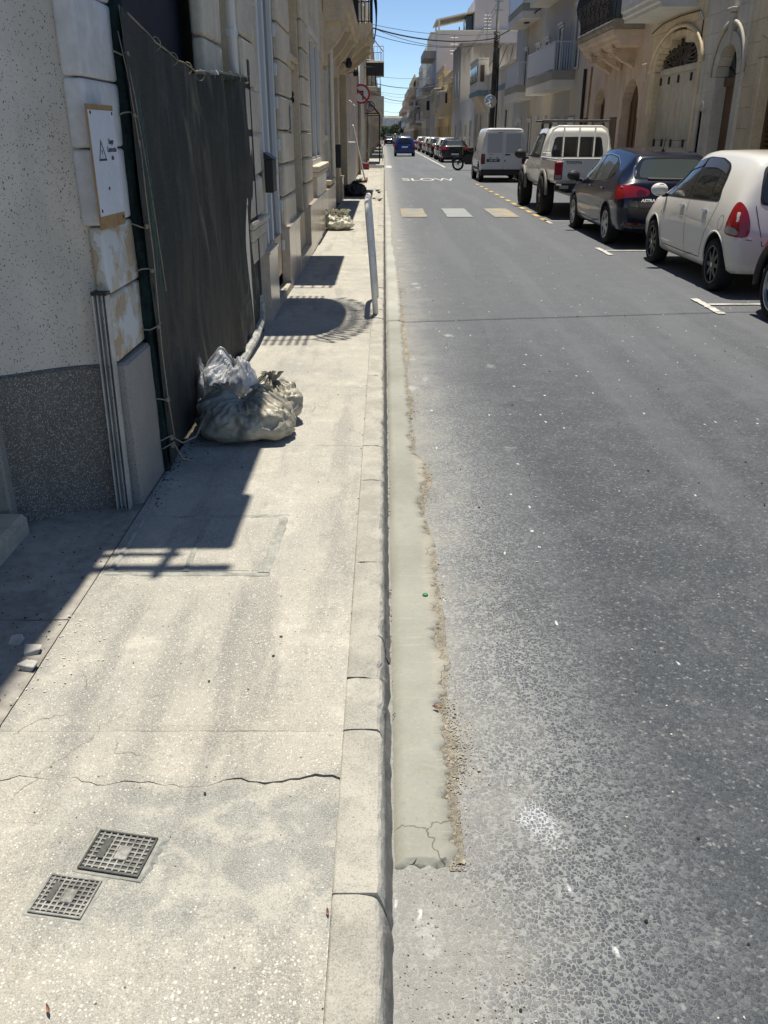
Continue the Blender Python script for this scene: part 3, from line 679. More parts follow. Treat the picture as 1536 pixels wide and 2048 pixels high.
def handrail(parent, path, z0, z1, nb, mat, r=.012, bomb=0.0, name='baluster', rail=.022, normal=None):
    """railing along a plan path: top and bottom rail plus one object for each baluster"""
    P = [Vector((a, b, 0)) for a, b in path]; L = [0]
    for i in range(1, len(P)): L.append(L[-1] + (P[i] - P[i - 1]).length)
    def at(d):
        for i in range(1, len(P)):
            if d <= L[i] + 1e-9:
                t_ = (d - L[i - 1]) / max(1e-9, L[i] - L[i - 1]); return P[i - 1].lerp(P[i], t_), (P[i] - P[i - 1]).normalized()
        return P[-1], (P[-1] - P[-2]).normalized()
    for z in (z0 + .05, z1): MB().tube([(p.x, p.y, z) for p in P], rail if z == z1 else r, 6).build('rail', mat, parent)
    c = sum(P, Vector()) / len(P)
    for k in range(nb + 1):
        p, t_ = at(L[-1] * k / nb); n = Vector((t_.y, -t_.x, 0))
        if n.dot(p - c) < 0: n = -n
        if normal: n = Vector(normal)
        pts = [(p.x + n.x * bomb * math.sin(math.pi * min(1, (1 - q) * 1.35)) * (1 if q > .25 else .6), p.y + n.y * bomb * math.sin(math.pi * min(1, (1 - q) * 1.35)) * (1 if q > .25 else .6), z0 + (z1 - z0) * q) for q in ((0, .15, .3, .45, .6, .8, 1) if bomb else (0, 1))]
        MB().tube(pts, r, 5).build(name, mat, parent)
def sub(name, parent):
    o = bpy.data.objects.new(name, None); COL.objects.link(o); o.parent = parent; return o

# ================================================================ left side
# ---- terrazzo shopfront that curves back from the path
tz = thing('terrazzo_shopfront', 'curved cream speckled terrazzo wall with dark terrazzo base', 'building', (-1.4, 3.4, 0))
tz.location = (0, 0, 0)
base = [(-1.205, 3.70), (-1.212, 3.675), (-1.26, 3.668), (-1.32, 3.65), (-1.38, 3.622), (-1.44, 3.585), (-1.50, 3.54), (-1.56, 3.495), (-1.64, 3.45), (-1.75, 3.41), (-1.95, 3.38), (-2.3, 3.37), (-2.58, 3.36), (-2.6, 3.2), (-2.6, -1.2)]
def curtain(path, z0, z1, off, nz, zf=None):
    m = MB(); n = len(path)
    for j in range(nz + 1):
        for i, (x, y) in enumerate(path):
            a = Vector(path[max(i - 1, 0)]); b = Vector(path[min(i + 1, n - 1)]); t_ = (b - a).normalized(); nn = Vector((-t_.y, t_.x)) * -1
            if nn.y > 0 and abs(nn.y) > abs(nn.x): nn = -nn
            if nn.x < -.2: nn = -nn
            z = z0 + (z1 - z0) * j / max(1, nz)
            m.v.append((x + nn.x * off, y + nn.y * off, z))
    m.f = [(j * n + i, j * n + i + 1, (j + 1) * n + i + 1, (j + 1) * n + i) for j in range(nz) for i in range(n - 1)]
    return m
curtain(base, .75, 8.0, 0, 2).build('upper_wall', M_terr, tz, smooth=True, recalc=False)
curtain(base, -.02, .77, .022, 2).build('dado', M_dado, tz, smooth=True, recalc=False)
m = curtain(base, .77, .77, .022, 0); m2 = curtain(base, .785, .785, -.004, 0); n_ = len(base); m.v += m2.v; m.f = [(i, i + 1, n_ + i + 1, n_ + i) for i in range(n_ - 1)]
m.build('dado_ledge', M_dado, tz, recalc=False)
MB().box(-2.59, -1.545, 2.1, 3.37, -.02, .205, .02).build('door_step', M_step, tz)
MB().box(-1.80, -1.62, 3.38, 3.50, .1, 2.6, .01).build('door_jamb', M_dado2, tz)
gr = MB()
for a, b, c_, d in ((-.030, -.024, -.028, .02), (.024, .030, -.028, .02), (-.024, .024, .012, .018), (-.012, -.008, -.02, .012), (.008, .012, -.02, .012)): gr.box(a, b, c_, d, 0, .97)
gro = gr.build('guide_rail', M_alu, tz, loc=(-1.205, 3.628, .115)); gro.rotation_euler = (rad(-.6), rad(.8), 0)
for z in (.08, .11, .22, .36, .52, .66, .84, .87, .94): MB().lathe([(0, .003), (.0045, .002), (.005, 0)], 8, 1).build('screw', M_black, gro, loc=(-.001, .0118, z), rot=(math.pi, 0, 0))
MB().box(-.033, .033, -.032, .03, .972, .985).build('rail_cap', M_black, gro)

# ---- house under works: white rusticated pier, dark opening, second pier, balcony
ch_ = thing('pier_house', 'house under works with white rusticated piers round a dark opening', 'house', (0, 0, 0))
def pier_block(y0, y1, z0, z1, mat, x0=-1.4, x1=-1.155, r=.017):
    me = MB().box(x0, x1, y0, y1, z0, z1).mesh('stone_block'); b = bmesh.new(); b.from_mesh(me)
    bmesh.ops.bevel(b, geom=b.edges[:], offset=r, segments=3, affect='EDGES', profile=.6); b.to_mesh(me); b.free(); me.shade_smooth()
    link('stone_block', me, mat, ch_)
zs_ = [.79, 1.08, 1.355, 1.65, 1.905, 2.2, 2.5, 2.8, 3.1, 3.4, 3.7]
for i in range(len(zs_) - 1):
    pier_block(3.655, 4.2, zs_[i] + .003, zs_[i + 1] - .003, M_peel if i < 2 else M_wpaint, -1.238 if i > 1 else -1.215)
    pier_block(3.74, 4.19, zs_[i] + .003, zs_[i + 1] - .003, M_wpaint, -1.5, -1.24, .01)
for i in range(11): pier_block(6.22, 6.86, .3 + i * .33 + .006, .3 + (i + 1) * .33 - .006, M_lime, -1.24, -1.15, .03)
MB().box(-1.42, -1.185, 3.70, 4.18, .1, 8).build('pier_core', M_mort, ch_)
MB().box(-1.24, -1.185, 6.26, 6.98, .1, 3.75).build('pier_core', M_mort, ch_)
MB().box(-1.45, -1.128, 3.665, 4.21, -.02, .785, .012).build('plinth', M_dado2, ch_)
MB().box(-1.46, -1.205, 4.28, 4.34, .1, 3.4, .004).build('door_frame', M_wpaint, ch_)
MB().box(-1.36, -1.33, 4.0, 6.9, .05, 3.74).build('tarpaulin', M_voidblue, ch_)
MB().box(-3.5, -1.13, 3.66, 6.98, 3.75, 8).build('upper_wall', M_conc, ch_)
MB().box(-1.62, -1.42, 3.70, 4.22, .0, 3.75).build('side_wall', M_conc, ch_)
bal = sub('balcony', ch_)
MB().box(-1.3, -.60, 4.05, 4.62, 3.95, 4.12, .02).build('slab', M_conc, bal)
MB().box(-1.3, -.64, 4.62, 5.55, 3.95, 4.12, .02).build('slab', M_conc, bal)
for z, r in ((4.9, .032), (4.35, .02)): MB().tube([(-1.25, 4.06, z), (-.57 if z > 4.5 else -.8, 4.06, z)], r, 8).build('rail', M_iron, bal)
MB().tube([(-.82, 4.30, 4.12), (-.86, 4.0, 4.95)], .022, 8).build('brace', M_iron, bal)
# grey-white down pipe between the houses
dp = thing('down_pipe', 'white plastic down pipe beside the netting', 'pipe', (0, 0, 0))
MB().tube([(-1.10, 7.02, .2), (-1.10, 7.02, 8)], .035, 12).build('pipe', M_wpvc, dp, smooth=True)
for z in (1.2, 2.35, 3.6): MB().tube([(-1.10, 7.02, z), (-1.10, 7.02, z + .05)], .042, 12).build('bracket', M_wpvc, dp)

# ---- danger sign on its plywood board
sg_ = thing('danger_sign', 'white danger construction site notice on a plywood board', 'sign', (-1.13, 3.73, 1.35))
sg_.rotation_euler = (0, 0, rad(-3))
MB().box(-.003, .004, -.145, .145, 0, .46).build('board', M_ply, sg_)
MB().box(.0045, .006, -.142, .142, .05, .44).build('notice', M_paper, sg_)
tri = MB(); o_, i_ = [(-.085, .255), (.005, .255), (-.045, .335)], [(-.072, .263), (-.008, .263), (-.045, .32)]
for k in range(3): tri.add([(.0068, *o_[k]), (.0068, *o_[(k + 1) % 3]), (.0068, *i_[(k + 1) % 3]), (.0068, *i_[k])], [(0, 1, 2, 3)])
tri.add([(.0068, -.048, .295), (.0068, -.037, .295), (.0068, -.040, .278), (.0068, -.045, .278)], [(0, 1, 2, 3)]); tri.add([(.0068, -.045, .273), (.0068, -.040, .273), (.0068, -.040, .268), (.0068, -.045, .268)], [(0, 1, 2, 3)])
tri.build('warning_triangle', M_ink, sg_, recalc=False)
for k, (tx, z) in enumerate((('Danger', .325), ('Construction', .295), ('site', .265))): text('lettering', tx, .028, M_ink, sg_, (.0068, .072, z), (rad(90), 0, rad(90)), .0002, .72, .0006)
for y, z in ((-.12, .43), (.12, .43), (-.12, .07), (.12, .03), (-.01, .15)): MB().lathe([(0, .003), (.006, .002), (.007, 0)], 8, 0).build('nail', M_black, sg_, loc=(.006, y, z))

# ---- debris netting
def net_material():
    g = NG('debris_netting', .8, 0, .25); x, y, z = g.sep()
    wv = g.noise(1, 3, .6, vec=g.vmap((40, 40, 1.5))); wv2 = g.noise(1, 4, .6, vec=g.vmap((9, 9, .6))); f = g.noise(170, 3, .6)
    f2 = g.noise(420, 2, .6); sm = g.noise(3, 7, .7, dist=.8); c = g.mix(wv2, (.022, .027, .025), (.052, .052, .047)); c = g.mix(g.ma('MULTIPLY', g.step(f, .45, .62), .8), c, (.085, .086, .078)); c = g.mix(g.ma('MULTIPLY', g.step(f2, .46, .36), .8), c, (.010, .013, .012)); c = g.mix(g.ma('MULTIPLY', g.step(wv, .55, .75), .5), c, (.11, .11, .10)); c = g.mix(g.ma('MULTIPLY', g.step(sm, .52, .72), .4), c, (.12, .115, .10))
    c = g.mix(g.ma('MULTIPLY', g.ma('MULTIPLY', g.step(y, 6.2, 7.3), g.step(z, 1.1, .4)), g.ma('MULTIPLY', g.step(sm, .44, .6), .7)), c, (.22, .215, .20))
    g.col(c); g.bump(g.ma('ADD', f, wv), .5, .003)
    return g.m
M_net = net_material(); M_netg = grimy('dark_green_netting', (.008, .022, .022), .85, .5, 9, 60, 90, .6, .006)
M_mesh = plain('green_twine', (.015, .16, .11), .7)
nt = thing('debris_netting', 'dark green debris netting hung across the opening', 'netting', (0, 0, 0))
NX = lambda y: -1.095 + .02 * (y - 4.1) / 3.4
def nettop(y): return lerp_tab([(4.05, 2.20), (4.4, 2.13), (5.0, 2.06), (5.6, 2.03), (6.1, 2.05), (6.5, 2.08), (7.5, 2.10)], y)
def netf(u, v):
    y = 4.08 + 3.44 * u; zt = nettop(y); z = .16 + (zt - .16) * v
    d = math.sin(y * 5.1 + z * .8) * .01 + MN.noise((y * 2.2, z * .9, 1)) * .05 + MN.noise((y * 6 + z * 2, z * 1.8, 4)) * .022 + MN.noise((y * 16, z * 3 - y * 3, 7)) * .008
    d += .05 * math.exp(-v * 14) * MN.noise((y * 3, 2, 2))
    d *= min(1, 6 * min(u + .03, 1.03 - u))
    return (NX(y) + d, y, z)
MB().grid(netf, 130, 70).build('net', M_net, nt, smooth=True, recalc=False)
def wrapf(u, v):
    a = 2 * math.pi * u; z = .14 + 2.1 * v
    r = .034 + MN.noise((math.cos(a) * 1.5, math.sin(a) * 1.5, z * 4)) * .02 + MN.noise((math.cos(a) * 3, math.sin(a) * 3, z * 17)) * .008
    return (-1.125 - .035 * v + math.cos(a) * r, 4.10 + .05 * v + math.sin(a) * r, z)
MB().grid(wrapf, 22, 110, True).build('wrapped_edge', M_netg, nt, smooth=True, recalc=False)
MB().tube([(-1.12, 4.1, .1), (-1.165, 4.16, 2.32)], .022, 10).build('pole', M_black, nt)
MB().tube([(-1.08, 7.50, .12), (-1.085, 7.52, 2.17)], .025, 10).build('pole', M_black, nt)
MB().tube([(-1.075, 6.05, 2.05), (-1.085, 7.5, 2.10)], .026, 10).build('rod', M_netg, nt)
MB().tube([(-1.075, 6.02, 2.05), (-1.075, 6.05, 2.05)], .028, 12).build('rod_end', M_wpvc, nt)
MB().box(-1.1, -1.06, 7.44, 7.54, 2.12, 2.24, .005).build('pole_cap', M_black, nt)
MB().tube([(-1.06, 6.2, .16), (-1.05, 6.9, .19), (-1.065, 7.4, .23), (-1.07, 7.52, .42)], .038, 10).build('wrapped_pipe', grimy('dusty_tape', (.40, .40, .38), .8, .4, 9, 50, 80, .5, .005, dirtamt=.6, dirt=(.09, .09, .085)), nt)
rp = [(-1.10, 4.2 + .92 * 2 * i / 12, nettop(4.2 + 1.84 * i / 12) + .012 + (.004 if i % 3 else -.004)) for i in range(13)]
MB().tube(rp, .005, 6).build('top_rope', M_rope, nt)
for i in range(9):
    y = 4.6 + i * .34; z = nettop(y); MB().tube([(NX(y) + .028 * math.sin(a), y + .004 * a, z + .03 * math.cos(a) - .008) for a in [k * .7 for k in range(10)]], .0025, 5).build('cable_tie', M_rope, nt)
def cord(pts, r=.0032): MB().tube(pts, r, 6).build('tie_rope', M_rope, nt, smooth=True)
cord([(-1.085, 4.12, 1.68), (-1.078, 4.10, 1.45), (-1.07, 4.09, 1.2), (-1.072, 4.085, .98), (-1.075, 4.08, .75), (-1.07, 4.08, .5), (-1.06, 4.09, .3)])
cord([(-1.115, 4.13, 2.2), (-1.10, 4.11, 2.0), (-1.088, 4.13, 1.85), (-1.085, 4.15, 1.72), (-1.075, 4.2, 1.4), (-1.068, 4.25, 1.0)], .0025)
cord([(-1.12, 4.09, 2.1), (-1.10, 4.09, 1.95), (-1.092, 4.1, 1.8), (-1.085, 4.12, 1.62)], .0025)
for z in (2.02, 1.78, 1.32, 1.12, .86, .5, .3, .26):
    c0 = Vector((-1.12 - .035 * (z - .1) / 2.1, 4.1 + .05 * (z - .1) / 2.1, z))
    cord([(c0.x + math.cos(a) * .055, c0.y + math.sin(a) * .055, z + .012 * math.sin(a * 2 + z * 9)) for a in [k * .45 for k in range(15)]], .0035)
    MB().lathe([(0, .012), (.009, .006), (.011, 0), (.008, -.008), (0, -.012)], 8).build('knot', M_rope, nt, loc=(c0.x + .052, c0.y - .03, z))
cord([(-1.06, 4.08, .3), (-1.03, 4.12, .26), (-.99, 4.25, .25), (-.97, 4.4, .30)], .004)
cord([(-1.06, 4.06, .28), (-1.02, 4.05, .2), (-.98, 4.12, .16), (-1.02, 4.2, .14)], .004)
for i in range(26):
    z = .95 + i * .035; MB().tube([(-1.06 + RND.uniform(-.006, .006) - .02 * (z - 1), 4.13 + .03 * (z - .95) + RND.uniform(-.02, .02), z), (-1.055 - .02 * (z - 1) + RND.uniform(-.006, .006), 4.13 + .03 * (z - .95) + RND.uniform(-.025, .025), z + .05)], .0018, 4).build('green_thread', M_mesh, nt)

# ---- rubbish bags
def bag_material(name, c, c2, trans=0.0, rough=.38):
    g = NG(name, rough, 0, .5); n = g.noise(7, 6, .65, dist=.6); n2 = g.noise(30, 5, .6, dist=1.2)
    g.col(g.mix(g.step(n, .35, .68), c, c2)); g.bump(g.ma('ADD', g.ma('MULTIPLY', n, 1.0), g.ma('MULTIPLY', n2, .35)), .6, .012)
    if trans:
        tb = g.n('ShaderNodeBsdfTransparent'); mx = g.n('ShaderNodeMixShader'); mx.inputs[0].default_value = trans
        tb.inputs[0].default_value = (.95, .96, 1, 1)
        o = g.t.nodes['Material Output']; g.t.links.new(g.b.outputs[0], mx.inputs[1]); g.t.links.new(tb.outputs[0], mx.inputs[2]); g.t.links.new(mx.outputs[0], o.inputs[0])
    return g.m
M_bag = bag_material('beige_bag_plastic', (.225, .21, .165), (.36, .34, .275), 0, .4); M_bagw = bag_material('clear_bag_plastic', (.38, .40, .43), (.52, .54, .56), .30, .3)
M_bagc = bag_material('cream_bag_plastic', (.50, .48, .36), (.70, .68, .56)); M_bagd = bag_material('black_bag_plastic', (.015, .016, .018), (.03, .03, .032))
M_pleatshade = plain('blue_grey_pleat_shade', (.055, .085, .12), .35)  # blue-grey shade of the pleats put into the tie colour
def bag(name, c, rx, ry, h, seed, mat, label, knots=((0, 0),), pleat=1.0, flare=.06, lean=(0, 0), rz=0, tuft=True, group='rubbish bags on the pavement'):
    t = thing(name, label, 'rubbish bag', c, rz, group)
    def crum(p, k):
        d, _ = MN.voronoi(Vector(p) * k + Vector((seed, seed * .7, seed * .3))); return min(1.0, (d[1] - d[0]) * 1.7)
    def f(u, v):
        a = 2 * math.pi * u; ph = math.pi * (v - .5); ca, sa = math.cos(a), math.sin(a)
        cr = abs(math.cos(ph)) ** .6; zz = math.sin(ph); zz = math.copysign(abs(zz) ** .85, zz)
        top = max(0, (v - .45) / .55); q = (ca * cr, sa * cr, zz * .8)
        wq = (q[0] + .25 * MN.noise((q[0] * 2, q[1] * 2, q[2] * 2 + seed)), q[1] + .25 * MN.noise((q[0] * 2 + 5, q[1] * 2, q[2] * 2)), q[2] * (.55 if v > .3 else .9))
        s1 = MN.noise((ca * 1.2 + seed, sa * 1.2, zz * 1.1)); s2 = MN.noise((ca * 2.6, sa * 2.6 + seed, zz * 2))
        k = 0
        for i, (fr, am) in enumerate(((4.5, .10), (10, .065), (19, .035))):
            n_ = MN.noise((ca * fr * .5 + seed * 3 + i + s2 * .3, sa * fr * .5, zz * 1.1 + i)); k -= am * (1 - min(1, abs(n_) * 3.4)) ** 1.5
        k *= pleat * (.15 + 1.0 * top)
        c1 = crum(wq, 1.9) - .55; c2 = crum(wq, 4.2) - .55; c3 = crum(wq, 9.0) - .55
        r = (1.10 - .30 * v * v) * (1 + .16 * s1 + .08 * s2 + k + .075 * c1 + .032 * c2 + .009 * c3)
        x, y = rx * cr * ca * r, ry * cr * sa * r
        z = h * .5 * (1 + zz * (1 + .18 * s2 + .20 * s1)) + (k * .7 + .08 * c1 * top + .025 * c2) * h
        d = top ** 2.2; x += lean[0] * d; y += lean[1] * d
        for kx, ky in knots:
            dd = math.hypot(x - kx, y - ky); z += .16 * h * math.exp(-(dd / (.22 * rx)) ** 2) * top - .10 * h * math.exp(-((dd - .45 * rx) / (.25 * rx)) ** 2) * top
        return (x, y, max(z, .004 + .006 * abs(s2)))
    MB().grid(f, 190, 100, True).build('sack', mat, t, smooth=True, recalc=True)
    if tuft:
        for i, (kx, ky) in enumerate(knots):
            m = MB()
            def tf(u, v, sd=seed + i * 7):
                a = 2 * math.pi * u; r = .018 + flare * v ** 1.2 * (1 + 1.3 * MN.noise((math.cos(a) * 2.2 + sd, math.sin(a) * 2.2, v * 1.5))) + .012 * math.sin(a * 9 + sd) * v
                q = MN.noise((sd, 2, 1)) * .9; return (kx + lean[0] + math.cos(a) * r + q * v * flare, ky + lean[1] + math.sin(a) * r * .6, h * .86 + v * flare * 1.5 * (1 + .5 * MN.noise((math.cos(a) * 2, math.sin(a) * 2, sd))))
            m.grid(tf, 48, 10, True).build('gathered_neck', mat, t, smooth=True, recalc=False)
            MB().tube([(kx + lean[0] + math.cos(a) * .024, ky + lean[1] + math.sin(a) * .02, h * .88) for a in [j * .6 for j in range(12)]], .006, 6).build('tie', M_pleatshade, t)
    return t
b1 = bag('rubbish_bag', (-.79, 4.66, .12), .285, .235, .27, 3.1, M_bag, 'large beige rubbish bag in front, necks tied, pleat shade painted blue-grey', ((-.12, .04), (.1, .02)), 1.3, .035)
def band(p, w_, par):
    m = MB(); 
    for i, q in enumerate(p):
        m.v += [(q[0] - w_, q[1], q[2]), (q[0] + w_, q[1] - .004, q[2])]
    m.f = [(i * 2, i * 2 + 1, i * 2 + 3, i * 2 + 2) for i in range(len(p) - 1)]; return m.build('pleat_shade', M_pleatshade, par, recalc=False)
b2 = bag('rubbish_bag', (-.70, 4.95, .12), .20, .20, .265, 8.4, M_bag, 'beige rubbish bag behind the large one, next to the sunlit path', ((.0, .0),), 1.5, .04, (.03, 0))
b3 = bag('rubbish_bag', (-.94, 4.93, .12), .185, .17, .40, 5.5, M_bagw, 'translucent whitish rubbish bag leaning on the netting', ((-.02, .02),), .8, .075, (.05, .02), 0, False)
MB().grid(lambda u, v: (-.94 + .11 * math.cos(6.283 * u) * math.sin(3.1416 * v) * (1 + .3 * MN.noise((u * 6, v * 3, 1))), 4.98 + .11 * math.sin(6.283 * u) * math.sin(3.1416 * v), .30 - .13 * math.cos(3.1416 * v)), 24, 14, True).build('contents', grimy('bag_contents', (.05, .06, .08), .7, .5, 9, 30, 0, 0), None, smooth=True).parent = b3
bpy.data.objects['contents'].location = (.94, -4.98, -.12)
m = MB(); m.grid(lambda u, v: (-1.085 + .04 * MN.noise((u * 4, v * 4, 2)) + .012, 4.92 + .14 * u, .30 + .27 * v * (1 - u * .85)), 10, 14).build('loose_flap', M_bagw, b3, recalc=False, loc=(.94, -4.98, -.12))
m = MB(); m.grid(lambda u, v: (-.80 + .06 * u + .05 * v, 4.72 + .05 * v, .42 - .10 * u + .06 * v + .02 * MN.noise((u * 4, v * 4, 5))), 10, 8).build('loose_flap', M_bagw, b3, recalc=False, loc=(.94, -4.98, -.12))
bag('rubbish_bag', (-.83, 16.3, .12), .265, .24, .29, 12.7, M_bagc, 'cream rubbish bag with gathered tops standing by the marble plinth', ((-.12, .0), (.02, .02), (.14, 0)), 1.5, .06)
bag('rubbish_bag', (-.82, 25.6, .12), .33, .3, .36, 17.1, M_bagd, 'black rubbish bag lying in the balcony shadow farther along the path', ((.0, .0),), 1.2, .05)

# ---- hoop guard rails along the kerb
M_galv = grimy('scratched_white_steel', (.80, .78, .73), .5, .12, 6, 40, 0, 0, metal=.0, dirtamt=.4, dirt=(.12, .10, .09))
def hoop(y0, y1, label, lean=-.08, h=1.03, x=-.075, r=.027):
    t = thing('guard_hoop', label, 'guard rail', (x, (y0 + y1) / 2, .12), 0, 'hoop guard rails along the kerb')
    L = (y1 - y0) / 2; pts = [(0, -L, -.05), (lean * .5, -L, h * .5), (lean * .82, -L, h * .82)]
    for k in range(1, 8):
        a = math.pi / 2 * k / 7; pts.append((lean * (.82 + .18 * math.sin(a)), -L + .18 * (1 - math.cos(a)), h * .82 + h * .18 * math.sin(a)))
    pts += [(p[0], -p[1], p[2]) for p in pts[::-1]]
    MB().tube(pts, r, 14).build('tube', M_galv, t, smooth=True)
    for s_ in (-1, 1): MB().lathe([(0, .012), (.035, .012), (.055, .004), (.06, 0)], 16).build('base_collar', M_kerb, t, loc=(0, s_ * L, .0))
hoop(8.22, 9.15, 'worn white steel hoop guard rail closest on the kerb')
for y in (60.5, 68, 76): hoop(y, y + 1.0, {60.5: 'nearer of the far hoop guard rails beyond the side street', 68: 'middle of the far hoop guard rails beyond the side street', 76: 'farthest hoop guard rail beyond the side street'}[y], -.05, 1.0)
# ---- rusticated town house with marble plinths
th = thing('town_house', 'rusticated limestone town house with marble plinths and white framed door', 'house', (0, 0, 0))
XL = -1.10
def plinth(par, y0, y1, zt=.74, x1=-1.035):
    n = max(1, round((y1 - y0) / .75)); L = (y1 - y0) / n
    for k in range(n): MB().box(-1.34, x1, y0 + k * L + (.0015 if k else 0), y0 + (k + 1) * L - .0015, .02, zt - .03, .002).build('marble_panel', M_marb, par)
    MB().box(-1.34, x1 + .012, y0 - .012, y1 + .012, zt - .029, zt, .003).build('plinth_cap', M_marb, par)
ops = [rect_open(8.6, 9.72, .1, 3.1), rect_open(11.0, 12.62, .1, 3.3), rect_open(14.3, 16.5, 1.26, 3.2)]
core_and_blocks(th, XL - .03, 1, 7.12, 17.0, .72, 3.72, .333, .9, M_lime, ops, .008, .35, M_limed, .001)
def pilaster(y0, y1, z0, z1, name='rustic_block'):
    z = z0; k = 0
    while z < z1 - .05:
        block(name, XL - .04, XL + .035, y0, y1, z + .012, min(z + .333, z1) - .006, .02, M_lime, th, .002); z += .333; k += 1
pilaster(7.25, 8.0, 1.05, 3.72); pilaster(9.78, 10.96, .745, 3.72); pilaster(12.66, 13.75, .745, 3.72)
MB().box(-1.34, XL - .02, 7.12, 17.0, .0, .72).build('wall_base', M_limed, th)
MB().box(-1.14, -1.05, 7.2, 8.1, .90, 1.0, .015).build('sill_moulding', M_lime, th); MB().box(-1.14, -1.035, 7.18, 8.14, 1.0, 1.05, .012).build('sill_moulding', M_lime, th)
MB().box(-1.13, -1.065, 7.22, 8.08, .72, .90, .01).build('sill_apron', M_lime, th)
plinth(th, 7.95, 8.6); plinth(th, 9.75, 11.0, .79); plinth(th, 12.7, 14.95, .80); plinth(th, 15.0, 17.0, .78, -1.05)
MB().box(-1.5, -1.03, 8.6, 9.75, .0, .20, .006).build('door_step', M_step, th)
MB().box(-1.6, -1.03, 11.0, 12.7, .0, .27, .006).build('door_step', M_marb, th)
# white framed glazed door, hinges and all
dr = sub('door', th)
MB().box(-1.20, -1.165, 8.66, 9.66, .22, 3.08).build('pane', M_glass2, dr)
for a, b, c_, d in ((8.60, 8.68, .2, 3.1), (9.64, 9.72, .2, 3.1), (8.68, 9.64, 3.02, 3.1), (8.68, 9.64, 1.18, 1.32), (8.68, 9.64, .2, .32), (8.99, 9.07, 1.32, 3.02), (8.99, 9.07, .32, 1.18)): MB().box(-1.21, -1.12, a, b, c_, d, .006).build('frame', M_wpvc, dr)
for z in (.55, .95, 1.55, 1.95, 2.25, 2.6): MB().box(-1.12, -1.085, 9.655, 9.70, z, z + .11, .006).build('hinge', M_wpvc, dr)
MB().box(-1.125, -1.06, 8.9, 9.0, 1.22, 1.25, .004).build('handle', M_wpvc, dr)
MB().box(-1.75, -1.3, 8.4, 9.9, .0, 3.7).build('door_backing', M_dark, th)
# letter box
lb = sub('letter_box', th)
MB().box(-1.075, -1.0, 8.22, 8.5, 1.22, 1.5, .006).build('box', M_black, lb); MB().prism([(-1.075, 1.501), (-.985, 1.501), (-1.075, 1.56)], 1, 8.21, 8.51).build('lid', M_black, lb)
# recessed door of number 8
MB().box(-1.62, -1.40, 10.9, 12.7, .2, 3.7).build('recess_back', M_limed, th)
d8 = sub('door', th); MB().box(-1.41, -1.37, 11.2, 12.45, .27, 2.4, .004).build('leaf', M_wood, d8); MB().box(-1.40, -1.35, 11.82, 11.84, .3, 2.4).build('meeting_stile', M_wood, d8)
MB().box(-1.42, -1.13, 11.0, 12.62, 2.55, 2.62, .015).build('cornice', M_limed, th); MB().box(-1.42, -1.17, 11.0, 12.62, 2.48, 2.55, .012).build('cornice', M_limed, th)
text('house_number', '8', .22, M_black, th, (-1.25, 12.605, 2.15), (rad(90), 0, 0), .006, 1, .004)
MB().box(-1.055, -1.05, 10.55, 10.8, 1.72, 2.0).build('name_plaque', M_alu, th)
# window with sill, frame and shutters
wd = sub('window', th)
MB().box(-1.20, -1.18, 14.3, 16.5, 1.26, 3.2).build('pane', M_glass2, wd)
for a, b, c_, d in ((14.3, 14.38, 1.26, 3.2), (16.42, 16.5, 1.26, 3.2), (14.38, 16.42, 1.26, 1.34), (14.38, 16.42, 3.12, 3.2), (15.36, 15.44, 1.34, 3.12)): MB().box(-1.21, -1.12, a, b, c_, d, .005).build('frame', M_wpvc, wd)
MB().box(-1.3, -1.0, 14.15, 16.65, 1.18, 1.26, .012).build('sill', M_lime, wd); MB().box(-1.2, -1.02, 14.2, 16.6, 1.1, 1.18, .02).build('sill', M_lime, wd); MB().box(-1.2, -1.045, 14.25, 16.55, .78, 1.1, .012).build('apron', M_marb, wd)
MB().box(-3.2, -1.15, 7.12, 17.0, 3.72, 8.2).build('upper_wall', M_lime, th)
# bow-fronted balcony whose railing throws the comb-like shadow, and a plain one farther on
bb = sub('balcony', th)
pl = [(-1.15, 8.2), (-.62, 8.2)] + [(-.62 + .28 * math.sin(a), 9.1 - .9 * math.cos(a)) for a in [math.pi * k / 16 for k in range(1, 16)]] + [(-.62, 10.0), (-1.15, 10.0)]
MB().prism(pl, 2, 4.0, 4.13).build('slab', M_lime, bb); handrail(bb, pl, 4.13, 4.95, 46, M_iron, .014, .27, rail=.012)
b3_ = sub('balcony', th)
MB().box(-1.15, -.53, 10.85, 13.46, 3.98, 4.15, .02).build('slab', M_lime, b3_); handrail(b3_, [(-1.14, 10.9), (-.57, 10.9), (-.57, 13.4), (-1.14, 13.4)], 4.15, 5.05, 30, M_iron)

# ---- limestone house with two tall openings and the carved balcony
hc = thing('balcony_house', 'limestone house with dark tall doorways under a big stone balcony', 'house', (0, 0, 0))
M_lime2 = grimy('warm_limestone', (.62, .52, .385), .9, .14, 1.3, 20, 60, .35, .004, streak=.4, rand=.05)
ops = [rect_open(20.2, 23.3, .1, 3.0), rect_open(24.3, 28.6, .1, 3.2), rect_open(17.9, 19.4, .9, 2.9)]
core_and_blocks(hc, -1.14, 1, 17.0, 30.0, .1, 3.8, .36, .8, M_lime2, ops, .008, .35, M_limed)
MB().box(-3.2, -1.17, 17.0, 30.0, 3.8, 8.6).build('upper_wall', M_lime2, hc)
plinth(hc, 17.05, 20.15, .74, -1.07); plinth(hc, 23.35, 24.25, .72, -1.07)
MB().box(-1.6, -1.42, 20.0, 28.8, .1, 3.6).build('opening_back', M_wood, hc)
for y in (20.25, 21.7, 23.2, 24.4, 26.4, 28.5): MB().box(-1.42, -1.33, y, y + .09, .1, 3.1, .005).build('door_frame', M_wood, hc)
wn_ = sub('window', hc)
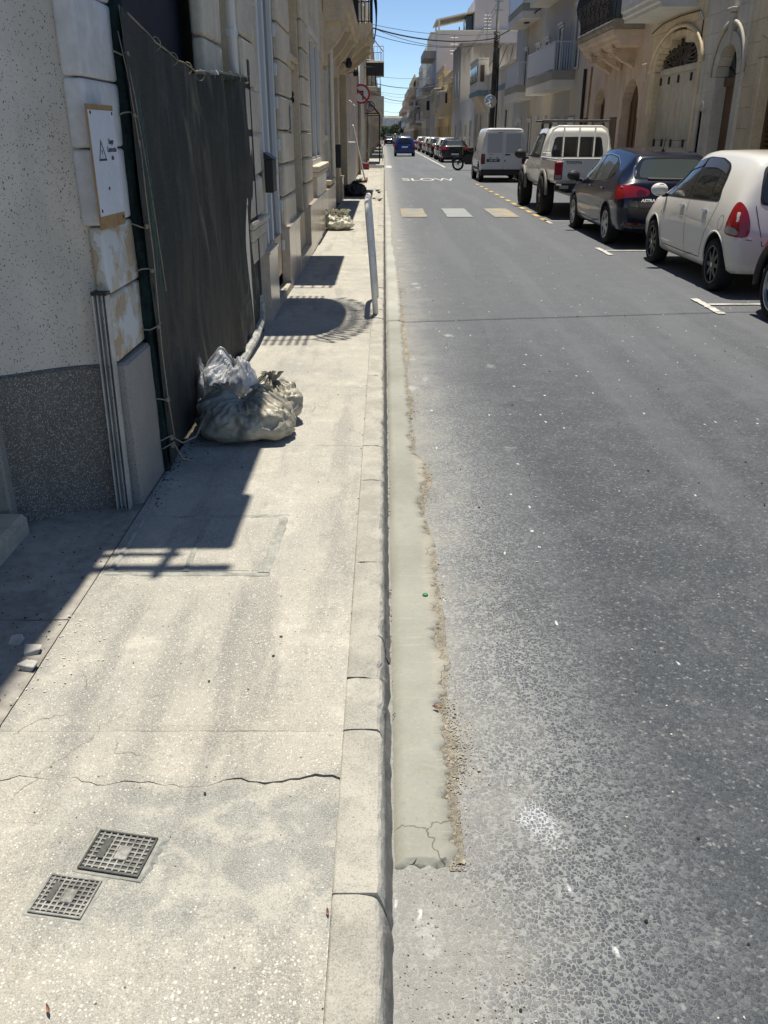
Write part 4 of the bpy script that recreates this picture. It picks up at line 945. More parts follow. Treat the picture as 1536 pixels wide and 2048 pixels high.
MB().box(-1.34, -1.3, 17.9, 19.4, .9, 2.9).build('pane', M_glass, wn_)
for a, b, c_, d in ((17.9, 17.98, .9, 2.9), (19.32, 19.4, .9, 2.9), (17.98, 19.32, 1.6, 1.7), (17.98, 19.32, .9, .98)): MB().box(-1.33, -1.16, a, b, c_, d, .005).build('frame', M_wpvc, wn_)
MB().box(-1.36, -1.03, 17.8, 19.5, .80, .89, .012).build('sill', M_lime2, wn_)
MB().tube([(-1.09, 19.75, .7), (-1.09, 19.75, 8)], .045, 10).build('down_pipe', M_wpvc, hc, smooth=True)
MB().box(-1.12, -1.0, 21.3, 21.65, 1.0, 1.5, .01).build('letter_box', M_black, hc)
def balcony_stone(par, y0, y1, xe, zb, brackets, railh=1.0, nb=24, name='balcony', th_=.5, mat=None):
    b = sub(name, par); mt = mat or M_lime2; x0 = -1.16
    pr = [(x0, zb + th_), (xe, zb + th_), (xe, zb + th_ - .1), (xe - .03, zb + th_ - .12), (xe - .05, zb + th_ - .22), (xe - .12, zb + th_ - .25), (xe - .14, zb + th_ - .36), (x0, zb + th_ - .36)]
    MB().prism(pr, 1, y0, y1).build('slab', mt, b)
    for k in range(brackets):
        y = y0 + .12 + (y1 - y0 - .5) * k / max(1, brackets - 1)
        q = []
        for i in range(13):
            a = i / 12; q.append((x0 + (xe - x0 - .12) * (1 - a) + .02, zb + th_ - .36 - .12 * math.sin(a * math.pi * 1.2) - .62 * a ** 1.6))
        q += [(x0, zb + th_ - 1.0), (x0, zb + th_ - .36)]
        br = MB().prism(q, 1, y, y + .26).build('bracket', mt, b)
        for o_ in (.06, .2): MB().tube([(p[0] + .012, y + o_, p[1] - .008) for p in q[:13]], .018, 6).build('scroll', mt, br)
    handrail(b, [(x0, y0 + .05), (xe - .05, y0 + .05), (xe - .05, y1 - .05), (x0, y1 - .05)], zb + th_, zb + th_ + railh, nb, M_iron, .014)
    return b
balcony_stone(hc, 18.6, 24.6, -.60, 3.55, 4, .95, 34)
b5 = balcony_stone(hc, 25.3, 29.5, -.30, 3.85, 3, 1.0, 30)
bk = MB(); bk.grid(lambda u, v: (-.27 + .05 * math.sin(u * 7) * (1 - v) + .07 * math.sin(v * 3.1), 25.35 + .5 * u + .05 * MN.noise((u * 4, v * 3, 1)), 5.25 - 1.25 * v - .1 * u), 16, 20).build('black_cloth', grimy('black_cloth', (.008, .008, .01), .9, .3, 9, 40, 0, 0), b5, smooth=True, recalc=False)
for k in range(3): MB().box(-.62 + k * .12, -.60 + k * .12, 25.45, 25.9, 4.4, 5.2).build('hung_cloth', plain('pale_cloth', (.6, .6, .58), .9), b5)
MB().tube([(-.32, 25.4, 4.05), (-.02, 25.5, 3.72)], .015, 6).build('waste_spout', M_wpvc, b5)

# ---- pinkish house with a lean-to sheet, lamps, awnings and signs
hd = thing('pink_house', 'pinkish stone house with metal gutter beside the no left turn sign', 'house', (0, 0, 0))
M_pink = grimy('pink_stone', (.58, .43, .32), .9, .16, 1.3, 20, 60, .35, .004, streak=.35, rand=.05)
core_and_blocks(hd, -1.15, 1, 30.0, 47.4, .1, 4.2, .42, 1.1, M_pink, [rect_open(31.2, 32.6, .1, 2.7), rect_open(35, 36.4, .1, 2.7), rect_open(41.5, 43, .9, 2.6)], .01, .3, M_limed)
MB().box(-3.2, -1.16, 30.0, 47.4, 4.2, 8.4).build('upper_wall', M_pink, hd)
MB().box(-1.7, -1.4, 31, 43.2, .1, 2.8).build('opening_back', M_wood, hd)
for a, b in ((31.15, 31.27), (32.5, 32.62), (34.95, 35.07), (36.35, 36.47)): MB().box(-1.2, -1.1, a, b, .1, 2.75, .01).build('door_frame', M_wpvc, hd)
MB().box(-1.2, -1.08, 41.3, 43.2, .8, .9, .02).build('sill', M_pink, hd)
MB().box(-1.16, -.92, 29.7, 29.95, .2, 1.5, .01).build('gas_box', M_wpvc, hd)
def lamp(y, z, par):
    l = sub('wall_lamp', par); MB().tube([(-1.14, y, z), (-1.0, y, z + .06), (-.9, y, z)], .015, 6).build('arm', M_black, l)
    MB().lathe([(0, .16), (.05, .14), (.09, .02), (.07, -.06), (0, -.08)], 12).build('shade', M_black, l, smooth=True, loc=(-.88, y, z))
lamp(23.9, 3.3, hc); lamp(29.9, 3.45, hd)
sh = thing('leaning_sheet', 'pale plastic sheet leaning on the pink house wall', 'sheet', (0, 0, 0))
MB().add([(-1.1, 33.2, 2.0), (-1.1, 33.9, 2.05), (-.66, 32.9, .13), (-.70, 34.9, .13), (-1.13, 33.2, 2.0), (-1.13, 33.9, 2.05), (-.69, 32.9, .12), (-.73, 34.9, .12)], [(0, 1, 3, 2), (4, 6, 7, 5), (0, 4, 5, 1), (2, 3, 7, 6), (0, 2, 6, 4), (1, 5, 7, 3)]).build('sheet_panel', grimy('pale_plastic_sheet', (.50, .49, .44), .6, .12, 2, 20, 0, 0), sh)
MB().box(-.70, -.62, 32.9, 34.9, .125, .22).build('foot_batten', M_wood, sh)
# weeds at the wall foot
def plant(x, y, z, r, n, label, mat):
    t = thing('weed', label, 'plant', (x, y, z)); m = MB()
    for k in range(n):
        a = RND.uniform(0, 6.28); L = r * RND.uniform(.5, 1.1); up = RND.uniform(.5, 1.3)
        ca, sa = math.cos(a), math.sin(a); p = [(ca * L * t_, sa * L * t_, up * L * (t_ - .45 * t_ * t_)) for t_ in (0, .35, .7, 1)]; w_ = .018
        n0 = len(m.v); 
        for i, q in enumerate(p):
            ww = w_ * (1, 1.3, .9, .1)[i]; m.v += [(q[0] - sa * ww, q[1] + ca * ww, q[2]), (q[0] + sa * ww, q[1] - ca * ww, q[2])]
        m.f += [(n0 + i * 2, n0 + i * 2 + 1, n0 + i * 2 + 3, n0 + i * 2 + 2) for i in range(3)]
    m.build('leaves', mat, t, recalc=False); MB().tube([(0, 0, 0), (0, 0, r * .4)], .008, 5).build('stem', mat, t)
M_weed = grimy('weed_green', (.06, .085, .03), .7, .3, 9, 40, 0, 0)
plant(-.95, 32.4, .12, .34, 60, 'green weed tuft growing by the leaning sheet', M_weed); plant(-.90, 32.95, .12, .22, 36, 'small weed tuft between the sheet and the kerb', M_weed)
for k, (x, y, r) in enumerate(((-.2, 27.8, .12), (-.15, 26.9, .10), (-.12, 23.7, .11))): plant(x, y, .12, r, 22, ('dry weed in the kerb joint beyond the black bag', 'dry weed in the kerb joint next to the black bag', 'dry weed in the kerb joint before the black bag')[k], grimy('dry_weed%d' % k, (.10, .085, .045), .8, .3, 9, 40, 0, 0))
bx = thing('red_crate', 'small dark red crate on the path beyond the leaning sheet', 'crate', (-.95, 46.2, .12))
M_red = plain('dark_red_plastic', (.22, .02, .025), .5)
MB().box(-.28, .2, -.5, .5, 0, .04).build('base', M_red, bx)
for a, b, c_, d in ((-.28, .2, -.5, -.46), (-.28, .2, .46, .5), (-.28, -.24, -.46, .46), (.16, .2, -.46, .46)): MB().box(a, b, c_, d, .04, .3, .01).build('side', M_red, bx)
# traffic signs on their posts
M_sred = plain('sign_red', (.42, .012, .02), .4); M_swht = plain('sign_white', (.66, .66, .66), .4); M_sgrey = grimy('sign_post_steel', (.30, .31, .31), .5, .15, 4, 20, 0, 0, metal=.4)
def ring(par, name, ro, ri, mat, d, n=40):
    m = MB(); v = []
    for k in range(n):
        a = 2 * math.pi * k / n; v += [(math.cos(a) * ro, d, math.sin(a) * ro), (math.cos(a) * ri, d, math.sin(a) * ri)]
    m.add(v, [(2 * k, 2 * ((k + 1) % n), 2 * ((k + 1) % n) + 1, 2 * k + 1) for k in range(n)]); return m.build(name, mat, par, recalc=False)
def round_sign(x, y, z, r, label, post, kind):
    t = thing('traffic_sign', label, 'road sign', (x, y, z), 0, 'round red bordered traffic signs')
    MB().lathe([(0, -.012), (r, -.012), (r, .012), (0, .012)], 40, 1).build('disc', M_swht, t)
    ring(t, 'red_border', r, r * .80, M_sred, -.0135)
    MB().tube([(post[0] - x, post[1] - y, post[2] - z), (post[0] - x, post[1] - y, post[3] - z)], .06, 12).build('post', M_sgrey, t, smooth=True)
    MB().box(min(0, post[0] - x), max(0, post[0] - x) + .03, .012, post[1] - y + .02, -.03, .03).build('clamp', M_sgrey, t)
    if kind == 'left':
        p = [(.06, -.30), (.14, -.30), (.14, .16), (-.16, .16), (-.16, .25), (-.34, .115), (-.16, -.02), (-.16, .07), (.06, .07)]
        m = MB(); m.add([(a * r / .5, -.014, b * r / .5) for a, b in p], [(0, 1, 2, 8), (8, 2, 3, 7), (4, 5, 6)]); m.build('turn_arrow', M_ink, t, recalc=False)
        m = MB(); s_ = r * .62; w_ = r * .07; m.add([(-s_ - w_, -.0150, s_ - w_), (-s_ + w_, -.0150, s_ + w_), (s_ + w_, -.0150, -s_ + w_), (s_ - w_, -.0150, -s_ - w_)], [(0, 1, 2, 3)]); m.build('red_slash', M_sred, t, recalc=False)
    else:
        text('numerals', '30', r * .85, M_ink, t, (0, -.0145, r * .12), (rad(90), 0, 0), 0, 1, .01); text('unit_lettering', 'km/h', r * .36, M_ink, t, (0, -.0145, -r * .45), (rad(90), 0, 0), 0, 1, .004)
round_sign(-.98, 40.4, 3.30, .385, 'round no left turn sign on a grey post', (-1.07, 40.75, .1, 4.65), 'left')
round_sign(-.92, 62.0, 3.42, .32, 'smaller round speed limit sign farther along the street', (-1.05, 62.3, .1, 3.8), 'num')
aw = thing('shop_awning', 'black folding shop awning above the path behind the signs', 'awning', (0, 0, 0))
M_aw = plain('black_awning_cloth', (.012, .012, .013), .85)
MB().add([(-1.12, 54.5, 3.75), (-1.12, 60.5, 3.75), (-.25, 60.5, 2.85), (-.25, 54.5, 2.85), (-1.12, 54.5, 3.72), (-1.12, 60.5, 3.72), (-.25, 60.5, 2.80), (-.25, 54.5, 2.80)], [(0, 1, 2, 3), (7, 6, 5, 4), (0, 4, 5, 1), (3, 2, 6, 7), (0, 3, 7, 4), (1, 5, 6, 2)]).build('canopy', M_aw, aw)
for y in (54.5, 60.5): MB().tube([(-1.1, y, 2.85), (-.27, y, 2.85)], .03, 6).build('arm', M_aw, aw); MB().tube([(-.27, y, 2.85), (-.27, y, .1)], .025, 6).build('pole', M_aw, aw)
aw2 = thing('shop_signboard', 'dark box signboard sticking out above the no left turn sign', 'signboard', (0, 0, 0))
MB().box(-1.1, .0, 58, 58.5, 5.0, 5.75, .03).build('box', plain('signboard_brown', (.03, .022, .02), .5), aw2); MB().tube([(-1.1, 58.25, 5.85), (.0, 58.25, 5.78)], .03, 6).build('bracket', M_sgrey, aw2)

# ---- generic street houses for the far rows
PAL = {'stone': (.64, .54, .40), 'cream': (.68, .60, .46), 'grey': (.54, .50, .44), 'white': (.74, .72, .67), 'yellow': (.66, .54, .34), 'pink': (.62, .48, .38), 'brown': (.44, .32, .22), 'blue': (.56, .54, .50)}
_pm = {}
def palm(k):
    if k not in _pm: _pm[k] = grimy('facade_' + k, PAL[k], .9, .15, .8, 14, 40, .3, .004, streak=.35)
    return _pm[k]
M_rail = plain('pale_railing', (.55, .56, .57), .5); M_shut = plain('green_shutter', (.03, .07, .06), .5)
def street_house(Xf, sg, y0, y1, h, col, label, floors=2, bal=(), cover=(), setback=0, name='street_house', roofbits=True, doorw=1.1):
    """sg=+1: house on the left facing +x; -1 on the right facing -x"""
    t = thing(name, label, 'house', (0, 0, 0), 0, 'houses lining the street'); m = palm(col)
    xa, xb = sorted((Xf, Xf - sg * 9)); MB().box(xa, xb, y0 + .01, y1 - .01, 0, h).build('wall', m, t)
    def bx(a, b, ya, yb, za, zb, mat, par, nm, c=0):
        p, q = sorted((Xf + sg * a, Xf + sg * b)); return MB().box(p, q, ya, yb, za, zb, c).build(nm, mat, par)
    bx(-.3, .12, y0 + .02, y1 - .02, h - .35, h - .12, m, t, 'cornice', .03); bx(-.2, .02, y0 + .015, y1 - .015, h - .12, h + .55, m, t, 'parapet', .02)
    fh = h / max(1, floors); nw = max(1, int((y1 - y0) / 2.6)); st = (y1 - y0) / nw
    for f in range(floors):
        for k in range(nw):
            yc = y0 + st * (k + .5); z0 = f * fh + (.12 if (f == 0 and k % 2 == 0) else .95); z1 = f * fh + min(2.5, fh - .5)
            if f > 0: z0 = f * fh + .25 if any(abs(b[0] - f) < .1 for b in bal) else f * fh + .8
            w_ = sub('window' if z0 > .5 else 'door', t)
            bx(0, .012, yc - .5, yc + .5, z0, z1, M_glass if (f or k % 2) else M_wood, w_, 'pane')
            for a, b, c_, d in ((-.62, -.5, z0 - .1, z1 + .12), (.5, .62, z0 - .1, z1 + .12), (-.5, .5, z1, z1 + .12)): bx(0, .06, yc + a, yc + b, c_, d, m, w_, 'frame')
            if z0 > .5: bx(0, .13, yc - .66, yc + .66, z0 - .18, z0 - .101, m, w_, 'sill')
    for fl, ya, yb, pr, kind in bal:
        b = sub('balcony', t); z = fl * fh
        if kind == 'box':                                          # enclosed timber balcony
            bx(0, pr, ya, yb, z - .05, z + .15, m, b, 'slab', .03); bm = palm(RND.choice(('brown', 'cream', 'stone', 'blue')))
            bx(0, pr - .05, ya + .05, yb - .05, z + .15, z + 1.0, bm, b, 'apron'); bx(0, pr - .08, ya + .08, yb - .08, z + 1.0, z + 2.2, M_glass, b, 'pane'); bx(0, pr + .03, ya - .02, yb + .02, z + 2.2, z + 2.4, bm, b, 'roof', .03)
            n = max(2, int((yb - ya) / .7))
            for k in range(n + 1): yy = ya + .05 + (yb - ya - .16) * k / n; bx(pr - .085, pr - .03, yy, yy + .07, z + 1.0, z + 2.2, bm, b, 'mullion')
            for k in (0, .5, 1): bx(pr - .55, pr - .09, ya + .051, ya + .058, z + 1.0, z + 2.2, bm, b, 'mullion') if k == .5 else None
        else:
            bx(0, pr, ya, yb, z - .08, z + .14, m, b, 'slab', .02)
            if kind == 'solid': bx(pr - .12, pr, ya, yb, z + .14, z + 1.1, m, b, 'parapet'); bx(0, pr - .12, ya, ya + .12, z + .14, z + 1.1, m, b, 'parapet')
            else:
                mt = M_rail if kind == 'pale' else M_iron; X = Xf + sg * (pr - .04)
                handrail(b, [(Xf, ya + .03), (X, ya + .03), (X, yb - .03)], z + .14, z + 1.1, max(8, int((yb - ya + pr) / .22)), mt, .013)
    for z0, z1, ya, yb, pr in cover: bx(0, pr, ya, yb, z0, z1, m, t, 'upper_room')
    return t
street_house(-1.15, 1, 52.6, 59, 8.2, 'cream', 'cream house directly behind the no left turn sign', 2, ((1, 54, 58, .7, 'iron'),))
street_house(-1.15, 1, 59, 68, 6.8, 'brown', 'brown stone house under the black awning', 2)
street_house(-1.15, 1, 68, 84, 9.6, 'cream', 'cream and tan apartment house on the left with stacked balconies', 3, ((1, 69, 83, 1.15, 'solid'), (2, 69, 83, 1.15, 'pale')), ())
street_house(-1.15, 1, 84, 102, 11, 'pink', 'pinkish apartment house beyond the stacked balconies on the left', 3, ((1, 86, 100, 1.0, 'solid'), (2, 86, 100, 1.0, 'iron')))
street_house(-1.15, 1, 102, 126, 9.5, 'grey', 'grey house second from the far end on the left', 3, ((1, 104, 122, 1.0, 'solid'), (2, 104, 122, .8, 'iron')))
street_house(-1.15, 1, 126, 200, 9.0, 'stone', 'stone house at the far end on the left', 3, ((1, 128, 150, 1.0, 'box'), (2, 160, 190, 1.0, 'iron')))
# ================================================================ right side
XR = 6.4
M_greyst = grimy('grey_limestone', (.58, .54, .46), .9, .12, 1.3, 20, 60, .35, .004, streak=.3, rand=.06)
M_warmst = grimy('ochre_limestone', (.64, .53, .37), .9, .14, 1.3, 20, 60, .35, .004, streak=.35, rand=.06)
M_rose = grimy('rose_limestone', (.64, .50, .385), .9, .12, 1.3, 20, 60, .3, .004, streak=.3, rand=.05)
def rbox(x0, x1, y0, y1, z0, z1, nm, mat, par, c=0): return MB().box(x0, x1, y0, y1, z0, z1, c).build(nm, mat, par)
# ---- louvred house at the right edge
r0 = thing('louvred_house', 'stone house with dark louvred shutters at the right edge', 'house', (0, 0, 0))
core_and_blocks(r0, XR, -1, 9.0, 17.0, .1, 4.5, .34, .62, M_warmst, [arch_open(15.4, .75, 2.9, .1)], .006, .35, M_limed)
voussoirs(r0, XR, -1, 15.4, .75, 2.9, .26, 9, M_warmst); rbox(XR - .03, XR + .3, 16.15, 16.40, .1, 2.9, 'jamb', M_warmst, r0, .02)
rbox(XR + .01, XR + .3, 14.3, 14.62, .1, 2.9, 'jamb', M_warmst, r0, .02)
shu = sub('shutter', r0); rbox(XR + .26, XR + .3, 14.65, 16.15, .1, 3.6, 'backing', M_dark, shu)
rbox(XR + .16, XR + .24, 16.07, 16.15, .15, 2.9, 'frame', M_wood, shu); rbox(XR + .16, XR + .24, 15.40, 15.48, .15, 2.9, 'frame', M_wood, shu); rbox(XR + .16, XR + .24, 15.48, 16.07, 1.28, 1.42, 'frame', M_wood, shu); rbox(XR + .16, XR + .24, 14.65, 14.73, .15, 2.9, 'frame', M_wood, shu); rbox(XR + .16, XR + .24, 14.73, 15.32, 1.28, 1.42, 'frame', M_wood, shu); rbox(XR + .16, XR + .24, 15.32, 15.398, .15, 2.9, 'frame', M_wood, shu); rbox(XR + .16, XR + .24, 14.65, 16.15, 2.9, 3.0, 'frame', M_wood, shu)
for k in range(36):
    z = .2 + k * .075
    if 1.2 < z < 1.42: continue
    for ys_ in (15.482, 14.735): o = block('slat', -.006, .006, -.2925, .2925, -.035, .035, 0, M_wood, shu); o.location = (XR + .2, ys_ + .2925, z); o.rotation_euler = (0, rad(-38), 0)
rbox(XR + .02, XR + 9, 9.0, 17.0, 4.5, 8.5, 'upper_wall', M_warmst, r0)
# ---- grey stone house with the hooded arched doorway
r1 = thing('arched_door_house', 'grey ashlar house with a hooded arched wooden doorway', 'house', (0, 0, 0))
core_and_blocks(r1, XR, -1, 17.0, 19.35, .1, 4.6, .34, .66, M_greyst, [arch_open(17.82, .52, 2.72, .12), rect_open(18.82, 19.06, 1.0, 2.2)], .006, .4, M_limed)
voussoirs(r1, XR, -1, 17.82, .52, 2.72, .2, 9, M_greyst, .4, .03)
for s_ in (-1, 1): rbox(XR - .03, XR + .4, *sorted((17.82 + s_ * .52, 17.82 + s_ * .72)), .1, 2.72, 'jamb', M_greyst, r1, .02)
hd_ = [(17.82 + math.cos(a) * .84, 2.72 + math.sin(a) * .88) for a in [math.pi * k / 20 for k in range(21)]]
MB().tube([(XR - .03, y, z) for y, z in hd_], .035, 6).build('hood_mould', M_greyst, r1, smooth=True)
rbox(XR - .09, XR + .1, 17.76, 17.88, 3.22, 3.75, 'finial', M_greyst, r1, .03); rbox(XR - .12, XR + .1, 17.70, 17.94, 3.75, 3.82, 'finial_cap', M_greyst, r1, .01)
d_ = sub('door', r1)
for k in range(4): rbox(XR + .20, XR + .24, 17.32 + k * .25, 17.32 + k * .25 + .24, .15, 2.55, 'plank', M_wood, d_, .006)
rbox(XR + .15, XR + .26, 17.3, 18.34, 2.55, 2.70, 'transom', M_wood, d_, .015); rbox(XR + .22, XR + .26, 17.3, 18.34, 2.7, 3.3, 'fanlight', M_glass, d_)
for k in range(5): MB().tube([(XR + .20, 17.82, 2.7), (XR + .20, 17.82 + math.cos(math.pi * (k + .5) / 5) * .5, 2.72 + math.sin(math.pi * (k + .5) / 5) * .5)], .012, 6).build('iron_bar', M_iron, d_)
MB().tube([(XR + .19, 17.5, 1.25), (XR + .13, 17.5, 1.25), (XR + .13, 17.5, 1.1)], .012, 6).build('handle', M_black, d_)
n_ = sub('niche', r1); rbox(XR + .25, XR + .3, 18.8, 19.08, 1.0, 2.3, 'back', M_wood, n_); voussoirs(n_, XR, -1, 18.94, .12, 2.14, .07, 5, M_greyst, .25, .03)
for s_ in (-1, 1): rbox(XR - .03, XR + .25, *sorted((18.94 + s_ * .12, 18.94 + s_ * .19)), 1.0, 2.14, 'jamb', M_greyst, n_, .008)
rbox(XR - .08, XR + .2, 18.72, 19.16, .9, 1.0, 'sill', M_greyst, n_, .01); rbox(XR - .02, XR + .2, 18.7, 18.98, .35, .62, 'vent', M_dark, n_)
rbox(XR - .05, XR + .1, 16.98, 17.05, .1, 8.5, 'down_pipe', M_greyst, r1, .02)
rbox(XR + .02, XR + 9, 17.0, 19.35, 4.6, 8.5, 'upper_wall', M_greyst, r1)
# ---- ochre house with the garage
r2 = thing('garage_house', 'ochre stone house with an arched plank garage door and iron lunette', 'house', (0, 0, 0))
yc, hw, zs_g = 21.05, 1.52, 3.05
def flat_arch(z):
    if z <= zs_g: return (yc - hw - .1, yc + hw + .1)
    d = (z - zs_g) / .62
    if d < 1.05: q = (hw + .1) * math.sqrt(max(0, 1 - (d / 1.05) ** 2)); return (yc - q, yc + q)
core_and_blocks(r2, XR, -1, 19.35, 23.2, .1, 4.6, .34, .62, M_warmst, [flat_arch], .007, .35, M_limed)
voussoirs(r2, XR, -1, yc, hw, zs_g, .27, 15, M_warmst, .35, .02, rz=.40)
hd_ = [(yc + math.cos(a) * (hw + .3), zs_g + math.sin(a) * .80) for a in [math.pi * k / 24 for k in range(25)]]
MB().tube([(XR - .03, y, z) for y, z in hd_], .04, 6).build('hood_mould', M_warmst, r2, smooth=True)
for s_ in (-1, 1): rbox(XR - .02, XR + .35, *sorted((yc + s_ * hw, yc + s_ * (hw + .2))), .1, zs_g, 'jamb', M_warmst, r2, .02)
gd = sub('garage_door', r2)
for k in range(16):
    y = yc - hw + k * .19
    for za, zb in ((.12, 1.586), (1.592, 2.96)): rbox(XR + .15, XR + .185 + (k % 2) * .006, y + .004, y + .186, za, zb, 'plank', M_greyw, gd, .006)
rbox(XR + .12, XR + .26, yc - hw, yc + hw, 2.965, 3.10, 'transom', M_greyw, gd, .02); rbox(XR + .24, XR + .3, yc - hw, yc + hw, .1, 3.0, 'backing', M_dark, gd)
for z in (1.53, 2.84):
    for y in (yc - 1.42, yc - .75, yc + .12, yc + .8, yc + 1.42): rbox(XR + .125, XR + .149, y - .05, y + .05, z - .08, z + .08, 'hinge', M_iron, gd, .008)
rbox(XR + .138, XR + .149, yc + .08, yc + .26, 2.05, 2.38, 'notice', plain('pink_notice', (.5, .36, .31), .7), gd)
lu = sub('lunette', r2); rbox(XR + .22, XR + .28, yc - hw, yc + hw, 3.1, 3.75, 'pane', M_glass, lu)
for k in range(15):
    a = math.pi * (k + .5) / 15; p = [(XR + .17, yc + math.cos(a) * hw * q, zs_g + .05 + math.sin(a) * .58 * q + .05 * math.sin(q * 9 + k)) for q in (.12, .3, .5, .7, .85, 1)]
    MB().tube(p, .022, 6).build('iron_scroll', grimy('rusty_iron%d' % (k % 3), (.085, .075, .06), .7, .3, 9, 40, 0, 0) if k < 3 else bpy.data.materials['rusty_iron%d' % (k % 3)], lu)
for q in (.3, .62): MB().tube([(XR + .17, yc + math.cos(a) * hw * q, zs_g + .05 + math.sin(a) * .58 * q) for a in [math.pi * k / 16 for k in range(17)]], .018, 6).build('iron_hoop', M_iron, lu)
rbox(XR + .02, XR + 9, 19.35, 23.2, 4.6, 8.5, 'upper_wall', M_warmst, r2)
bc = sub('balcony', r2)
MB().prism([(6.45, 4.10), (5.65, 4.10), (5.65, 4.17), (5.60, 4.20), (5.60, 4.28), (5.55, 4.31), (5.55, 4.40), (6.45, 4.40)], 1, 20.05, 22.95).build('slab', grimy('white_render', (.58, .57, .53), .85, .1, 2, 20, 50, .2, .002), bc)
rbox(5.55, 5.62, 20.05, 22.95, 4.40, 5.3, 'parapet', M_wpaint, bc); rbox(5.62, 6.4, 20.05, 20.12, 4.40, 5.3, 'parapet', M_wpaint, bc)
MB().tube([(XR - .02, 23.1, 3.9), (XR - .02, 22.3, 4.02), (XR - .02, 21, 4.04), (XR - .02, 19.8, 4.0), (XR - .02, 19.5, 3.8), (XR - .02, 19.5, 3.5)], .012, 6).build('cable', M_black, r2)
# ---- rose house with two arches and the carved iron balcony
r3 = thing('carved_balcony_house', 'rose stone house with two deep arches under a carved iron railed balcony', 'house', (0, 0, 0))
core_and_blocks(r3, XR, -1, 23.2, 30.3, .1, 4.4, 1.0, 2.2, M_rose, [arch_open(24.55, .92, 2.12), arch_open(28.0, .82, 2.15)], .004, .3, M_rose, 0, 0, .003)
for yy, hw_, zz in ((24.55, .92, 2.12), (28.0, .82, 2.15)):
    voussoirs(r3, XR, -1, yy, hw_ - .02, zz, .5, 13, M_rose, .3, .004); d_ = sub('door', r3)
    for s_ in (-1, 1): rbox(XR - .004, XR + .3, *sorted((yy + s_ * (hw_ - .02), yy + s_ * (hw_ + .1))), .1, zz, 'jamb', M_rose, r3)
    rbox(XR + .25, XR + .29, yy - hw_, yy + hw_, .1, zz + hw_, 'leaf', M_wood, d_)
    for k in range(5): rbox(XR + .22, XR + .249, yy - hw_ + k * hw_ / 2.3, yy - hw_ + k * hw_ / 2.3 + .09, .1, zz + .4, 'stile', M_wood, d_, .01)
    rbox(XR + .215, XR + .249, yy - hw_, yy + hw_, 1.0, 1.12, 'stile', M_wood, d_, .01)
    rbox(XR + .21, XR + .214, yy - .5, yy - .28, 1.5, 1.75, 'notice', M_paper, d_)
rbox(XR - .02, XR + .05, 25.75, 26.5, .1, 2.15, 'meter_cupboard', M_wood, r3, .01)
rbox(XR - .04, XR + .05, 23.25, 23.65, 2.9, 3.3, 'name_plaque', M_rose, r3, .02)
rbox(XR + .02, XR + 9, 23.2, 30.3, 4.4, 8.5, 'upper_wall', M_rose, r3)
ob = sub('balcony', r3)
MB().prism([(6.45, 3.72), (5.88, 3.72), (5.84, 3.80), (5.76, 3.84), (5.74, 3.92), (5.66, 3.96), (5.62, 4.08), (6.45, 4.08)], 1, 23.9, 27.9).build('slab', M_rose, ob)
MB().prism([(6.45, 4.085), (5.64, 4.085), (5.56, 4.16), (5.56, 4.24), (5.66, 4.30), (6.45, 4.30)], 1, 23.85, 27.95).build('slab', M_mort, ob)
for k, y in enumerate((24.5, 25.7, 26.9)):
    q = [(5.75 + .62 * a, 3.70 - .18 * math.sin(a * math.pi) * (1 - a * .3) - .42 * a ** 2) for a in [i / 12 for i in range(13)]] + [(6.44, 3.72), (5.75, 3.72)]
    br = MB().prism(q, 1, y, y + .24).build('bracket', M_rose, ob)
    for cx, cz, rr, trn in ((5.86, 3.60, .105, 1), (6.28, 3.42, .09, -1)):
        for yy in (y - .012, y + .252):
            MB().tube([(cx + trn * math.cos(a) * rr * (1 - a / 14), yy, cz + math.sin(a) * rr * (1 - a / 14)) for a in [i * .55 for i in range(22)]], .02, 6).build('scroll', M_rose, br)
handrail(ob, [(6.4, 23.95), (5.62, 23.95), (5.62, 27.85), (6.4, 27.85)], 4.30, 5.35, 44, M_iron, .013, .16)
for k in range(9): MB().tube([(5.60 + .03 * math.sin(a * 2), 24.1 + k * .42 + .1 * math.cos(a), 4.75 + .1 * math.sin(a)) for a in [i * .5 for i in range(14)]], .012, 6).build('iron_scroll', M_iron, ob)
rbox(6.0, 6.38, 24.4, 26.2, 4.3, 5.3, 'stored_furniture', plain('dark_grey_plastic', (.03, .032, .036), .5), ob, .05)
# pipes and cables at its far end
pc = thing('cable_bundle', 'black drainpipe and rusty cables between the rose and beige houses', 'pipe', (0, 0, 0))
MB().tube([(XR - .06, 30.1, .1), (XR - .06, 30.1, 3.6)], .05, 8).build('pipe', M_black, pc); MB().tube([(XR - .03, 29.5, .1), (XR - .03, 29.45, 2.0), (XR - .03, 29.3, 3.6)], .025, 6).build('cable', M_ply, pc); MB().box(XR - .1, XR, 29.4, 29.6, 1.9, 2.2, .01).build('junction_box', M_wood, pc)
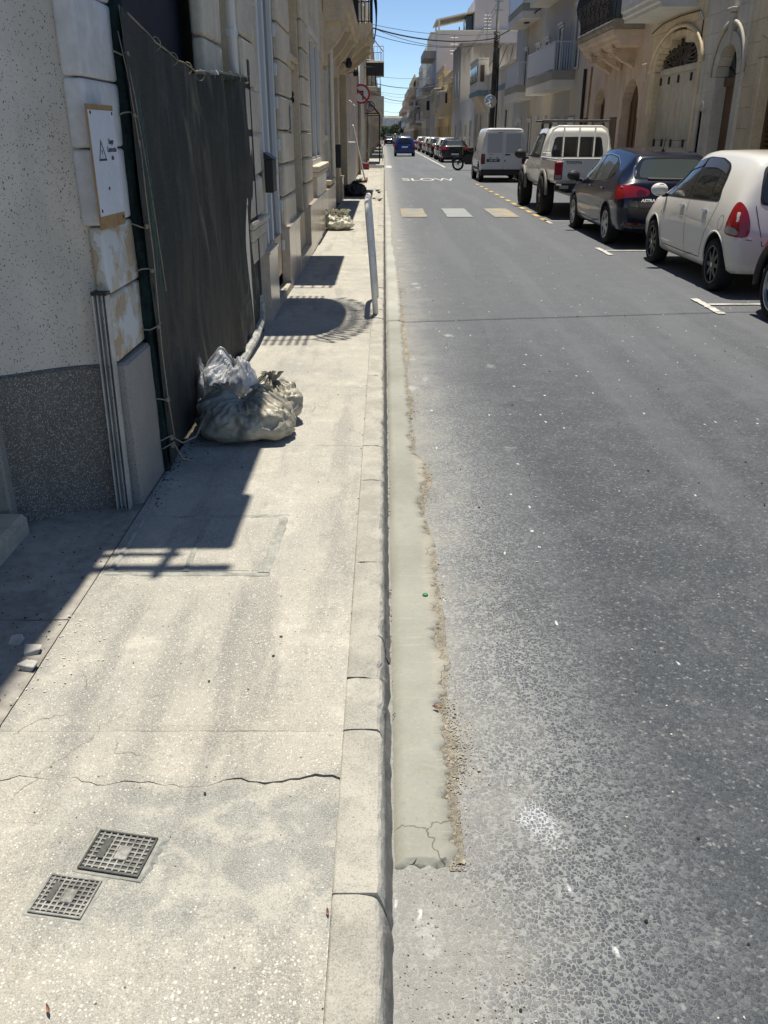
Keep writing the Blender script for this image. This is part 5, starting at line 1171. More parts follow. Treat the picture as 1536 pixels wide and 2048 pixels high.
# ---- modern beige apartment block
r4 = thing('apartment_block', 'modern beige apartment block with glass and white railed balconies', 'building', (0, 0, 0))
M_beige = grimy('beige_render', (.56, .50, .40), .9, .07, 1.0, 14, 60, .2, .003); M_taupe = grimy('taupe_render', (.33, .31, .27), .9, .07, 1.0, 14, 60, .2, .003); M_lav = grimy('grey_lilac_render', (.44, .425, .405), .9, .06, 1.0, 14, 60, .2, .003); M_offw = grimy('off_white_render', (.68, .64, .56), .9, .07, 1.0, 14, 60, .2, .003)
M_frost = plain('frosted_glass', (.50, .52, .56), .35)
rbox(XR, XR + 12, 30.3, 46.5, 0, 10.5, 'wall', M_beige, r4)
for ya, yb in ((32.6, 36), (41.5, 46.5)): rbox(XR - .012, XR + .1, ya, yb, .1, 3.1, 'grey_panel', M_lav, r4)
for ya, yb in ((33.2, 38.5), (43, 46.5)): rbox(XR - .012, XR + .1, ya, yb, 3.7, 6.2, 'grey_panel', M_lav, r4)
def apt_bal(y0, y1, zb, glass=True):
    b = sub('balcony', r4); x0 = 5.65
    rbox(x0, XR, y0, y1, zb, zb + .27, 'slab', M_offw, b); rbox(x0 - .01, XR, y0 - .01, y1 + .01, zb + .273, zb + .55, 'fascia', M_taupe, b)
    if glass:
        rbox(x0 + .02, x0 + .035, y0 + .03, y1 - .03, zb + .6, zb + 1.38, 'glass_panel', M_frost, b); rbox(x0, x0 + .05, y0, y1, zb + 1.38, zb + 1.42, 'rail', M_rail, b)
        for y in (y0 + .01, y1 - .03): rbox(x0 + .005, x0 + .05, y, y + .04, zb + .55, zb + 1.38, 'post', M_rail, b)
        n = 8
        for k in range(n): rbox(x0 + .1 + k * .085, x0 + .12 + k * .085, y0 + .02, y0 + .04, zb + .55, zb + 1.38, 'baluster', M_rail, b)
        rbox(x0 + .05, XR, y0 + .01, y0 + .05, zb + 1.38, zb + 1.42, 'rail', M_rail, b)
apt_bal(32.0, 37.8, 3.13); apt_bal(40.4, 44.3, 3.10); apt_bal(40.0, 44.3, 6.07); apt_bal(31.6, 38.0, 6.2)
rbox(5.95, 6.15, 41.2, 41.6, 6.03, 6.069, 'soffit_lamp', M_black, r4)
for y, z0, z1 in ((31.5, 3.7, 5.6), (34.5, 3.75, 5.3), (37.2, 4.2, 5.1), (39.4, 4.2, 5.1), (42.6, 3.7, 5.2), (44.3, .9, 2.2), (40.6, .9, 2.3)):
    w_ = sub('window', r4); rbox(XR - .02, XR - .014, y, y + .8, z0, z1, 'pane', M_glass, w_)
    for a, b, c_, d in ((0, .07, z0, z1), (.73, .8, z0, z1), (.07, .73, z1 - .08, z1), (.07, .73, z0, z0 + .06)): rbox(XR - .06, XR - .0135, y + a, y + b, c_, d, 'frame', M_wpvc, w_)
    rbox(XR - .1, XR - .0136, y - .05, y + .85, z1 + .01, z1 + .07, 'hood', M_wpvc, w_)
for y in (31.4, 34.2):
    d_ = sub('door', r4); rbox(XR - .02, XR - .0145, y, y + 1.9, .1, 2.3, 'recess', M_taupe, d_); rbox(XR - .05, XR - .021, y + .05, y + 1.0, .1, 2.25, 'leaf', M_wpvc, d_); rbox(XR - .054, XR - .051, y + .4, y + .6, 1.2, 1.8, 'grille', M_taupe, d_)
for y in (36.9, 38.8, 43.4): rbox(XR - .12, XR - .013, y, y + .12, 2.15, 2.4, 'wall_lamp', M_wpvc, r4, .02)
rbox(XR - .06, XR - .013, 38.2, 38.9, .8, 1.5, 'meter_box', M_taupe, r4)
# ---- cream house with blue band and bay
r5 = thing('blue_band_house', 'low cream house with a blue band and closed balcony behind the pole', 'house', (0, 0, 0))
M_creamr = grimy('cream_render', (.68, .57, .43), .9, .1, .9, 14, 50, .25, .003, streak=.25); M_bband = grimy('faded_blue_paint', (.20, .29, .33), .85, .12, 2, 20, 0, 0)
rbox(XR, XR + 10, 46.5, 66, 0, 4.95, 'wall', M_creamr, r5); rbox(XR - .03, XR + .2, 46.5, 66, 3.95, 4.2, 'blue_band', M_bband, r5); rbox(XR - .08, XR + 10, 46.52, 66.02, 4.96, 5.06, 'coping', M_offw, r5)
gb = sub('closed_balcony', r5); rbox(5.75, XR, 58.5, 63.5, 4.2, 5.9, 'body', M_offw, gb, .02); rbox(5.72, XR, 58.45, 63.55, 3.95, 4.19, 'blue_band', M_bband, gb); rbox(5.7, XR, 58.4, 63.6, 5.91, 6.0, 'roof', M_offw, gb)
rbox(5.9, 6.15, 58.46, 58.499, 4.7, 5.6, 'pane', M_wood, gb)
for k in range(5): rbox(5.715, 5.749, 58.8 + k * .95, 59.5 + k * .95, 4.7, 5.6, 'pane', M_glass, gb)
MB().prism([(5.8, 3.94), (6.4, 3.94), (6.4, 3.0)], 1, 59, 63).build('corbel', M_creamr, gb)
for y in (48.4, 52.6, 56.2, 61, 64.2):
    d_ = sub('door', r5); rbox(XR - .02, XR - .005, y, y + 1.0, .1, 2.9, 'leaf', M_glass if y != 56.2 else M_taupe, d_)
    for a, b in ((-.15, 0), (1.0, 1.15)): rbox(XR - .06, XR - .005, y + a, y + b, .1, 3.05, 'frame', M_offw, d_)
# ---- weathered tall house
r6 = thing('weathered_house', 'tall weathered house with a stained blank side wall', 'house', (0, 0, 0))
def stained():
    g = NG('stained_render', .92, 0, .2); x, y, z = g.sep(); n = g.noise(.9, 6, .65); st = g.noise(1, 6, .65, vec=g.vmap((1.6, 1.6, .22)))
    c = g.mix(n, (.50, .44, .33), (.64, .57, .45)); zz = g.ma('ADD', z, g.ma('MULTIPLY_ADD', st, 4.5, -2.2)); c = g.mix(g.ma('MULTIPLY', g.step(zz, 6.6, 8.2), .75), c, (.20, .155, .125))
    c = g.mix(g.step(g.ma('ADD', z, g.ma('MULTIPLY', n, 2)), 4.8, 4.2), c, (.62, .61, .59)); g.col(c); g.bump(g.noise(30, 5), .3, .01); return g.m
M_stain = stained()
rbox(XR - .05, XR + 12, 79.1, 88, 0, 8.45, 'wall', M_stain, r6); rbox(XR - .08, XR + 12, 79.05, 88.05, 8.46, 8.6, 'coping', M_mort, r6); rbox(XR - .04, XR + 8, 66.1, 79.04, 0, 4.1, 'low_wall', M_wpaint, r6)
for y, z0, z1 in ((68, .1, 2.6), (72, .9, 2.4), (76.5, .1, 2.7), (82, .9, 2.4), (80.5, 4.6, 6.6), (84, 4.6, 6.6)):
    w_ = sub('window', r6); rbox(XR - .07, XR - .052, y, y + 1.0, z0, z1, 'pane', M_glass, w_)
    for a, b in ((-.12, 0), (1, 1.12)): rbox(XR - .10, XR - .052, y + a, y + b, z0 - .1, z1 + .1, 'frame', M_offw, w_)
for k in range(3): MB().tube([(XR + 3.2 + k * .5, 79.07, 8.4), (XR + 1.2 + k * 1.2, 79.05, 5.1)], .02, 5).build('cable', M_black, r6)
# ---- lilac party wall with roof terrace
r7 = thing('lilac_block', 'tall lilac grey apartment block with a pergola on its roof terrace', 'building', (0, 0, 0))
M_lil = grimy('lilac_render', (.50, .475, .49), .92, .06, .5, 8, 40, .2, .004)
rbox(XR, XR + 22, 117, 130, 0, 13.1, 'wall', M_lil, r7); rbox(10.9, XR + 22, 117.3, 128, 13.1, 16.6, 'penthouse', M_lil, r7); rbox(10.0, 10.89, 119.2, 122.29, 13.3, 15.0, 'side_window', M_glass, r7)
rbox(XR - .05, XR + 22, 116.95, 130.05, 13.11, 13.25, 'coping', M_offw, r7)
for x in (6.6, 9.6): 
    for y in (118, 125): rbox(x, x + .16, y, y + .16, 13.25, 14.4, 'pergola_post', M_wpvc, r7)
MB().add([(6.3, 117.5, 14.3), (10.9, 117.5, 15.2), (10.9, 126, 15.2), (6.3, 126, 14.3), (6.3, 117.5, 14.45), (10.9, 117.5, 15.35), (10.9, 126, 15.35), (6.3, 126, 14.45)], [(0, 1, 2, 3), (4, 5, 6, 7), (0, 1, 5, 4), (3, 2, 6, 7), (0, 3, 7, 4), (1, 2, 6, 5)]).build('pergola_roof', M_offw, r7)
bl_ = sub('balcony', r7); rbox(4.9, XR, 119, 128, 10.4, 11.2, 'parapet', M_taupe, bl_)
bl_ = sub('balcony', r7); rbox(5.2, XR, 119, 128, 6.6, 7.5, 'parapet', M_taupe, bl_)
# ---- yellow house and the far rows
street_house(XR, -1, 88.1, 102, 6.7, 'yellow', 'yellow limestone house with open balcony before the lilac block', 2, ((1, 89, 93.5, .9, 'solid'), (1, 95, 100.5, .8, 'box')))
street_house(XR, -1, 102, 116.9, 8.0, 'yellow', 'ochre house with closed timber balcony below the lilac wall', 2, ((1, 104, 111, .9, 'box'),))
street_house(XR, -1, 130.1, 143, 11.6, 'grey', 'grey apartment house just beyond the lilac block', 3, ((1, 132, 141, 1.0, 'box'), (2, 132, 141, 1.1, 'pale')), ((11.6, 14.6, 133, 143, -.8),))
street_house(XR, -1, 143, 158, 11.0, 'white', 'white apartment house with pale railed balconies far down the street', 3, ((1, 145, 156, 1.1, 'pale'), (2, 145, 156, 1.1, 'solid')), ((11.0, 14.0, 147, 157, -1),))
street_house(XR, -1, 158, 174, 12.2, 'blue', 'bluish grey apartment house far down the right side', 4, ((1, 160, 171, .9, 'box'), (2, 160, 171, 1.1, 'pale'), (3, 160, 171, 1.1, 'iron')))
street_house(XR, -1, 174, 200, 11.0, 'brown', 'brown apartment house far down the right side', 3, ((1, 176, 196, 1.1, 'box'), (2, 176, 196, 1.3, 'solid')))
street_house(XR, -1, 200, 240, 12.8, 'stone', 'stone coloured block second from the far end on the right', 4, ((1, 203, 236, 1.0, 'box'), (3, 203, 236, 1.3, 'solid')))
street_house(XR, -1, 240, 330, 11.5, 'pink', 'pinkish block at the far end on the right', 3, ((1, 245, 300, 1.0, 'box'), (2, 260, 320, 1.3, 'solid')))
# ---- end of the street: pale building and trees
eb = thing('end_building', 'pale flat roofed building closing the far end of the street', 'building', (0, 0, 0))
rbox(-14, 30, 352, 372, 0, 8.2, 'wall', palm('cream'), eb); rbox(-3, 7.5, 350.5, 351.9, 4.8, 7.4, 'front_bay', palm('white'), eb)
for k in range(10): rbox(-12 + k * 3.6, -10.4 + k * 3.6, 351.9, 351.99, 4.6, 6.6, 'window', M_glass, eb)
def tree(x, y, h, r, label, seed):
    rr = random.Random(seed); t = thing('street_tree', label, 'tree', (x, y, 0), 0, 'trees at the end of the street')
    MB().tube([(0, 0, 0), (.05, .1, h * .3), (.1, .05, h * .55)], [.22, .17, .10], 8).build('trunk', M_wood, t)
    for k in range(5):
        a = rr.uniform(0, 6.28); MB().tube([(.05, .1, h * .32), (math.cos(a) * r * .5, math.sin(a) * r * .5, h * .6)], [.09, .03], 6).build('limb', M_wood, t)
    m = MB(); cl = [(rr.gauss(0, r * .45), rr.gauss(0, r * .45), h * .62 + rr.gauss(0, h * .16), r * rr.uniform(.3, .5)) for _ in range(14)]
    for _ in range(1500):
        c = rr.choice(cl); d = Vector((rr.gauss(0, 1), rr.gauss(0, 1), rr.gauss(0, 1))).normalized() * c[3] * rr.uniform(.5, 1.05); p = Vector(c[:3]) + d
        u = Vector((rr.gauss(0, 1), rr.gauss(0, 1), rr.gauss(0, 1))).normalized(); w_ = u.cross(d.normalized()); w_ = w_.normalized() if w_.length > .01 else Vector((1, 0, 0)); s_ = rr.uniform(.12, .26)
        m.add([p - u * s_, p + w_ * s_ * .6, p + u * s_, p - w_ * s_ * .6], [(0, 1, 2, 3)])
    m.build('crown', M_tree, t, recalc=False)
M_tree = grimy('tree_leaves', (.055, .085, .035), .7, .4, .8, 6, 0, 0)
for k, (x, y, h, r, lb_) in enumerate(((2.2, 300, 4.6, 2.0, 'round green tree left of the pair at the street end'), (4.9, 306, 5.4, 2.2, 'taller green tree right of the pair at the street end'), (-.3, 330, 4.0, 1.6, 'small green tree in front of the end building'), (8.0, 338, 6.5, 2.6, 'green tree partly hidden by the far right houses'))): tree(x, y, h, r, lb_, k + 3)

# ---- utility pole with mirror and wires
up = thing('utility_pole', 'dark wooden utility pole with cable clamps beside the blue band house', 'pole', (5.95, 51, 0))
M_pole = grimy('tarred_wood', (.06, .052, .045), .9, .3, 2, 30, 60, .4, .005); M_cable = plain('cable_black', (.012, .012, .013), .6)
MB().tube([(-.10, 0, .1), (-.04, 0, 5.6), (-.02, 0, 6.2)], [.15, .13, .12], 12).build('post', M_pole, up, smooth=True); MB().tube([(-.02, 0, 6.2), (.02, 0, 9.2)], .085, 10).build('upper_post', M_sgrey, up, smooth=True)
for z in (7.6, 8.0, 6.6): MB().box(-.2, .24, -.04, .04, z, z + .07).build('cross_arm', M_sgrey, up)
for k in range(10): MB().tube([(-.02 + .16 * math.cos(a + k), -.08, 6.0 + .06 * k + .1 * math.sin(a)) for a in [i * .6 for i in range(9)]], .014, 5).build('cable_loop', M_cable, up)
MB().tube([(.12, -.05, 5.9), (.14, -.05, 3), (.13, -.05, .1)], .05, 6).build('cable_duct', M_cable, up); MB().box(-.1, .14, -.2, -.1, 4.9, 5.75, .03).build('junction_box', M_cable, up)
mi = thing('traffic_mirror', 'round convex traffic mirror fixed to the utility pole', 'mirror', (5.72, 50.75, 3.35))
MB().lathe([(0, -.10), (.12, -.09), (.22, -.06), (.28, -.01)], 32, 1).build('mirror_dome', plain('mirror_chrome', (.75, .77, .78), .05, 1.0), mi, smooth=True)
MB().lathe([(.28, -.02), (.32, -.03), (.33, .02), (.28, .03), (.0, .05)], 32, 1).build('mirror_rim', M_swht, mi, smooth=True); MB().tube([(0, .04, 0), (.15, .2, 0)], .025, 6).build('bracket', M_sgrey, mi)
def wire(a, b, sag, r, label):
    pts = []
    for i in range(25):
        t_ = i / 24; p = Vector(a).lerp(Vector(b), t_); p.z -= sag * 4 * t_ * (1 - t_); pts.append(p)
    tag(MB().tube(pts, r, 5).build('overhead_wire', M_cable, None), label, 'wire', 'overhead wires across the street')
wire((5.9, 51, 6.55), (-1.15, 47.5, 6.75), .25, .012, 'highest thin wire from the pole to the left houses')
wire((5.9, 51, 6.35), (-1.15, 47.0, 6.6), .38, .035, 'thick black cable from the pole to the left houses')
wire((5.9, 51, 6.15), (-1.15, 47.0, 6.35), .45, .014, 'thin wire just under the thick cable from the pole')
wire((5.9, 51, 6.25), (-1.15, 45.0, 6.5), .6, .012, 'slack thin wire below the thick cable from the pole')
wire((5.9, 51, 8.0), (5.7, 66, 6.9), .1, .012, 'stay wire running back from the pole top')
wire((5.9, 51, 7.7), (5.6, 66, 6.7), .1, .012, 'second stay wire running back from the pole top')
wire((5.9, 51, 6.4), (6.3, 34, 6.4), .15, .03, 'black cable running from the pole to the apartment block')
for k, (ya, yb, za, zb, sg) in enumerate(((86, 84, 6.7, 6.5, .3), (88, 85, 6.2, 6.0, .5), (100, 98, 6.0, 5.9, .4), (112, 108, 6.4, 6.0, .9), (128, 126, 7.2, 7.0, .8), (150, 150, 7.2, 7.0, .8), (170, 170, 6.3, 6.0, .7), (200, 200, 7, 6.8, .9), (230, 230, 7, 6.5, .8))):
    wire((6.3, ya, za), (-1.1, yb, zb), sg, .014 if k not in (1, 3) else .03, 'far overhead wire number ' + ('one', 'two', 'three', 'four', 'five', 'six', 'seven', 'eight', 'nine')[k] + ' counting away from the pole')
wire((6.3, 11.0, 7.6), (-1.1, 9.6, 6.0), .3, .013, 'cable crossing above the camera that shades the road')
ant = thing('roof_aerial', 'television aerial on the roof of the ochre house', 'aerial', (6.9, 95, 7.4)); MB().tube([(0, 0, 0), (0, 0, 3.2)], .035, 6).build('mast', M_sgrey, ant)
for k in range(6): MB().tube([(-.35, 0, 1.6 + k * .28), (.35, 0, 1.6 + k * .28)], .03, 5).build('element', M_sgrey, ant)
ant = thing('roof_aerial', 'television aerial on the roof of the weathered house', 'aerial', (8.6, 81, 8.6)); MB().tube([(0, 0, -.2), (0, 0, 2.4)], .03, 6).build('mast', M_sgrey, ant)
for k in range(5): MB().tube([(-.3, 0, 1.2 + k * .24), (.3, 0, 1.2 + k * .24)], .022, 5).build('element', M_sgrey, ant)
# ================================================================ vehicles
M_tyre = grimy('tyre_rubber', (.016, .016, .017), .85, .3, 9, 50, 90, .3, .003); M_trim = plain('black_trim', (.014, .014, .015), .55); M_gap = plain('panel_gap', (.01, .01, .01), .9)
M_cglass = plain('car_glass', (.018, .021, .023), .035, 0, .9); M_cglass2 = plain('car_glass_greenish', (.05, .065, .065), .05, 0, .9); M_vent = plain('smoked_visor', (.05, .045, .04), .12)
M_tail = plain('tail_lamp_red', (.33, .008, .012), .12, 0, .6, .6); M_taild = plain('tail_lamp_dark', (.12, .004, .006), .15, 0, .6, .6); M_lens = plain('clear_lens', (.30, .30, .30), .12, 0, .6); M_head = plain('chrome', (.6, .6, .6), .12, 1.0)
M_rimb = plain('rim_black', (.02, .02, .021), .35); M_rims = plain('rim_silver', (.42, .43, .44), .35, .8); M_under = plain('underbody', (.008, .008, .008), .9)
P_white = paint('paint_white', (.72, .71, .68)); P_navy = paint('paint_navy', (.0035, .006, .022), .03, .3); P_red = paint('paint_red', (.20, .010, .010), .2); P_blue = paint('paint_blue', (.008, .04, .20), .1); P_blk = paint('paint_black', (.005, .0055, .007), .05); P_silver = paint('paint_silver', (.42, .41, .38)); P_hilux = paint('paint_pickup_white', (.74, .73, .70)); P_van = paint('paint_van_white', (.66, .67, .68)); P_dred = paint('paint_maroon', (.10, .03, .035))
def crom(t, a, b, c, d): return .5 * ((2 * b) + (-a + c) * t + (2 * a - 5 * b + 4 * c - d) * t * t + (-a + 3 * b - 3 * c + d) * t * t * t)
def lofted(ctrl, sub_=4, bulge=.025):
    rows = []
    for i in range(len(ctrl) - 1):
        p = [ctrl[max(0, i - 1)], ctrl[i], ctrl[i + 1], ctrl[min(len(ctrl) - 1, i + 2)]]
        for k in range(sub_): rows.append([crom(k / sub_, *(q[j] for q in p)) for j in range(9)])
    rows.append(list(ctrl[-1])); m = MB(); n = 0
    for y, zl, wl, zm, wm, zb, wb, zt, wt in rows:
        e = max(.0, min(1.0, (zt - zb) / .35)); sh = .065 * e
        h = [(0, zl), (wl * .6, zl), (wl * .92, zl + .008), (wl, zl + .05), ((wl + wm) / 2 + .012, (zl + zm) / 2), (wm, zm), ((wm + wb) / 2 + .012, (zm + zb) / 2), (wb, zb),
             (wb * .67 + wt * .33 + bulge * e, zb * .67 + (zt - sh) * .33), (wb * .33 + wt * .67 + bulge * e, zb * .33 + (zt - sh) * .67), (wt, zt - sh), (wt * .93, zt - sh * .4), (wt * .8, zt - sh * .12), (wt * .45, zt - .002), (0, zt)]
        ring_ = h + [(-a, b) for a, b in h[-2:0:-1]]; n = len(ring_); m.v += [(a, y, b) for a, b in ring_]
    R_ = len(rows); m.f = [(j * n + i, j * n + (i + 1) % n, (j + 1) * n + (i + 1) % n, (j + 1) * n + i) for j in range(R_ - 1) for i in range(n)]
    m.f += [tuple(range(n))[::-1], tuple((R_ - 1) * n + i for i in range(n))]
    return m
def cut_arches(me, arches, w):
    """boolean the wheel arches; arches [(y, z, r)]"""
    o = bpy.data.objects.new('tmp', me); COL.objects.link(o); tmp = [o]
    me.materials.append(M_under) if len(me.materials) < 2 else None
    for (y, z, r) in arches:
        for s_ in (-1, 1):
            c = MB(); c.tube([(s_ * (w - .30), y, z), (s_ * (w + .25), y, z)], r, 36); cm = c.mesh('cut'); cm.materials.append(M_under)
            co = bpy.data.objects.new('cut', cm); COL.objects.link(co); tmp.append(co)
            md = o.modifiers.new('b', 'BOOLEAN'); md.object = co; md.operation = 'DIFFERENCE'; md.solver = 'EXACT'; md.material_mode = 'TRANSFER'
    dg = bpy.context.evaluated_depsgraph_get(); dg.update(); r_ = bpy.data.meshes.new_from_object(o.evaluated_get(dg))
    for q in tmp: bpy.data.objects.remove(q)
    return r_
def bodymesh(ctrl, mat, arches, w, bulge=.025, sub_=4):
    me = lofted(ctrl, sub_, bulge).mesh('body'); me.materials.append(mat); me = cut_arches(me, arches, w); me.shade_smooth()
    b = bmesh.new(); b.from_mesh(me)
    for e in b.edges:
        if len(e.link_faces) == 2 and e.calc_face_angle(0) > rad(48): e.smooth = False
    b.to_mesh(me); b.free(); return me
class Car:
    def __init__(s, name, label, cat, loc, rz=0.0, group='cars parked along the right kerb'):
        s.t = thing(name, label, cat, loc, rz, group); s.bv = None
    def body(s, me, name='body'):
        o = link(name, me, None, s.t); b = bmesh.new(); b.from_mesh(me); s.bv = BVHTree.FromBMesh(b); b.free(); return o
    def patch(s, name, poly, mode, mat, off=.004, par=None, step=.07, smooth=True, rnd=True):
        if rnd:
            for _ in range(2):
                q = []
                for i in range(len(poly)):
                    a, c_ = Vector(poly[i]), Vector(poly[(i + 1) % len(poly)]); d_ = min(.25, .035 / max(.001, (c_ - a).length)); q += [a.lerp(c_, d_), c_.lerp(a, d_)]
                poly = [tuple(p) for p in q]
        b = bmesh.new(); vs = [b.verts.new((u, v, 0)) for u, v in poly]; b.faces.new(vs)
        us = [p[0] for p in poly]; v_ = [p[1] for p in poly]
        for ax, lo, hi in ((0, min(us), max(us)), (1, min(v_), max(v_))):
            k = lo + step
            while k < hi - step * .3:
                co = (k, 0, 0) if ax == 0 else (0, k, 0); no = (1, 0, 0) if ax == 0 else (0, 1, 0)
                bmesh.ops.bisect_plane(b, geom=b.verts[:] + b.edges[:] + b.faces[:], plane_co=co, plane_no=no); k += step
        D = {'L': Vector((1, 0, 0)), 'R': Vector((-1, 0, 0)), 'B': Vector((0, 1, 0)), 'F': Vector((0, -1, 0)), 'T': Vector((0, 0, -1)), 'C': Vector((.75, .66, 0)).normalized(), 'D': Vector((-.75, .66, 0)).normalized()}[mode]
        for v in b.verts:
            u, w_ = v.co.x, v.co.y
            p = {'L': Vector((-3, u, w_)), 'R': Vector((3, u, w_)), 'B': Vector((u, -4, w_)), 'F': Vector((u, 9, w_)), 'T': Vector((u, w_, 5)), 'C': Vector((-.66, .75, 0)).normalized() * -u - D * 4 + Vector((0, 0, w_)), 'D': Vector((.66, .75, 0)).normalized() * -u - D * 4 + Vector((0, 0, w_))}[mode]
            h, n, i, d = s.bv.ray_cast(p, D)
            if h is None:
                h, n, i, d = s.bv.find_nearest(p + D * 3)
            v.co = h - D * off
        me = bpy.data.meshes.new(name); b.to_mesh(me); b.free()
        if smooth: me.shade_smooth()
        return link(name, me, mat, par or s.t)
    def line(s, name, pts, mode, mat, w=.007, off=.003, par=None):
        for i in range(len(pts) - 1):
            a, b = Vector(pts[i]), Vector(pts[i + 1]); d = (b - a).normalized(); n = Vector((-d.y, d.x)) * w / 2
            s.patch(name, [a - n, b - n, b + n, a + n], mode, mat, off, par, .12, True, False)
    def wheel(s, x, y, r, w, rim, style, nsp=7, rr=.68):
        sg = 1 if x > 0 else -1
        t = MB().lathe([(r * rr, -w / 2 + .02), (r * .80, -w / 2), (r * .93, -w / 2 + .006), (r * .985, -w / 2 + .03), (r, -w * .2), (r, w * .2), (r * .985, w / 2 - .03), (r * .93, w / 2 - .006), (r * .80, w / 2), (r * rr, w / 2 - .02)], 40, 0).build('wheel', M_tyre, s.t, smooth=True, loc=(x, y, r * .985))
        o = w / 2 * sg; m = MB()
        m.lathe([(r * rr * 1.01, o - sg * .005), (r * rr * .93, o - sg * .004), (r * rr * .9, o - sg * .03), (r * rr * .88, -o * .3)], 40, 0)
        if style == 'cap':
            m.lathe([(r * rr * .9, o - sg * .02), (r * rr * .6, o - sg * .012), (r * rr * .2, o - sg * .006), (0, o - sg * .005)], 40, 0)
        else:
            for k in range(nsp):
                a = 2 * math.pi * k / nsp; ca, sa = math.cos(a), math.sin(a); wd = r * .085 * (1.0 if nsp > 6 else 1.6); hu = r * .12
                v = []
                for rad_, ww, dx in ((hu, wd * 1.1, .012), (r * rr * .92, wd * .75, .02)):
                    for q in (-1, 1):
                        for dd in (0, .03): v.append((o - sg * (dx + dd), ca * rad_ - sa * ww * q, sa * rad_ + ca * ww * q))
                m.add(v, [(0, 2, 6, 4), (1, 5, 7, 3), (0, 4, 5, 1), (2, 3, 7, 6)])
            m.lathe([(r * .16, o - sg * .012), (0, o - sg * .01)], 20, 0)
        m.build('rim', rim, t, recalc=True)
        MB().lathe([(r * rr * .88, -o * .2), (0, -o * .2)], 24, 0).build('brake_disc', M_under, t)
        MB().lathe([(r * .09, o - sg * .008), (.0, o - sg * .004)], 16, 0).build('hub_cap', M_head if style != 'cap' else rim, t)
        if style == 'cap':
            for k in range(nsp):
                a = 2 * math.pi * (k + .5) / nsp; ca, sa = math.cos(a), math.sin(a); p = []
                for rad_, ww in ((r * rr * .38, r * .035), (r * rr * .82, r * .10)):
                    p += [(rad_, -ww), (rad_, ww)]
                q = [p[0], p[2], p[3], p[1]]
                MB().add([(o - sg * .0045 + sg * .012 * 0 - sg * .0, ca * u - sa * v_, sa * u + ca * v_) for u, v_ in q], [(0, 1, 2, 3)]).build('vent_slot', M_under, t, recalc=False)
    def lip(s, x, y, z, r, mat, w):
        sg = 1 if x > 0 else -1; pts = []
        for k in range(21):
            a = math.pi * (k / 20) * 1.1 - .157; yy, zz = y + r * math.cos(a), z + r * math.sin(a)
            h = s.bv.ray_cast(Vector((sg * 3, y + (r + .012) * math.cos(a), z + (r + .012) * math.sin(a))), Vector((-sg, 0, 0)))[0]
            if h: pts.append((h.x - sg * .004, yy, zz))
        if len(pts) > 3: MB().tube(pts, .013, 6).build('arch_lip', mat, s.t, smooth=True)
    def mirror(s, x, y, z, mat, k=1.0):
        sg = 1 if x > 0 else -1; m = MB()
        def f(u, v):
            a = 2 * math.pi * u; b = math.pi * v; return (x + sg * .10 * k * math.sin(b) * math.cos(a) ** 1 * 1.0, y + .07 * k * math.cos(b) * 1.0 - .02, z + .075 * k * math.sin(b) * math.sin(a))
        m.grid(f, 20, 12, True); o = m.build('mirror', mat, s.t, smooth=True)
        MB().lathe([(.065 * k, -.045 * k), (0, -.047 * k)], 18, 1, (x, y - .02, z)).build('mirror_glass', M_cglass, o)
        MB().box(*sorted((x - sg * .16 * k, x - sg * .05)), y - .03, y + .03, z - .085 * k, z - .04 * k, .01).build('mirror_arm', M_trim, o)
    def handle(s, y, z, mat, w=.88, side=-1):
        h, n, i, d = s.bv.ray_cast(Vector((side * 3, y, z)), Vector((-side, 0, 0)))
        if h: MB().box(*sorted((h.x - side * .01, h.x + side * .035)), y - .075, y + .075, z - .014, z + .014, .012).build('door_handle', mat, s.t)
    def plate(s, x, z, body, y, w=.5, mat=None, tm=None):
        p = MB().box(x - w / 2, x + w / 2, y - .012, y, z - .055, z + .055, .004).build('number_plate', mat or M_swht, s.t)
        if body: text('plate_lettering', body, .085, tm or M_ink, p, (x, y - .0135, z), (rad(90), 0, 0), .0005, 1.05, .002)

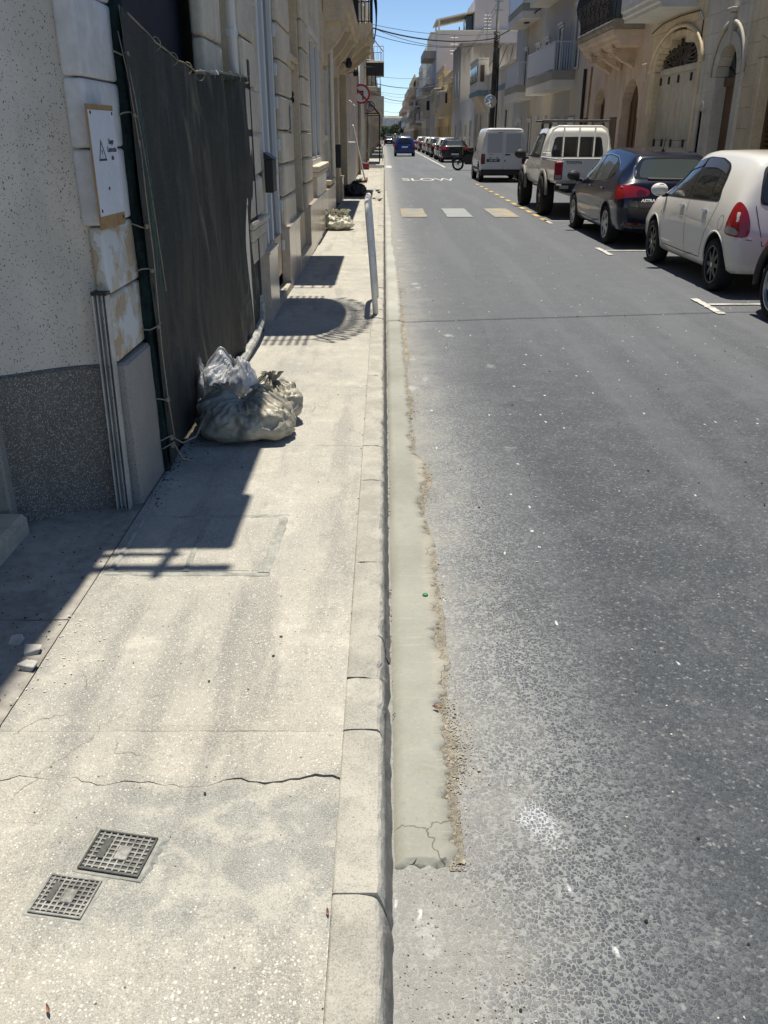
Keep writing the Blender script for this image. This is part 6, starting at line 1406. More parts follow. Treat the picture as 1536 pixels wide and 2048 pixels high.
# ---- white hatchback
def yaris(label, loc, P, group='cars parked along the right kerb', rimm=None, near=True):
    c = Car('hatchback_car', label, 'car', loc, 0, group)
    C = [(-.535, .40, .52, .50, .60, .60, .58, .66, .50), (-.515, .30, .66, .52, .74, .68, .72, .74, .62), (-.47, .25, .75, .58, .805, .82, .775, .90, .66), (-.42, .24, .77, .62, .825, .92, .785, 1.06, .64), (-.34, .23, .785, .64, .84, .95, .79, 1.27, .61), (-.23, .22, .79, .64, .845, .955, .795, 1.425, .585), (-.08, .21, .795, .64, .848, .955, .80, 1.49, .575),
         (.35, .2, .80, .62, .848, .955, .81, 1.525, .58), (.9, .2, .80, .62, .848, .95, .815, 1.535, .585), (1.35, .2, .80, .62, .848, .94, .815, 1.52, .58), (1.7, .2, .80, .62, .848, .93, .81, 1.44, .565), (2.1, .2, .80, .61, .846, .92, .80, 1.24, .56), (2.45, .2, .795, .6, .84, .90, .775, 1.035, .62), (2.75, .21, .785, .58, .83, .86, .74, .945, .62), (3.02, .23, .75, .56, .79, .78, .68, .84, .56), (3.17, .27, .66, .52, .69, .68, .60, .72, .48), (3.22, .36, .48, .5, .52, .58, .48, .62, .40)]
    c.body(bodymesh(C, P, [(0, .32, .345), (2.46, .32, .345)], .845))
    W = rimm or M_rimb
    for x in (-.745, .745):
        for y in (0, 2.46): c.wheel(x, y, .30, .195, W, 'spoke', 8, .72); c.lip(x, y, .32, .352, P, .835)
    for md in 'LR':
        c.patch('window_trim', [(2.30, .925), (2.02, 1.13), (1.62, 1.385), (1.16, 1.455), (.70, 1.45), (.42, 1.40), (.30, 1.345), (.24, 1.26), (.20, 1.12), (.135, .985)], md, M_trim, .003)
        c.patch('side_window', [(2.17, .955), (1.96, 1.12), (1.60, 1.345), (1.24, 1.41), (1.16, .975)], md, M_cglass, .006)
        c.patch('side_window', [(1.085, .985), (1.15, 1.41), (.70, 1.41), (.52, 1.385), (.45, .995)], md, M_cglass, .006)
        c.patch('quarter_window', [(.425, .998), (.49, 1.37), (.40, 1.345), (.32, 1.30), (.28, 1.24), (.25, 1.12), (.19, 1.0)], md, M_cglass, .006)
        c.patch('wind_deflector', [(1.14, 1.33), (1.16, 1.445), (.70, 1.44), (.37, 1.37), (.27, 1.27), (.45, 1.31), (.7, 1.34)], md, M_vent, .016)
        c.patch('wind_deflector', [(2.10, 1.04), (1.62, 1.38), (1.22, 1.445), (1.20, 1.345), (1.62, 1.285), (1.96, 1.06)], md, M_vent, .016)
        c.line('door_gap', [(1.12, .97), (1.10, .6), (1.06, .315)], md, M_gap); c.line('door_gap', [(.14, .98), (.22, .80), (.36, .62), (.46, .42), (.52, .32)], md, M_gap)
        c.line('door_gap', [(2.22, .93), (2.15, .7), (2.10, .42), (2.0, .318), (1.06, .315), (.52, .32)], md, M_gap)
        c.line('crease', [(2.0, .72), (1.2, .745), (.55, .73)], md, P, .02, .009)
        for y in (1.30, .47): c.handle(y, .865, M_head, side=-1 if md == 'L' else 1)
    fl = [(-.10 + .075 * math.cos(a), .775 + .085 * math.sin(a)) for a in [2 * math.pi * k / 20 for k in range(21)]]
    c.line('fuel_flap_gap', fl, 'L', M_gap, .005)
    c.patch('rear_window', [(-.56, .985), (.56, .985), (.545, 1.20), (.50, 1.39), (0, 1.405), (-.50, 1.39), (-.545, 1.20)], 'B', M_trim, .003); c.patch('rear_window', [(-.53, 1.01), (.53, 1.01), (.515, 1.20), (.475, 1.365), (0, 1.38), (-.475, 1.365), (-.515, 1.20)], 'B', M_cglass, .007)
    for md, sg in (('C', 1), ('D', -1)):
        u0 = -.335
        tl = c.patch('tail_lamp', [(u0 - .03, .675), (u0 + .30, .645), (u0 + .285, .80), (u0 + .22, .95), (u0 + .13, 1.03), (u0 + .06, 1.0), (u0 - .0, .85)], md, M_tail, .012)
        c.patch('lamp_lens', [(u0 - .015, .69), (u0 + .22, .67), (u0 + .17, .75), (u0 - .005, .765)], md, M_lens, .016, tl)
    c.line('tailgate_gap', [(-.60, .98), (-.56, .80), (-.50, .56), (.50, .56), (.56, .80), (.60, .98)], 'B', M_gap, .008); c.line('bumper_gap', [(-.80, .645), (-.62, .62)], 'B', M_gap, .006)
    c.plate(0, .70, '', -.525); text('badge', 'EGA', .05, M_head, c.t, (.33, -.50, .86), (rad(90), 0, 0), .002); MB().box(-.35, .35, -.36, -.33, .98, .995).build('wiper', M_trim, c.t)
    c.mirror(-.92, 2.12, 1.015, P, 1.15); c.mirror(.92, 2.12, 1.015, P, 1.15)
    c.patch('windscreen', [(-.55, 2.38), (.55, 2.38), (.48, 1.72), (-.48, 1.72)], 'T', M_cglass, .006); c.patch('head_lamp', [(-.72, 2.75), (-.56, 3.05), (-.50, 2.98), (-.64, 2.65)], 'T', M_lens, .006)
    return c
yaris('white five door hatchback with black wheels parked ahead of the red car', (4.72, 10.42, 0), P_white)
# ---- dark blue hatchback
def astra(label, loc, P, group='cars parked along the right kerb', detail=True, name='hatchback_car'):
    c = Car(name, label, 'car', loc, 0, group)
    C = [(-.79, .40, .55, .50, .62, .62, .60, .68, .50), (-.765, .30, .70, .54, .80, .74, .77, .82, .64), (-.70, .25, .80, .60, .875, .90, .84, .98, .66), (-.60, .24, .83, .64, .895, .97, .845, 1.06, .66), (-.45, .23, .84, .66, .903, .985, .85, 1.22, .62), (-.30, .22, .85, .66, .905, .985, .85, 1.375, .59), (-.12, .21, .855, .66, .905, .98, .85, 1.425, .585),
         (.4, .2, .86, .65, .905, .965, .855, 1.475, .59), (1.0, .2, .86, .64, .905, .95, .86, 1.505, .60), (1.5, .2, .86, .63, .905, .935, .86, 1.485, .595), (1.9, .2, .86, .63, .903, .92, .855, 1.39, .58), (2.3, .2, .855, .62, .90, .905, .84, 1.215, .57), (2.7, .2, .85, .61, .895, .89, .81, 1.02, .62), (3.0, .21, .83, .60, .88, .86, .77, .95, .63), (3.35, .23, .79, .57, .84, .78, .70, .85, .57), (3.55, .28, .68, .54, .72, .68, .60, .72, .46), (3.62, .36, .5, .5, .55, .58, .48, .62, .40)]
    c.body(bodymesh(C, P, [(0, .325, .36), (2.685, .325, .36)], .90))
    for x in (-.795, .795):
        for y in (0, 2.685): c.wheel(x, y, .315, .205, M_rims, 'cap', 5, .70); c.lip(x, y, .325, .367, P, .885)
    for md in 'LR':
        c.patch('window_trim', [(2.58, .92), (2.3, 1.10), (1.9, 1.285), (1.45, 1.385), (1.0, 1.41), (.5, 1.375), (.12, 1.27), (-.02, 1.17), (.08, 1.06), (.30, .985)], md, M_head, .003)
        c.patch('window_trim', [(2.55, .935), (2.28, 1.10), (1.9, 1.27), (1.45, 1.372), (1.0, 1.397), (.5, 1.362), (.14, 1.26), (0.0, 1.17), (.09, 1.07), (.30, .998)], md, M_trim, .005)
        c.patch('side_window', [(2.46, .955), (2.24, 1.10), (1.88, 1.255), (1.45, 1.355), (1.26, 1.37), (1.20, .97)], md, M_cglass2, .008)
        c.patch('side_window', [(1.13, .972), (1.18, 1.372), (.85, 1.375), (.5, 1.345), (.34, 1.30), (.30, 1.005)], md, M_cglass2, .008)
        c.patch('quarter_window', [(.26, 1.02), (.30, 1.285), (.15, 1.24), (.03, 1.17), (.11, 1.08)], md, M_cglass, .008)
        c.line('door_gap', [(1.16, .96), (1.15, .6), (1.10, .31)], md, M_gap); c.line('door_gap', [(.20, .98), (.30, .80), (.42, .55), (.52, .33)], md, M_gap); c.line('door_gap', [(2.40, .92), (2.36, .6), (2.28, .33), (1.1, .31), (.52, .33)], md, M_gap)
        c.line('door_crease', [(2.3, .53), (1.2, .52), (.6, .56)], md, P, .02, .01)
        for y in (1.33, .42): c.handle(y, .87, P, side=-1 if md == 'L' else 1)
    c.line('window_trim', [(-.48, 1.37), (-.60, 1.22), (-.665, 1.045)], 'B', M_head, .014, .006)
    c.patch('rear_window', [(-.645, 1.052), (.645, 1.052), (.585, 1.22), (.49, 1.358), (0, 1.372), (-.49, 1.358), (-.585, 1.22)], 'B', M_cglass, .005); c.patch('rear_window', [(-.55, 1.07), (.55, 1.07), (.52, 1.20), (.45, 1.335), (0, 1.345), (-.45, 1.335), (-.52, 1.20)], 'B', M_cglass2, .010)
    for md in 'CD':
        u0 = -.20; c.patch('tail_lamp', [(u0 - .02, .78), (u0 + .10, .745), (u0 + .30, .78), (u0 + .52, .80), (u0 + .50, .90), (u0 + .34, .955), (u0 + .10, .975), (u0 - .01, .93)], md, M_tail, .02)
    c.patch('tail_lamp', [(-.62, .80), (-.46, .81), (-.46, .88), (-.60, .91)], 'B', M_taild, .016); c.patch('tail_lamp', [(.62, .80), (.46, .81), (.46, .88), (.60, .91)], 'B', M_taild, .016)
    if detail: text('badge_lettering', 'ASTRA', .062, M_head, c.t, (-.42, -.792, .735), (rad(90), 0, 0), .002, 1.2, .002)
    c.line('tailgate_gap', [(-.64, 1.03), (-.60, .8), (-.54, .62), (.54, .62), (.60, .8), (.64, 1.03)], 'B', M_gap, .008); c.line('bumper_gap', [(-.86, .66), (-.55, .62)], 'B', M_gap, .006)
    c.patch('number_recess', [(-.30, .66), (.30, .66), (.28, .78), (-.28, .78)], 'B', M_trim, .004); c.plate(0, .52, '', -.80); c.patch('reflector', [(-.74, .36), (-.5, .36), (-.5, .395), (-.74, .395)], 'B', M_taild, .006)
    c.patch('lower_bumper', [(-.66, .25), (.66, .25), (.62, .33), (-.62, .33)], 'B', M_trim, .004)
    MB().tube([(-.42, -.62, 1.06), (.1, -.64, 1.055), (.42, -.62, 1.075)], .012, 5).build('wiper', M_trim, c.t); MB().tube([(0, .15, 1.45), (-.02, -.02, 1.66)], .006, 5).build('aerial', M_trim, c.t); MB().lathe([(.03, 0), (.022, .03), (0, .035)], 12, 2, (0, .15, 1.455)).build('aerial_foot', M_trim, c.t)
    c.mirror(-.99, 2.42, .985, M_trim, 1.25); c.mirror(.99, 2.42, .985, M_trim, 1.25)
    c.patch('windscreen', [(-.56, 2.6), (.56, 2.6), (.49, 1.85), (-.49, 1.85)], 'T', M_cglass, .006)
    return c
astra('dark blue hatchback with silver wheel covers parked behind the pickup', (4.66, 15.28, 0), P_navy)
# ---- red car at the frame edge with black arches
def redcar():
    c = Car('crossover_car', 'red crossover with black wheel arch trim cut off by the right edge', 'car', (4.74, 5.95, 0), 0, 'cars parked along the right kerb')
    C = [(-.85, .42, .6, .55, .68, .75, .66, .85, .56), (-.8, .32, .75, .6, .84, .9, .8, 1.02, .66), (-.6, .27, .82, .65, .89, 1.0, .84, 1.3, .62), (-.3, .25, .84, .68, .9, 1.02, .85, 1.55, .6), (.4, .25, .85, .68, .9, 1.0, .855, 1.6, .62), (1.2, .25, .85, .68, .9, .99, .855, 1.6, .62), (1.7, .25, .85, .68, .9, .97, .85, 1.48, .6), (2.2, .25, .85, .68, .9, .95, .83, 1.2, .6), (2.5, .25, .845, .68, .895, .93, .81, 1.06, .66), (2.85, .26, .83, .66, .88, .90, .77, .99, .66), (3.2, .28, .78, .62, .83, .82, .70, .88, .58), (3.4, .34, .62, .58, .68, .70, .6, .74, .46), (3.46, .42, .5, .54, .54, .6, .48, .64, .4)]
    c.body(bodymesh(C, P_red, [(0, .34, .375), (2.62, .34, .375)], .895))
    for x in (-.80, .80):
        for y in (0, 2.62):
            c.wheel(x, y, .325, .205, M_rims, 'spoke', 5, .70); m = MB(); pts = [(x * 1.125, y + .40 * math.cos(a), .34 + .40 * math.sin(a)) for a in [math.pi * k / 18 - .12 for k in range(20)]]
            m.tube(pts, .045, 8).build('arch_trim', M_trim, c.t, smooth=True)
    for md in 'LR':
        c.patch('window_trim', [(2.35, .985), (1.7, 1.42), (1.2, 1.5), (.3, 1.5), (-.2, 1.42), (-.3, 1.06)], md, M_trim, .003); c.patch('side_window', [(2.2, 1.01), (1.68, 1.37), (1.2, 1.455), (1.1, 1.03)], md, M_cglass, .006); c.patch('side_window', [(1.02, 1.03), (1.1, 1.455), (.3, 1.45), (.1, 1.07)], md, M_cglass, .006)
        c.patch('sill_trim', [(.45, .27), (2.2, .27), (2.2, .42), (.45, .42)], md, M_trim, .004); c.line('door_gap', [(2.2, .97), (2.15, .45)], md, M_gap); c.line('door_gap', [(1.06, 1.0), (1.05, .45)], md, M_gap); c.patch('head_lamp', [(2.95, .78), (3.25, .74), (3.2, .86), (2.98, .90)], md, M_lens, .006)
    c.patch('rear_window', [(-.6, 1.08), (.6, 1.08), (.5, 1.45), (-.5, 1.45)], 'B', M_cglass, .006); c.patch('windscreen', [(-.58, 2.45), (.58, 2.45), (.5, 1.7), (-.5, 1.7)], 'T', M_cglass, .006)
    for md in 'CD': c.patch('tail_lamp', [(-.2, .75), (.05, .75), (.0, 1.0), (-.2, 1.0)], md, M_tail, .012)
    c.mirror(-.99, 2.15, 1.05, P_red, 1.2); c.mirror(.99, 2.15, 1.05, P_red, 1.2)
    return c
redcar()
# ---- white double cab pickup
def pickup():
    c = Car('pickup_truck', 'white lifted double cab pickup with roof bars parked behind the van', 'pickup', (4.55, 21.1, 0), 0, 'cars parked along the right kerb')
    L = .13
    C = [(.62, .62 + L, .70, .8 + L, .80, 1.06 + L, .79, 1.12 + L, .72), (.635, .50 + L, .78, .75 + L, .84, 1.08 + L, .82, 1.55 + L, .70), (.70, .46 + L, .80, .74 + L, .85, 1.08 + L, .825, 1.70 + L, .665), (.95, .45 + L, .80, .73 + L, .85, 1.08 + L, .825, 1.755 + L, .655), (1.5, .45 + L, .80, .73 + L, .85, 1.07 + L, .825, 1.765 + L, .66), (2.05, .45 + L, .80, .73 + L, .85, 1.06 + L, .82, 1.74 + L, .65), (2.35, .45 + L, .80, .73 + L, .85, 1.05 + L, .82, 1.62 + L, .63), (2.75, .46 + L, .80, .73 + L, .85, 1.03 + L, .81, 1.34 + L, .64), (3.05, .46 + L, .79, .73 + L, .85, 1.02 + L, .79, 1.13 + L, .70), (3.4, .47 + L, .78, .72 + L, .845, .98 + L, .76, 1.07 + L, .70), (3.8, .50 + L, .74, .70 + L, .80, .90 + L, .70, .98 + L, .62), (3.97, .56 + L, .6, .68 + L, .66, .80 + L, .58, .84 + L, .48)]
    c.body(bodymesh(C, P_hilux, [(3.085, .43, .50)], .85), 'cab')
    for md in 'LR':
        c.patch('window_trim', [(2.86, 1.20), (2.35, 1.62), (2.05, 1.72), (1.3, 1.75), (.90, 1.72), (.82, 1.21)], md, M_trim, .003)
        c.patch('side_window', [(2.72, 1.23), (2.32, 1.58), (2.05, 1.68), (1.78, 1.69), (1.76, 1.23)], md, M_cglass2, .006); c.patch('side_window', [(1.68, 1.23), (1.70, 1.69), (1.3, 1.70), (.97, 1.67), (.92, 1.24)], md, M_cglass2, .006)
        c.line('door_gap', [(1.72, 1.2), (1.70, .9), (1.68, .60)], md, M_gap); c.line('door_gap', [(.82, 1.2), (.80, .66)], md, M_gap); c.line('door_gap', [(2.75, 1.18), (2.68, .62), (.8, .62)], md, M_gap); c.line('door_crease', [(2.6, .93), (.8, .95)], md, P_hilux, .025, .01)
        for y in (1.85, .98): c.handle(y, 1.06, M_head, side=-1 if md == 'L' else 1)
    c.patch('rear_window', [(-.60, 1.23), (.60, 1.23), (.61, 1.34), (.54, 1.66), (-.54, 1.66), (-.61, 1.34)], 'B', M_trim, .004); c.patch('rear_window', [(-.57, 1.255), (.57, 1.255), (.575, 1.34), (.515, 1.63), (-.515, 1.63), (-.575, 1.34)], 'B', M_cglass, .008)
    c.patch('windscreen', [(-.66, 3.0), (.66, 3.0), (.54, 2.3), (-.54, 2.3)], 'T', M_cglass, .006)
    c.mirror(-1.03, 2.72, 1.26, M_trim, 1.5); c.mirror(1.03, 2.72, 1.26, M_trim, 1.5)
    # load bed
    bed = MB().box(-.845, .845, -1.22, .60, .60 + L, 1.09 + L).mesh('load_bed'); b = bmesh.new(); b.from_mesh(bed); bmesh.ops.bevel(b, geom=[e for e in b.edges], offset=.05, segments=3, affect='EDGES'); b.to_mesh(bed); b.free()
    bed.materials.append(P_hilux); bed = cut_arches(bed, [(0, .43, .50)], .85); bed.shade_smooth(); b = bmesh.new(); b.from_mesh(bed)
    for e in b.edges:
        if len(e.link_faces) == 2 and e.calc_face_angle(0) > rad(40): e.smooth = False
    b.to_mesh(bed); b.free(); c.body(bed, 'load_bed')
    rbox_ = lambda a, b_, c_, d, e, f, nm, mt, par=None, ch=.01: MB().box(a, b_, c_, d, e, f, ch).build(nm, mt, par or c.t)
    tg = rbox_(-.66, .66, -1.232, -1.222, .66 + L, 1.08 + L, 'tailgate', P_hilux); text('brand_lettering', 'TOYOTA', .075, M_ink, tg, (-.44, -1.2335, 1.02 + L), (rad(90), 0, 0), .001, 1.1, .003); rbox_(.10, .34, -1.236, -1.2325, 1.03 + L, 1.06 + L, 'brake_lamp', M_taild, tg, .001); MB().lathe([(.018, -1.235), (0, -1.236)], 12, 1, (.02, 0, .92 + L)).build('lock', M_trim, tg)
    rbox_(-.70, .70, -1.245, -1.17, 1.092 + L, 1.115 + L, 'bed_rail', P_hilux); 
    for s_ in (-1, 1):
        rbox_(*sorted((s_ * .80, s_ * .86)), -1.2, .6, 1.092 + L, 1.115 + L, 'bed_rail', P_hilux)
        tl = rbox_(*sorted((s_ * .675, s_ * .852)), -1.238, -1.19, .68 + L, 1.03 + L, 'tail_lamp', M_tail, None, .015); rbox_(*sorted((s_ * .70, s_ * .83)), -1.2435, -1.2385, .70 + L, .77 + L, 'lamp_lens', M_lens, tl, .002)
    rbox_(-.84, .84, -1.36, -1.22, .46 + L, .60 + L, 'rear_bumper', M_trim, None, .03); rbox_(-.55, .55, -1.1, 3.6, .40 + L, .58 + L, 'chassis', M_under, None, 0)
    for s_ in (-1, 1): rbox_(*sorted((s_ * .55, s_ * .74)), -1.368, -1.361, .50 + L, .56 + L, 'bumper_lamp', M_lens, None, .002)
    rbox_(-.07, .07, -1.42, -1.3, .40 + L, .47 + L, 'tow_hitch', M_under); c.plate(.32, .78 + L, '', -1.233)
    for y in (0, 3.085):
        for x in (-.80, .80):
            c.wheel(x, y, .425, .29, M_trim, 'spoke', 6, .56); MB().tube([(x * 1.09, y + .515 * math.cos(a), .43 + .515 * math.sin(a)) for a in [math.pi * k / 18 - .05 for k in range(19)]], .04, 8).build('arch_flare', plain('grey_flare', (.16, .155, .14), .6) if 'grey_flare' not in bpy.data.materials else bpy.data.materials['grey_flare'], c.t, smooth=True)
    # headboard hoop and roof bars
    hb = sub('headboard_bar', c.t); y = .52
    MB().tube([(-.70, y, 1.1 + L), (-.70, y, 1.45 + L), (-.62, y, 1.68 + L), (-.5, y, 1.75 + L), (.5, y, 1.75 + L), (.62, y, 1.68 + L), (.70, y, 1.45 + L), (.70, y, 1.1 + L)], .028, 8).build('hoop', P_hilux, hb, smooth=True)
    for x in (-.36, 0, .36): MB().tube([(x, y, 1.1 + L), (x, y, 1.75 + L)], .02, 8).build('upright', P_hilux, hb)
    rbox_(-.82, -.70, y - .4, y + .1, 1.12 + L, 1.2 + L, 'bar_foot', P_hilux, hb); rbox_(.70, .82, y - .4, y + .1, 1.12 + L, 1.2 + L, 'bar_foot', P_hilux, hb)
    rr = sub('roof_rack', c.t)
    for y in (.95, 2.0): rbox_(-.80, .80, y, y + .07, 1.86 + L, 1.90 + L, 'bar', M_trim, rr)
    for x in (-.62, .62): rbox_(x - .02, x + .02, .9, 2.1, 1.82 + L, 1.858 + L, 'side_bar', M_trim, rr); [rbox_(x - .03, x + .03, yy, yy + .08, 1.70 + L, 1.819 + L, 'foot', M_trim, rr) for yy in (.92, 2.0)]
    return c
pickup()
# ---- white panel van
def van():
    c = Car('panel_van', 'white panel van with twin rear doors parked ahead of the pickup', 'van', (4.66, 36.6, 0), 0, 'cars parked along the right kerb')
    C = [(-.70, .36, .70, .6, .80, 1.0, .78, 1.84, .66), (-.69, .30, .80, .6, .88, 1.02, .86, 1.90, .70), (-.62, .27, .83, .6, .895, 1.04, .875, 1.94, .715), (-.3, .25, .84, .6, .90, 1.05, .88, 1.955, .72), (.6, .25, .84, .6, .90, 1.05, .88, 1.96, .725), (1.4, .25, .84, .6, .90, 1.04, .88, 1.95, .72), (1.85, .25, .84, .6, .90, 1.03, .87, 1.86, .70), (2.3, .25, .84, .6, .895, 1.02, .86, 1.58, .68), (2.75, .25, .83, .6, .89, 1.0, .83, 1.24, .70), (3.1, .26, .81, .58, .87, .95, .78, 1.06, .66), (3.45, .30, .72, .56, .78, .80, .68, .86, .54), (3.55, .40, .55, .54, .6, .66, .54, .7, .44)]
    c.body(bodymesh(C, P_van, [(0, .32, .36), (2.66, .32, .36)], .895))
    for x in (-.79, .79):
        for y in (0, 2.66): c.wheel(x, y, .315, .2, M_rims, 'cap', 6, .68)
    for md in 'LR':
        c.patch('side_window', [(2.62, 1.09), (2.28, 1.45), (1.95, 1.68), (1.45, 1.72), (1.40, 1.10)], md, M_cglass, .005); c.line('door_gap', [(1.36, 1.8), (1.34, .35)], md, M_gap); c.line('door_gap', [(2.6, 1.05), (2.4, .6), (2.25, .35), (.5, .35)], md, M_gap); c.patch('side_rub_strip', [(.45, .42), (2.2, .42), (2.2, .52), (.45, .52)], md, M_trim, .006)
        c.patch('wheel_arch_trim', [(-.42, .32), (-.34, .56), (-.18, .68), (0, .71), (.18, .68), (.34, .56), (.42, .32), (.46, .32), (.38, .6), (.2, .74), (0, .78), (-.2, .74), (-.38, .6), (-.46, .32)], md, M_trim, .006); c.handle(1.55, 1.02, M_trim, side=-1 if md == 'L' else 1); c.handle(.3, 1.02, M_trim, side=-1 if md == 'L' else 1)
    y = -.70
    for a, b in ((-.70, -.012), (.012, .70)):
        d = MB().box(a, b, y - .016, y + .06, .46, 1.82, .012).build('rear_door', P_van, c.t); MB().box(a + .06, b - .06, y - .019, y - .0155, 1.06, 1.74, .004).build('blank_window_panel', plain('panel_grey_white', (.44, .45, .47), .5) if 'panel_grey_white' not in bpy.data.materials else bpy.data.materials['panel_grey_white'], d)
        if a > 0:
            MB().box(.05, .25, y - .026, y - .0165, .97, 1.02, .006).build('handle', M_trim, d); MB().box(.46, .58, y - .026, y - .0165, .975, 1.015, .006).build('hinge', M_trim, d); MB().box(.03, .08, y - .022, y - .0165, .75, .80, .004).build('lock', M_trim, d)
        else:
            text('badge_lettering', 'TRANSIT', .05, M_ink, d, (-.50, y - .0175, 1.0), (rad(90), 0, 0), .001, 1.1); MB().box(-.26, -.06, y - .022, y - .0165, 1.77, 1.80, .003).build('brake_lamp', M_trim, d)
    for a in (-.55, -.28): MB().box(a, a + .07, y - .024, y - .0166, .87, .90, .003).build('plate_lamp', M_trim, c.t)
    c.plate(-.40, .79, 'CBY 037', y - .016, .52, plain('plate_dark', (.035, .06, .06), .4), M_swht)
    for s_ in (-1, 1): MB().box(*sorted((s_ * .72, s_ * .875)), y - .014, y + .08, .66, 1.03, .012).build('tail_lamp', M_taild, c.t)
    MB().box(-.88, .88, y - .06, y + .15, .24, .46, .03).build('rear_bumper', M_trim, c.t)
    c.patch('windscreen', [(-.66, 2.7), (.66, 2.7), (.58, 1.95), (-.58, 1.95)], 'T', M_cglass, .006); c.mirror(-1.0, 2.45, 1.15, M_trim, 1.4); c.mirror(1.0, 2.45, 1.15, M_trim, 1.4)
    return c
van()
# ---- the far row and the cars on the road
astra('black hatchback parked beyond the motorbike', (4.75, 62.5, 0), P_blk, detail=False)
yaris('white hatchback parked directly ahead of the black far hatchback', (4.75, 69.5, 0), P_white)
astra('dark estate parked between two white far cars', (4.8, 77, 0), P_blk, detail=False)
yaris('silver white hatchback parked behind the pale far car', (4.8, 85, 0), P_silver)
yaris('pale hatchback third from the far end of the parked row', (4.8, 94, 0), P_white)
astra('maroon hatchback second from the far end of the parked row', (4.8, 104, 0), P_dred, detail=False)
yaris('small white car at the far end of the parked row', (4.8, 115, 0), P_white)
bl = yaris('blue hatchback driving away along the middle of the street', (1.80, 80.5, 0), P_blue, 'cars driving down the street', M_rimb); bl.t['group'] = 'cars driving down the street'
bl.t.scale = (1.06, 1.06, 1.06)
fc = astra('black car far down the street near the trees', (.9, 165, 0), P_blk, 'cars driving down the street', False)
# ---- parked motorbike
def bike():
    t = thing('motorbike', 'dark motorbike parked between the van and the far cars', 'motorbike', (5.15, 47.6, 0), rad(80))
    for y in (0, 1.32):
        w_ = MB().lathe([(.22, -.05), (.28, -.06), (.305, -.03), (.31, 0), (.305, .03), (.28, .06), (.22, .05)], 32, 0).build('wheel', M_tyre, t, smooth=True, loc=(0, y, .31)); MB().lathe([(.225, -.02), (.20, -.02), (.20, .02), (.225, .02)], 32, 0).build('rim', M_rims, w_)
        for k in range(7): a = 6.283 * k / 7; MB().tube([(0, 0, 0), (0, .2 * math.cos(a), .2 * math.sin(a))], .012, 5).build('spoke', M_rims, w_)
    [MB().tube([(q, 1.32, .31), (q, 1.12, .85)], .035, 8).build('fork', M_trim, t) for q in (-.08, .08)]; MB().tube([(0, 1.32 + .34 * math.cos(a), .31 + .34 * math.sin(a)) for a in (.3, .7, 1.1, 1.5, 1.9, 2.4)], .05, 8).build('mudguard', P_blk, t)
    MB().prism([(.35, .30), (.95, .30), (1.05, .62), (.9, .80), (.45, .80), (.25, .55)], 0, -.14, .14).build('engine', M_trim, t); MB().prism([(.52, .80), (1.0, .78), (1.05, .92), (.9, 1.0), (.6, .96)], 0, -.15, .15).build('fuel_tank', P_blk, t); MB().prism([(-.35, .88), (.5, .78), (.58, .88), (.1, .92), (-.35, 1.0)], 0, -.13, .13).build('seat', M_trim, t)
    MB().prism([(-.1, .30), (.4, .36), (.4, .42), (-.1, .40)], 0, -.05, .05).build('swing_arm', M_trim, t); MB().tube([(.18, .8, .35), (.2, .0, .42), (.2, -.35, .5)], .045, 8).build('exhaust', M_head, t)
    MB().tube([(-.36, .95, 1.08), (-.2, 1.08, 1.05), (0, 1.1, 1.0), (.2, 1.08, 1.05), (.36, .95, 1.08)], .016, 6).build('handlebar', M_trim, t); MB().prism([(1.1, .78), (1.28, .82), (1.25, 1.0), (1.12, 1.22), (1.08, 1.0)], 0, -.14, .14).build('front_cowl', P_blk, t)
    MB().tube([(-.1, .4, .35), (-.28, .35, .0)], .015, 6).build('side_stand', M_trim, t)
    for s_ in (-1, 1): MB().tube([(s_ * .3, 1.0, 1.07), (s_ * .42, 1.05, 1.25)], .01, 5).build('mirror_stalk', M_trim, t); MB().lathe([(0, -.01), (.07, 0), (0, .01)], 12, 1, (s_ * .44, 1.05, 1.3)).build('mirror', M_trim, t)
bike()
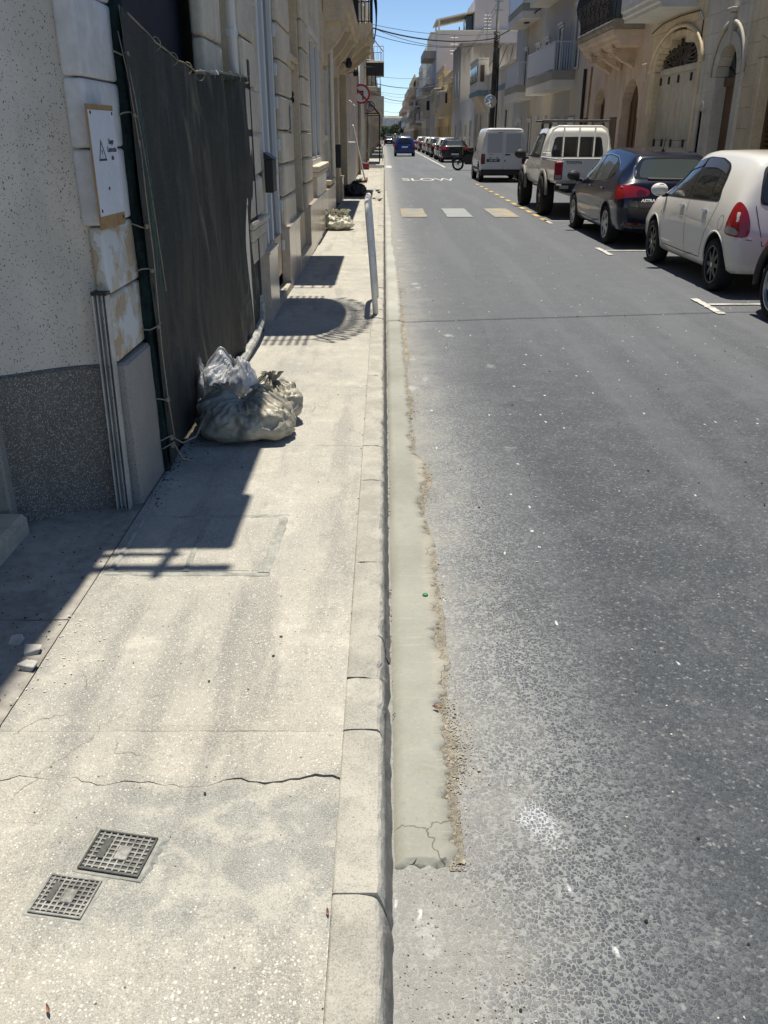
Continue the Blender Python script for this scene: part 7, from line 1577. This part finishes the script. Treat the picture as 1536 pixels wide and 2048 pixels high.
# ---- distant rider ahead of the blue car
def rider():
    t = thing('person', 'person in a white top and pale helmet riding a scooter ahead of the blue car', 'person', (1.35, 112, 0))
    me = bpy.data.meshes.new('rider_body')
    V = [(0, 0, .95), (0, .05, 1.2), (0, .10, 1.45), (0, .12, 1.58), (0, .14, 1.72), (.2, .12, 1.42), (.3, .3, 1.18), (.28, .55, 1.12), (-.2, .12, 1.42), (-.3, .3, 1.18), (-.28, .55, 1.12), (.16, .38, .92), (.17, .42, .45), (.17, .55, .40), (-.16, .38, .92), (-.17, .42, .45), (-.17, .55, .40)]
    E = [(0, 1), (1, 2), (2, 3), (3, 4), (2, 5), (5, 6), (6, 7), (2, 8), (8, 9), (9, 10), (0, 11), (11, 12), (12, 13), (0, 14), (14, 15), (15, 16)]
    me.from_pydata(V, E, []); o = bpy.data.objects.new('tmp', me); COL.objects.link(o); o.modifiers.new('s', 'SKIN')
    rr = [.17, .18, .17, .06, .11, .08, .055, .045, .08, .055, .045, .10, .07, .05, .10, .07, .05]
    for i, q in enumerate(me.skin_vertices[0].data): q.radius = (rr[i], rr[i]); q.use_root = i == 0
    o.modifiers.new('u', 'SUBSURF').levels = 1; dg = bpy.context.evaluated_depsgraph_get(); dg.update(); m2 = bpy.data.meshes.new_from_object(o.evaluated_get(dg)); bpy.data.objects.remove(o)
    link('body', m2, plain('white_cotton', (.6, .58, .58), .9), t); MB().lathe([(0, .15), (.09, .13), (.14, .05), (.145, -.04), (.12, -.12), (0, -.13)], 16).build('helmet', plain('cream_helmet', (.6, .55, .42), .3), t, smooth=True, loc=(0, .14, 1.72))
    s_ = thing('scooter', 'dark scooter carrying the rider ahead of the blue car', 'scooter', (1.35, 112, 0))
    for y in (-.35, .85): MB().lathe([(.12, -.05), (.2, -.06), (.23, 0), (.2, .06), (.12, .05)], 20, 0).build('wheel', M_tyre, s_, loc=(0, y, .23))
    MB().prism([(-.6, .35), (-.1, .25), (.5, .25), (.7, .95), (.62, .98), (.4, .38), (.1, .40), (.05, .8), (-.6, .85)], 0, -.17, .17).build('bodywork', P_blk, s_); MB().tube([(-.3, .55, 1.08), (.3, .55, 1.08)], .02, 6).build('handlebar', M_trim, s_); MB().box(-.06, .06, -.63, -.60, .6, .7).build('tail_lamp', M_tail, s_)
rider()
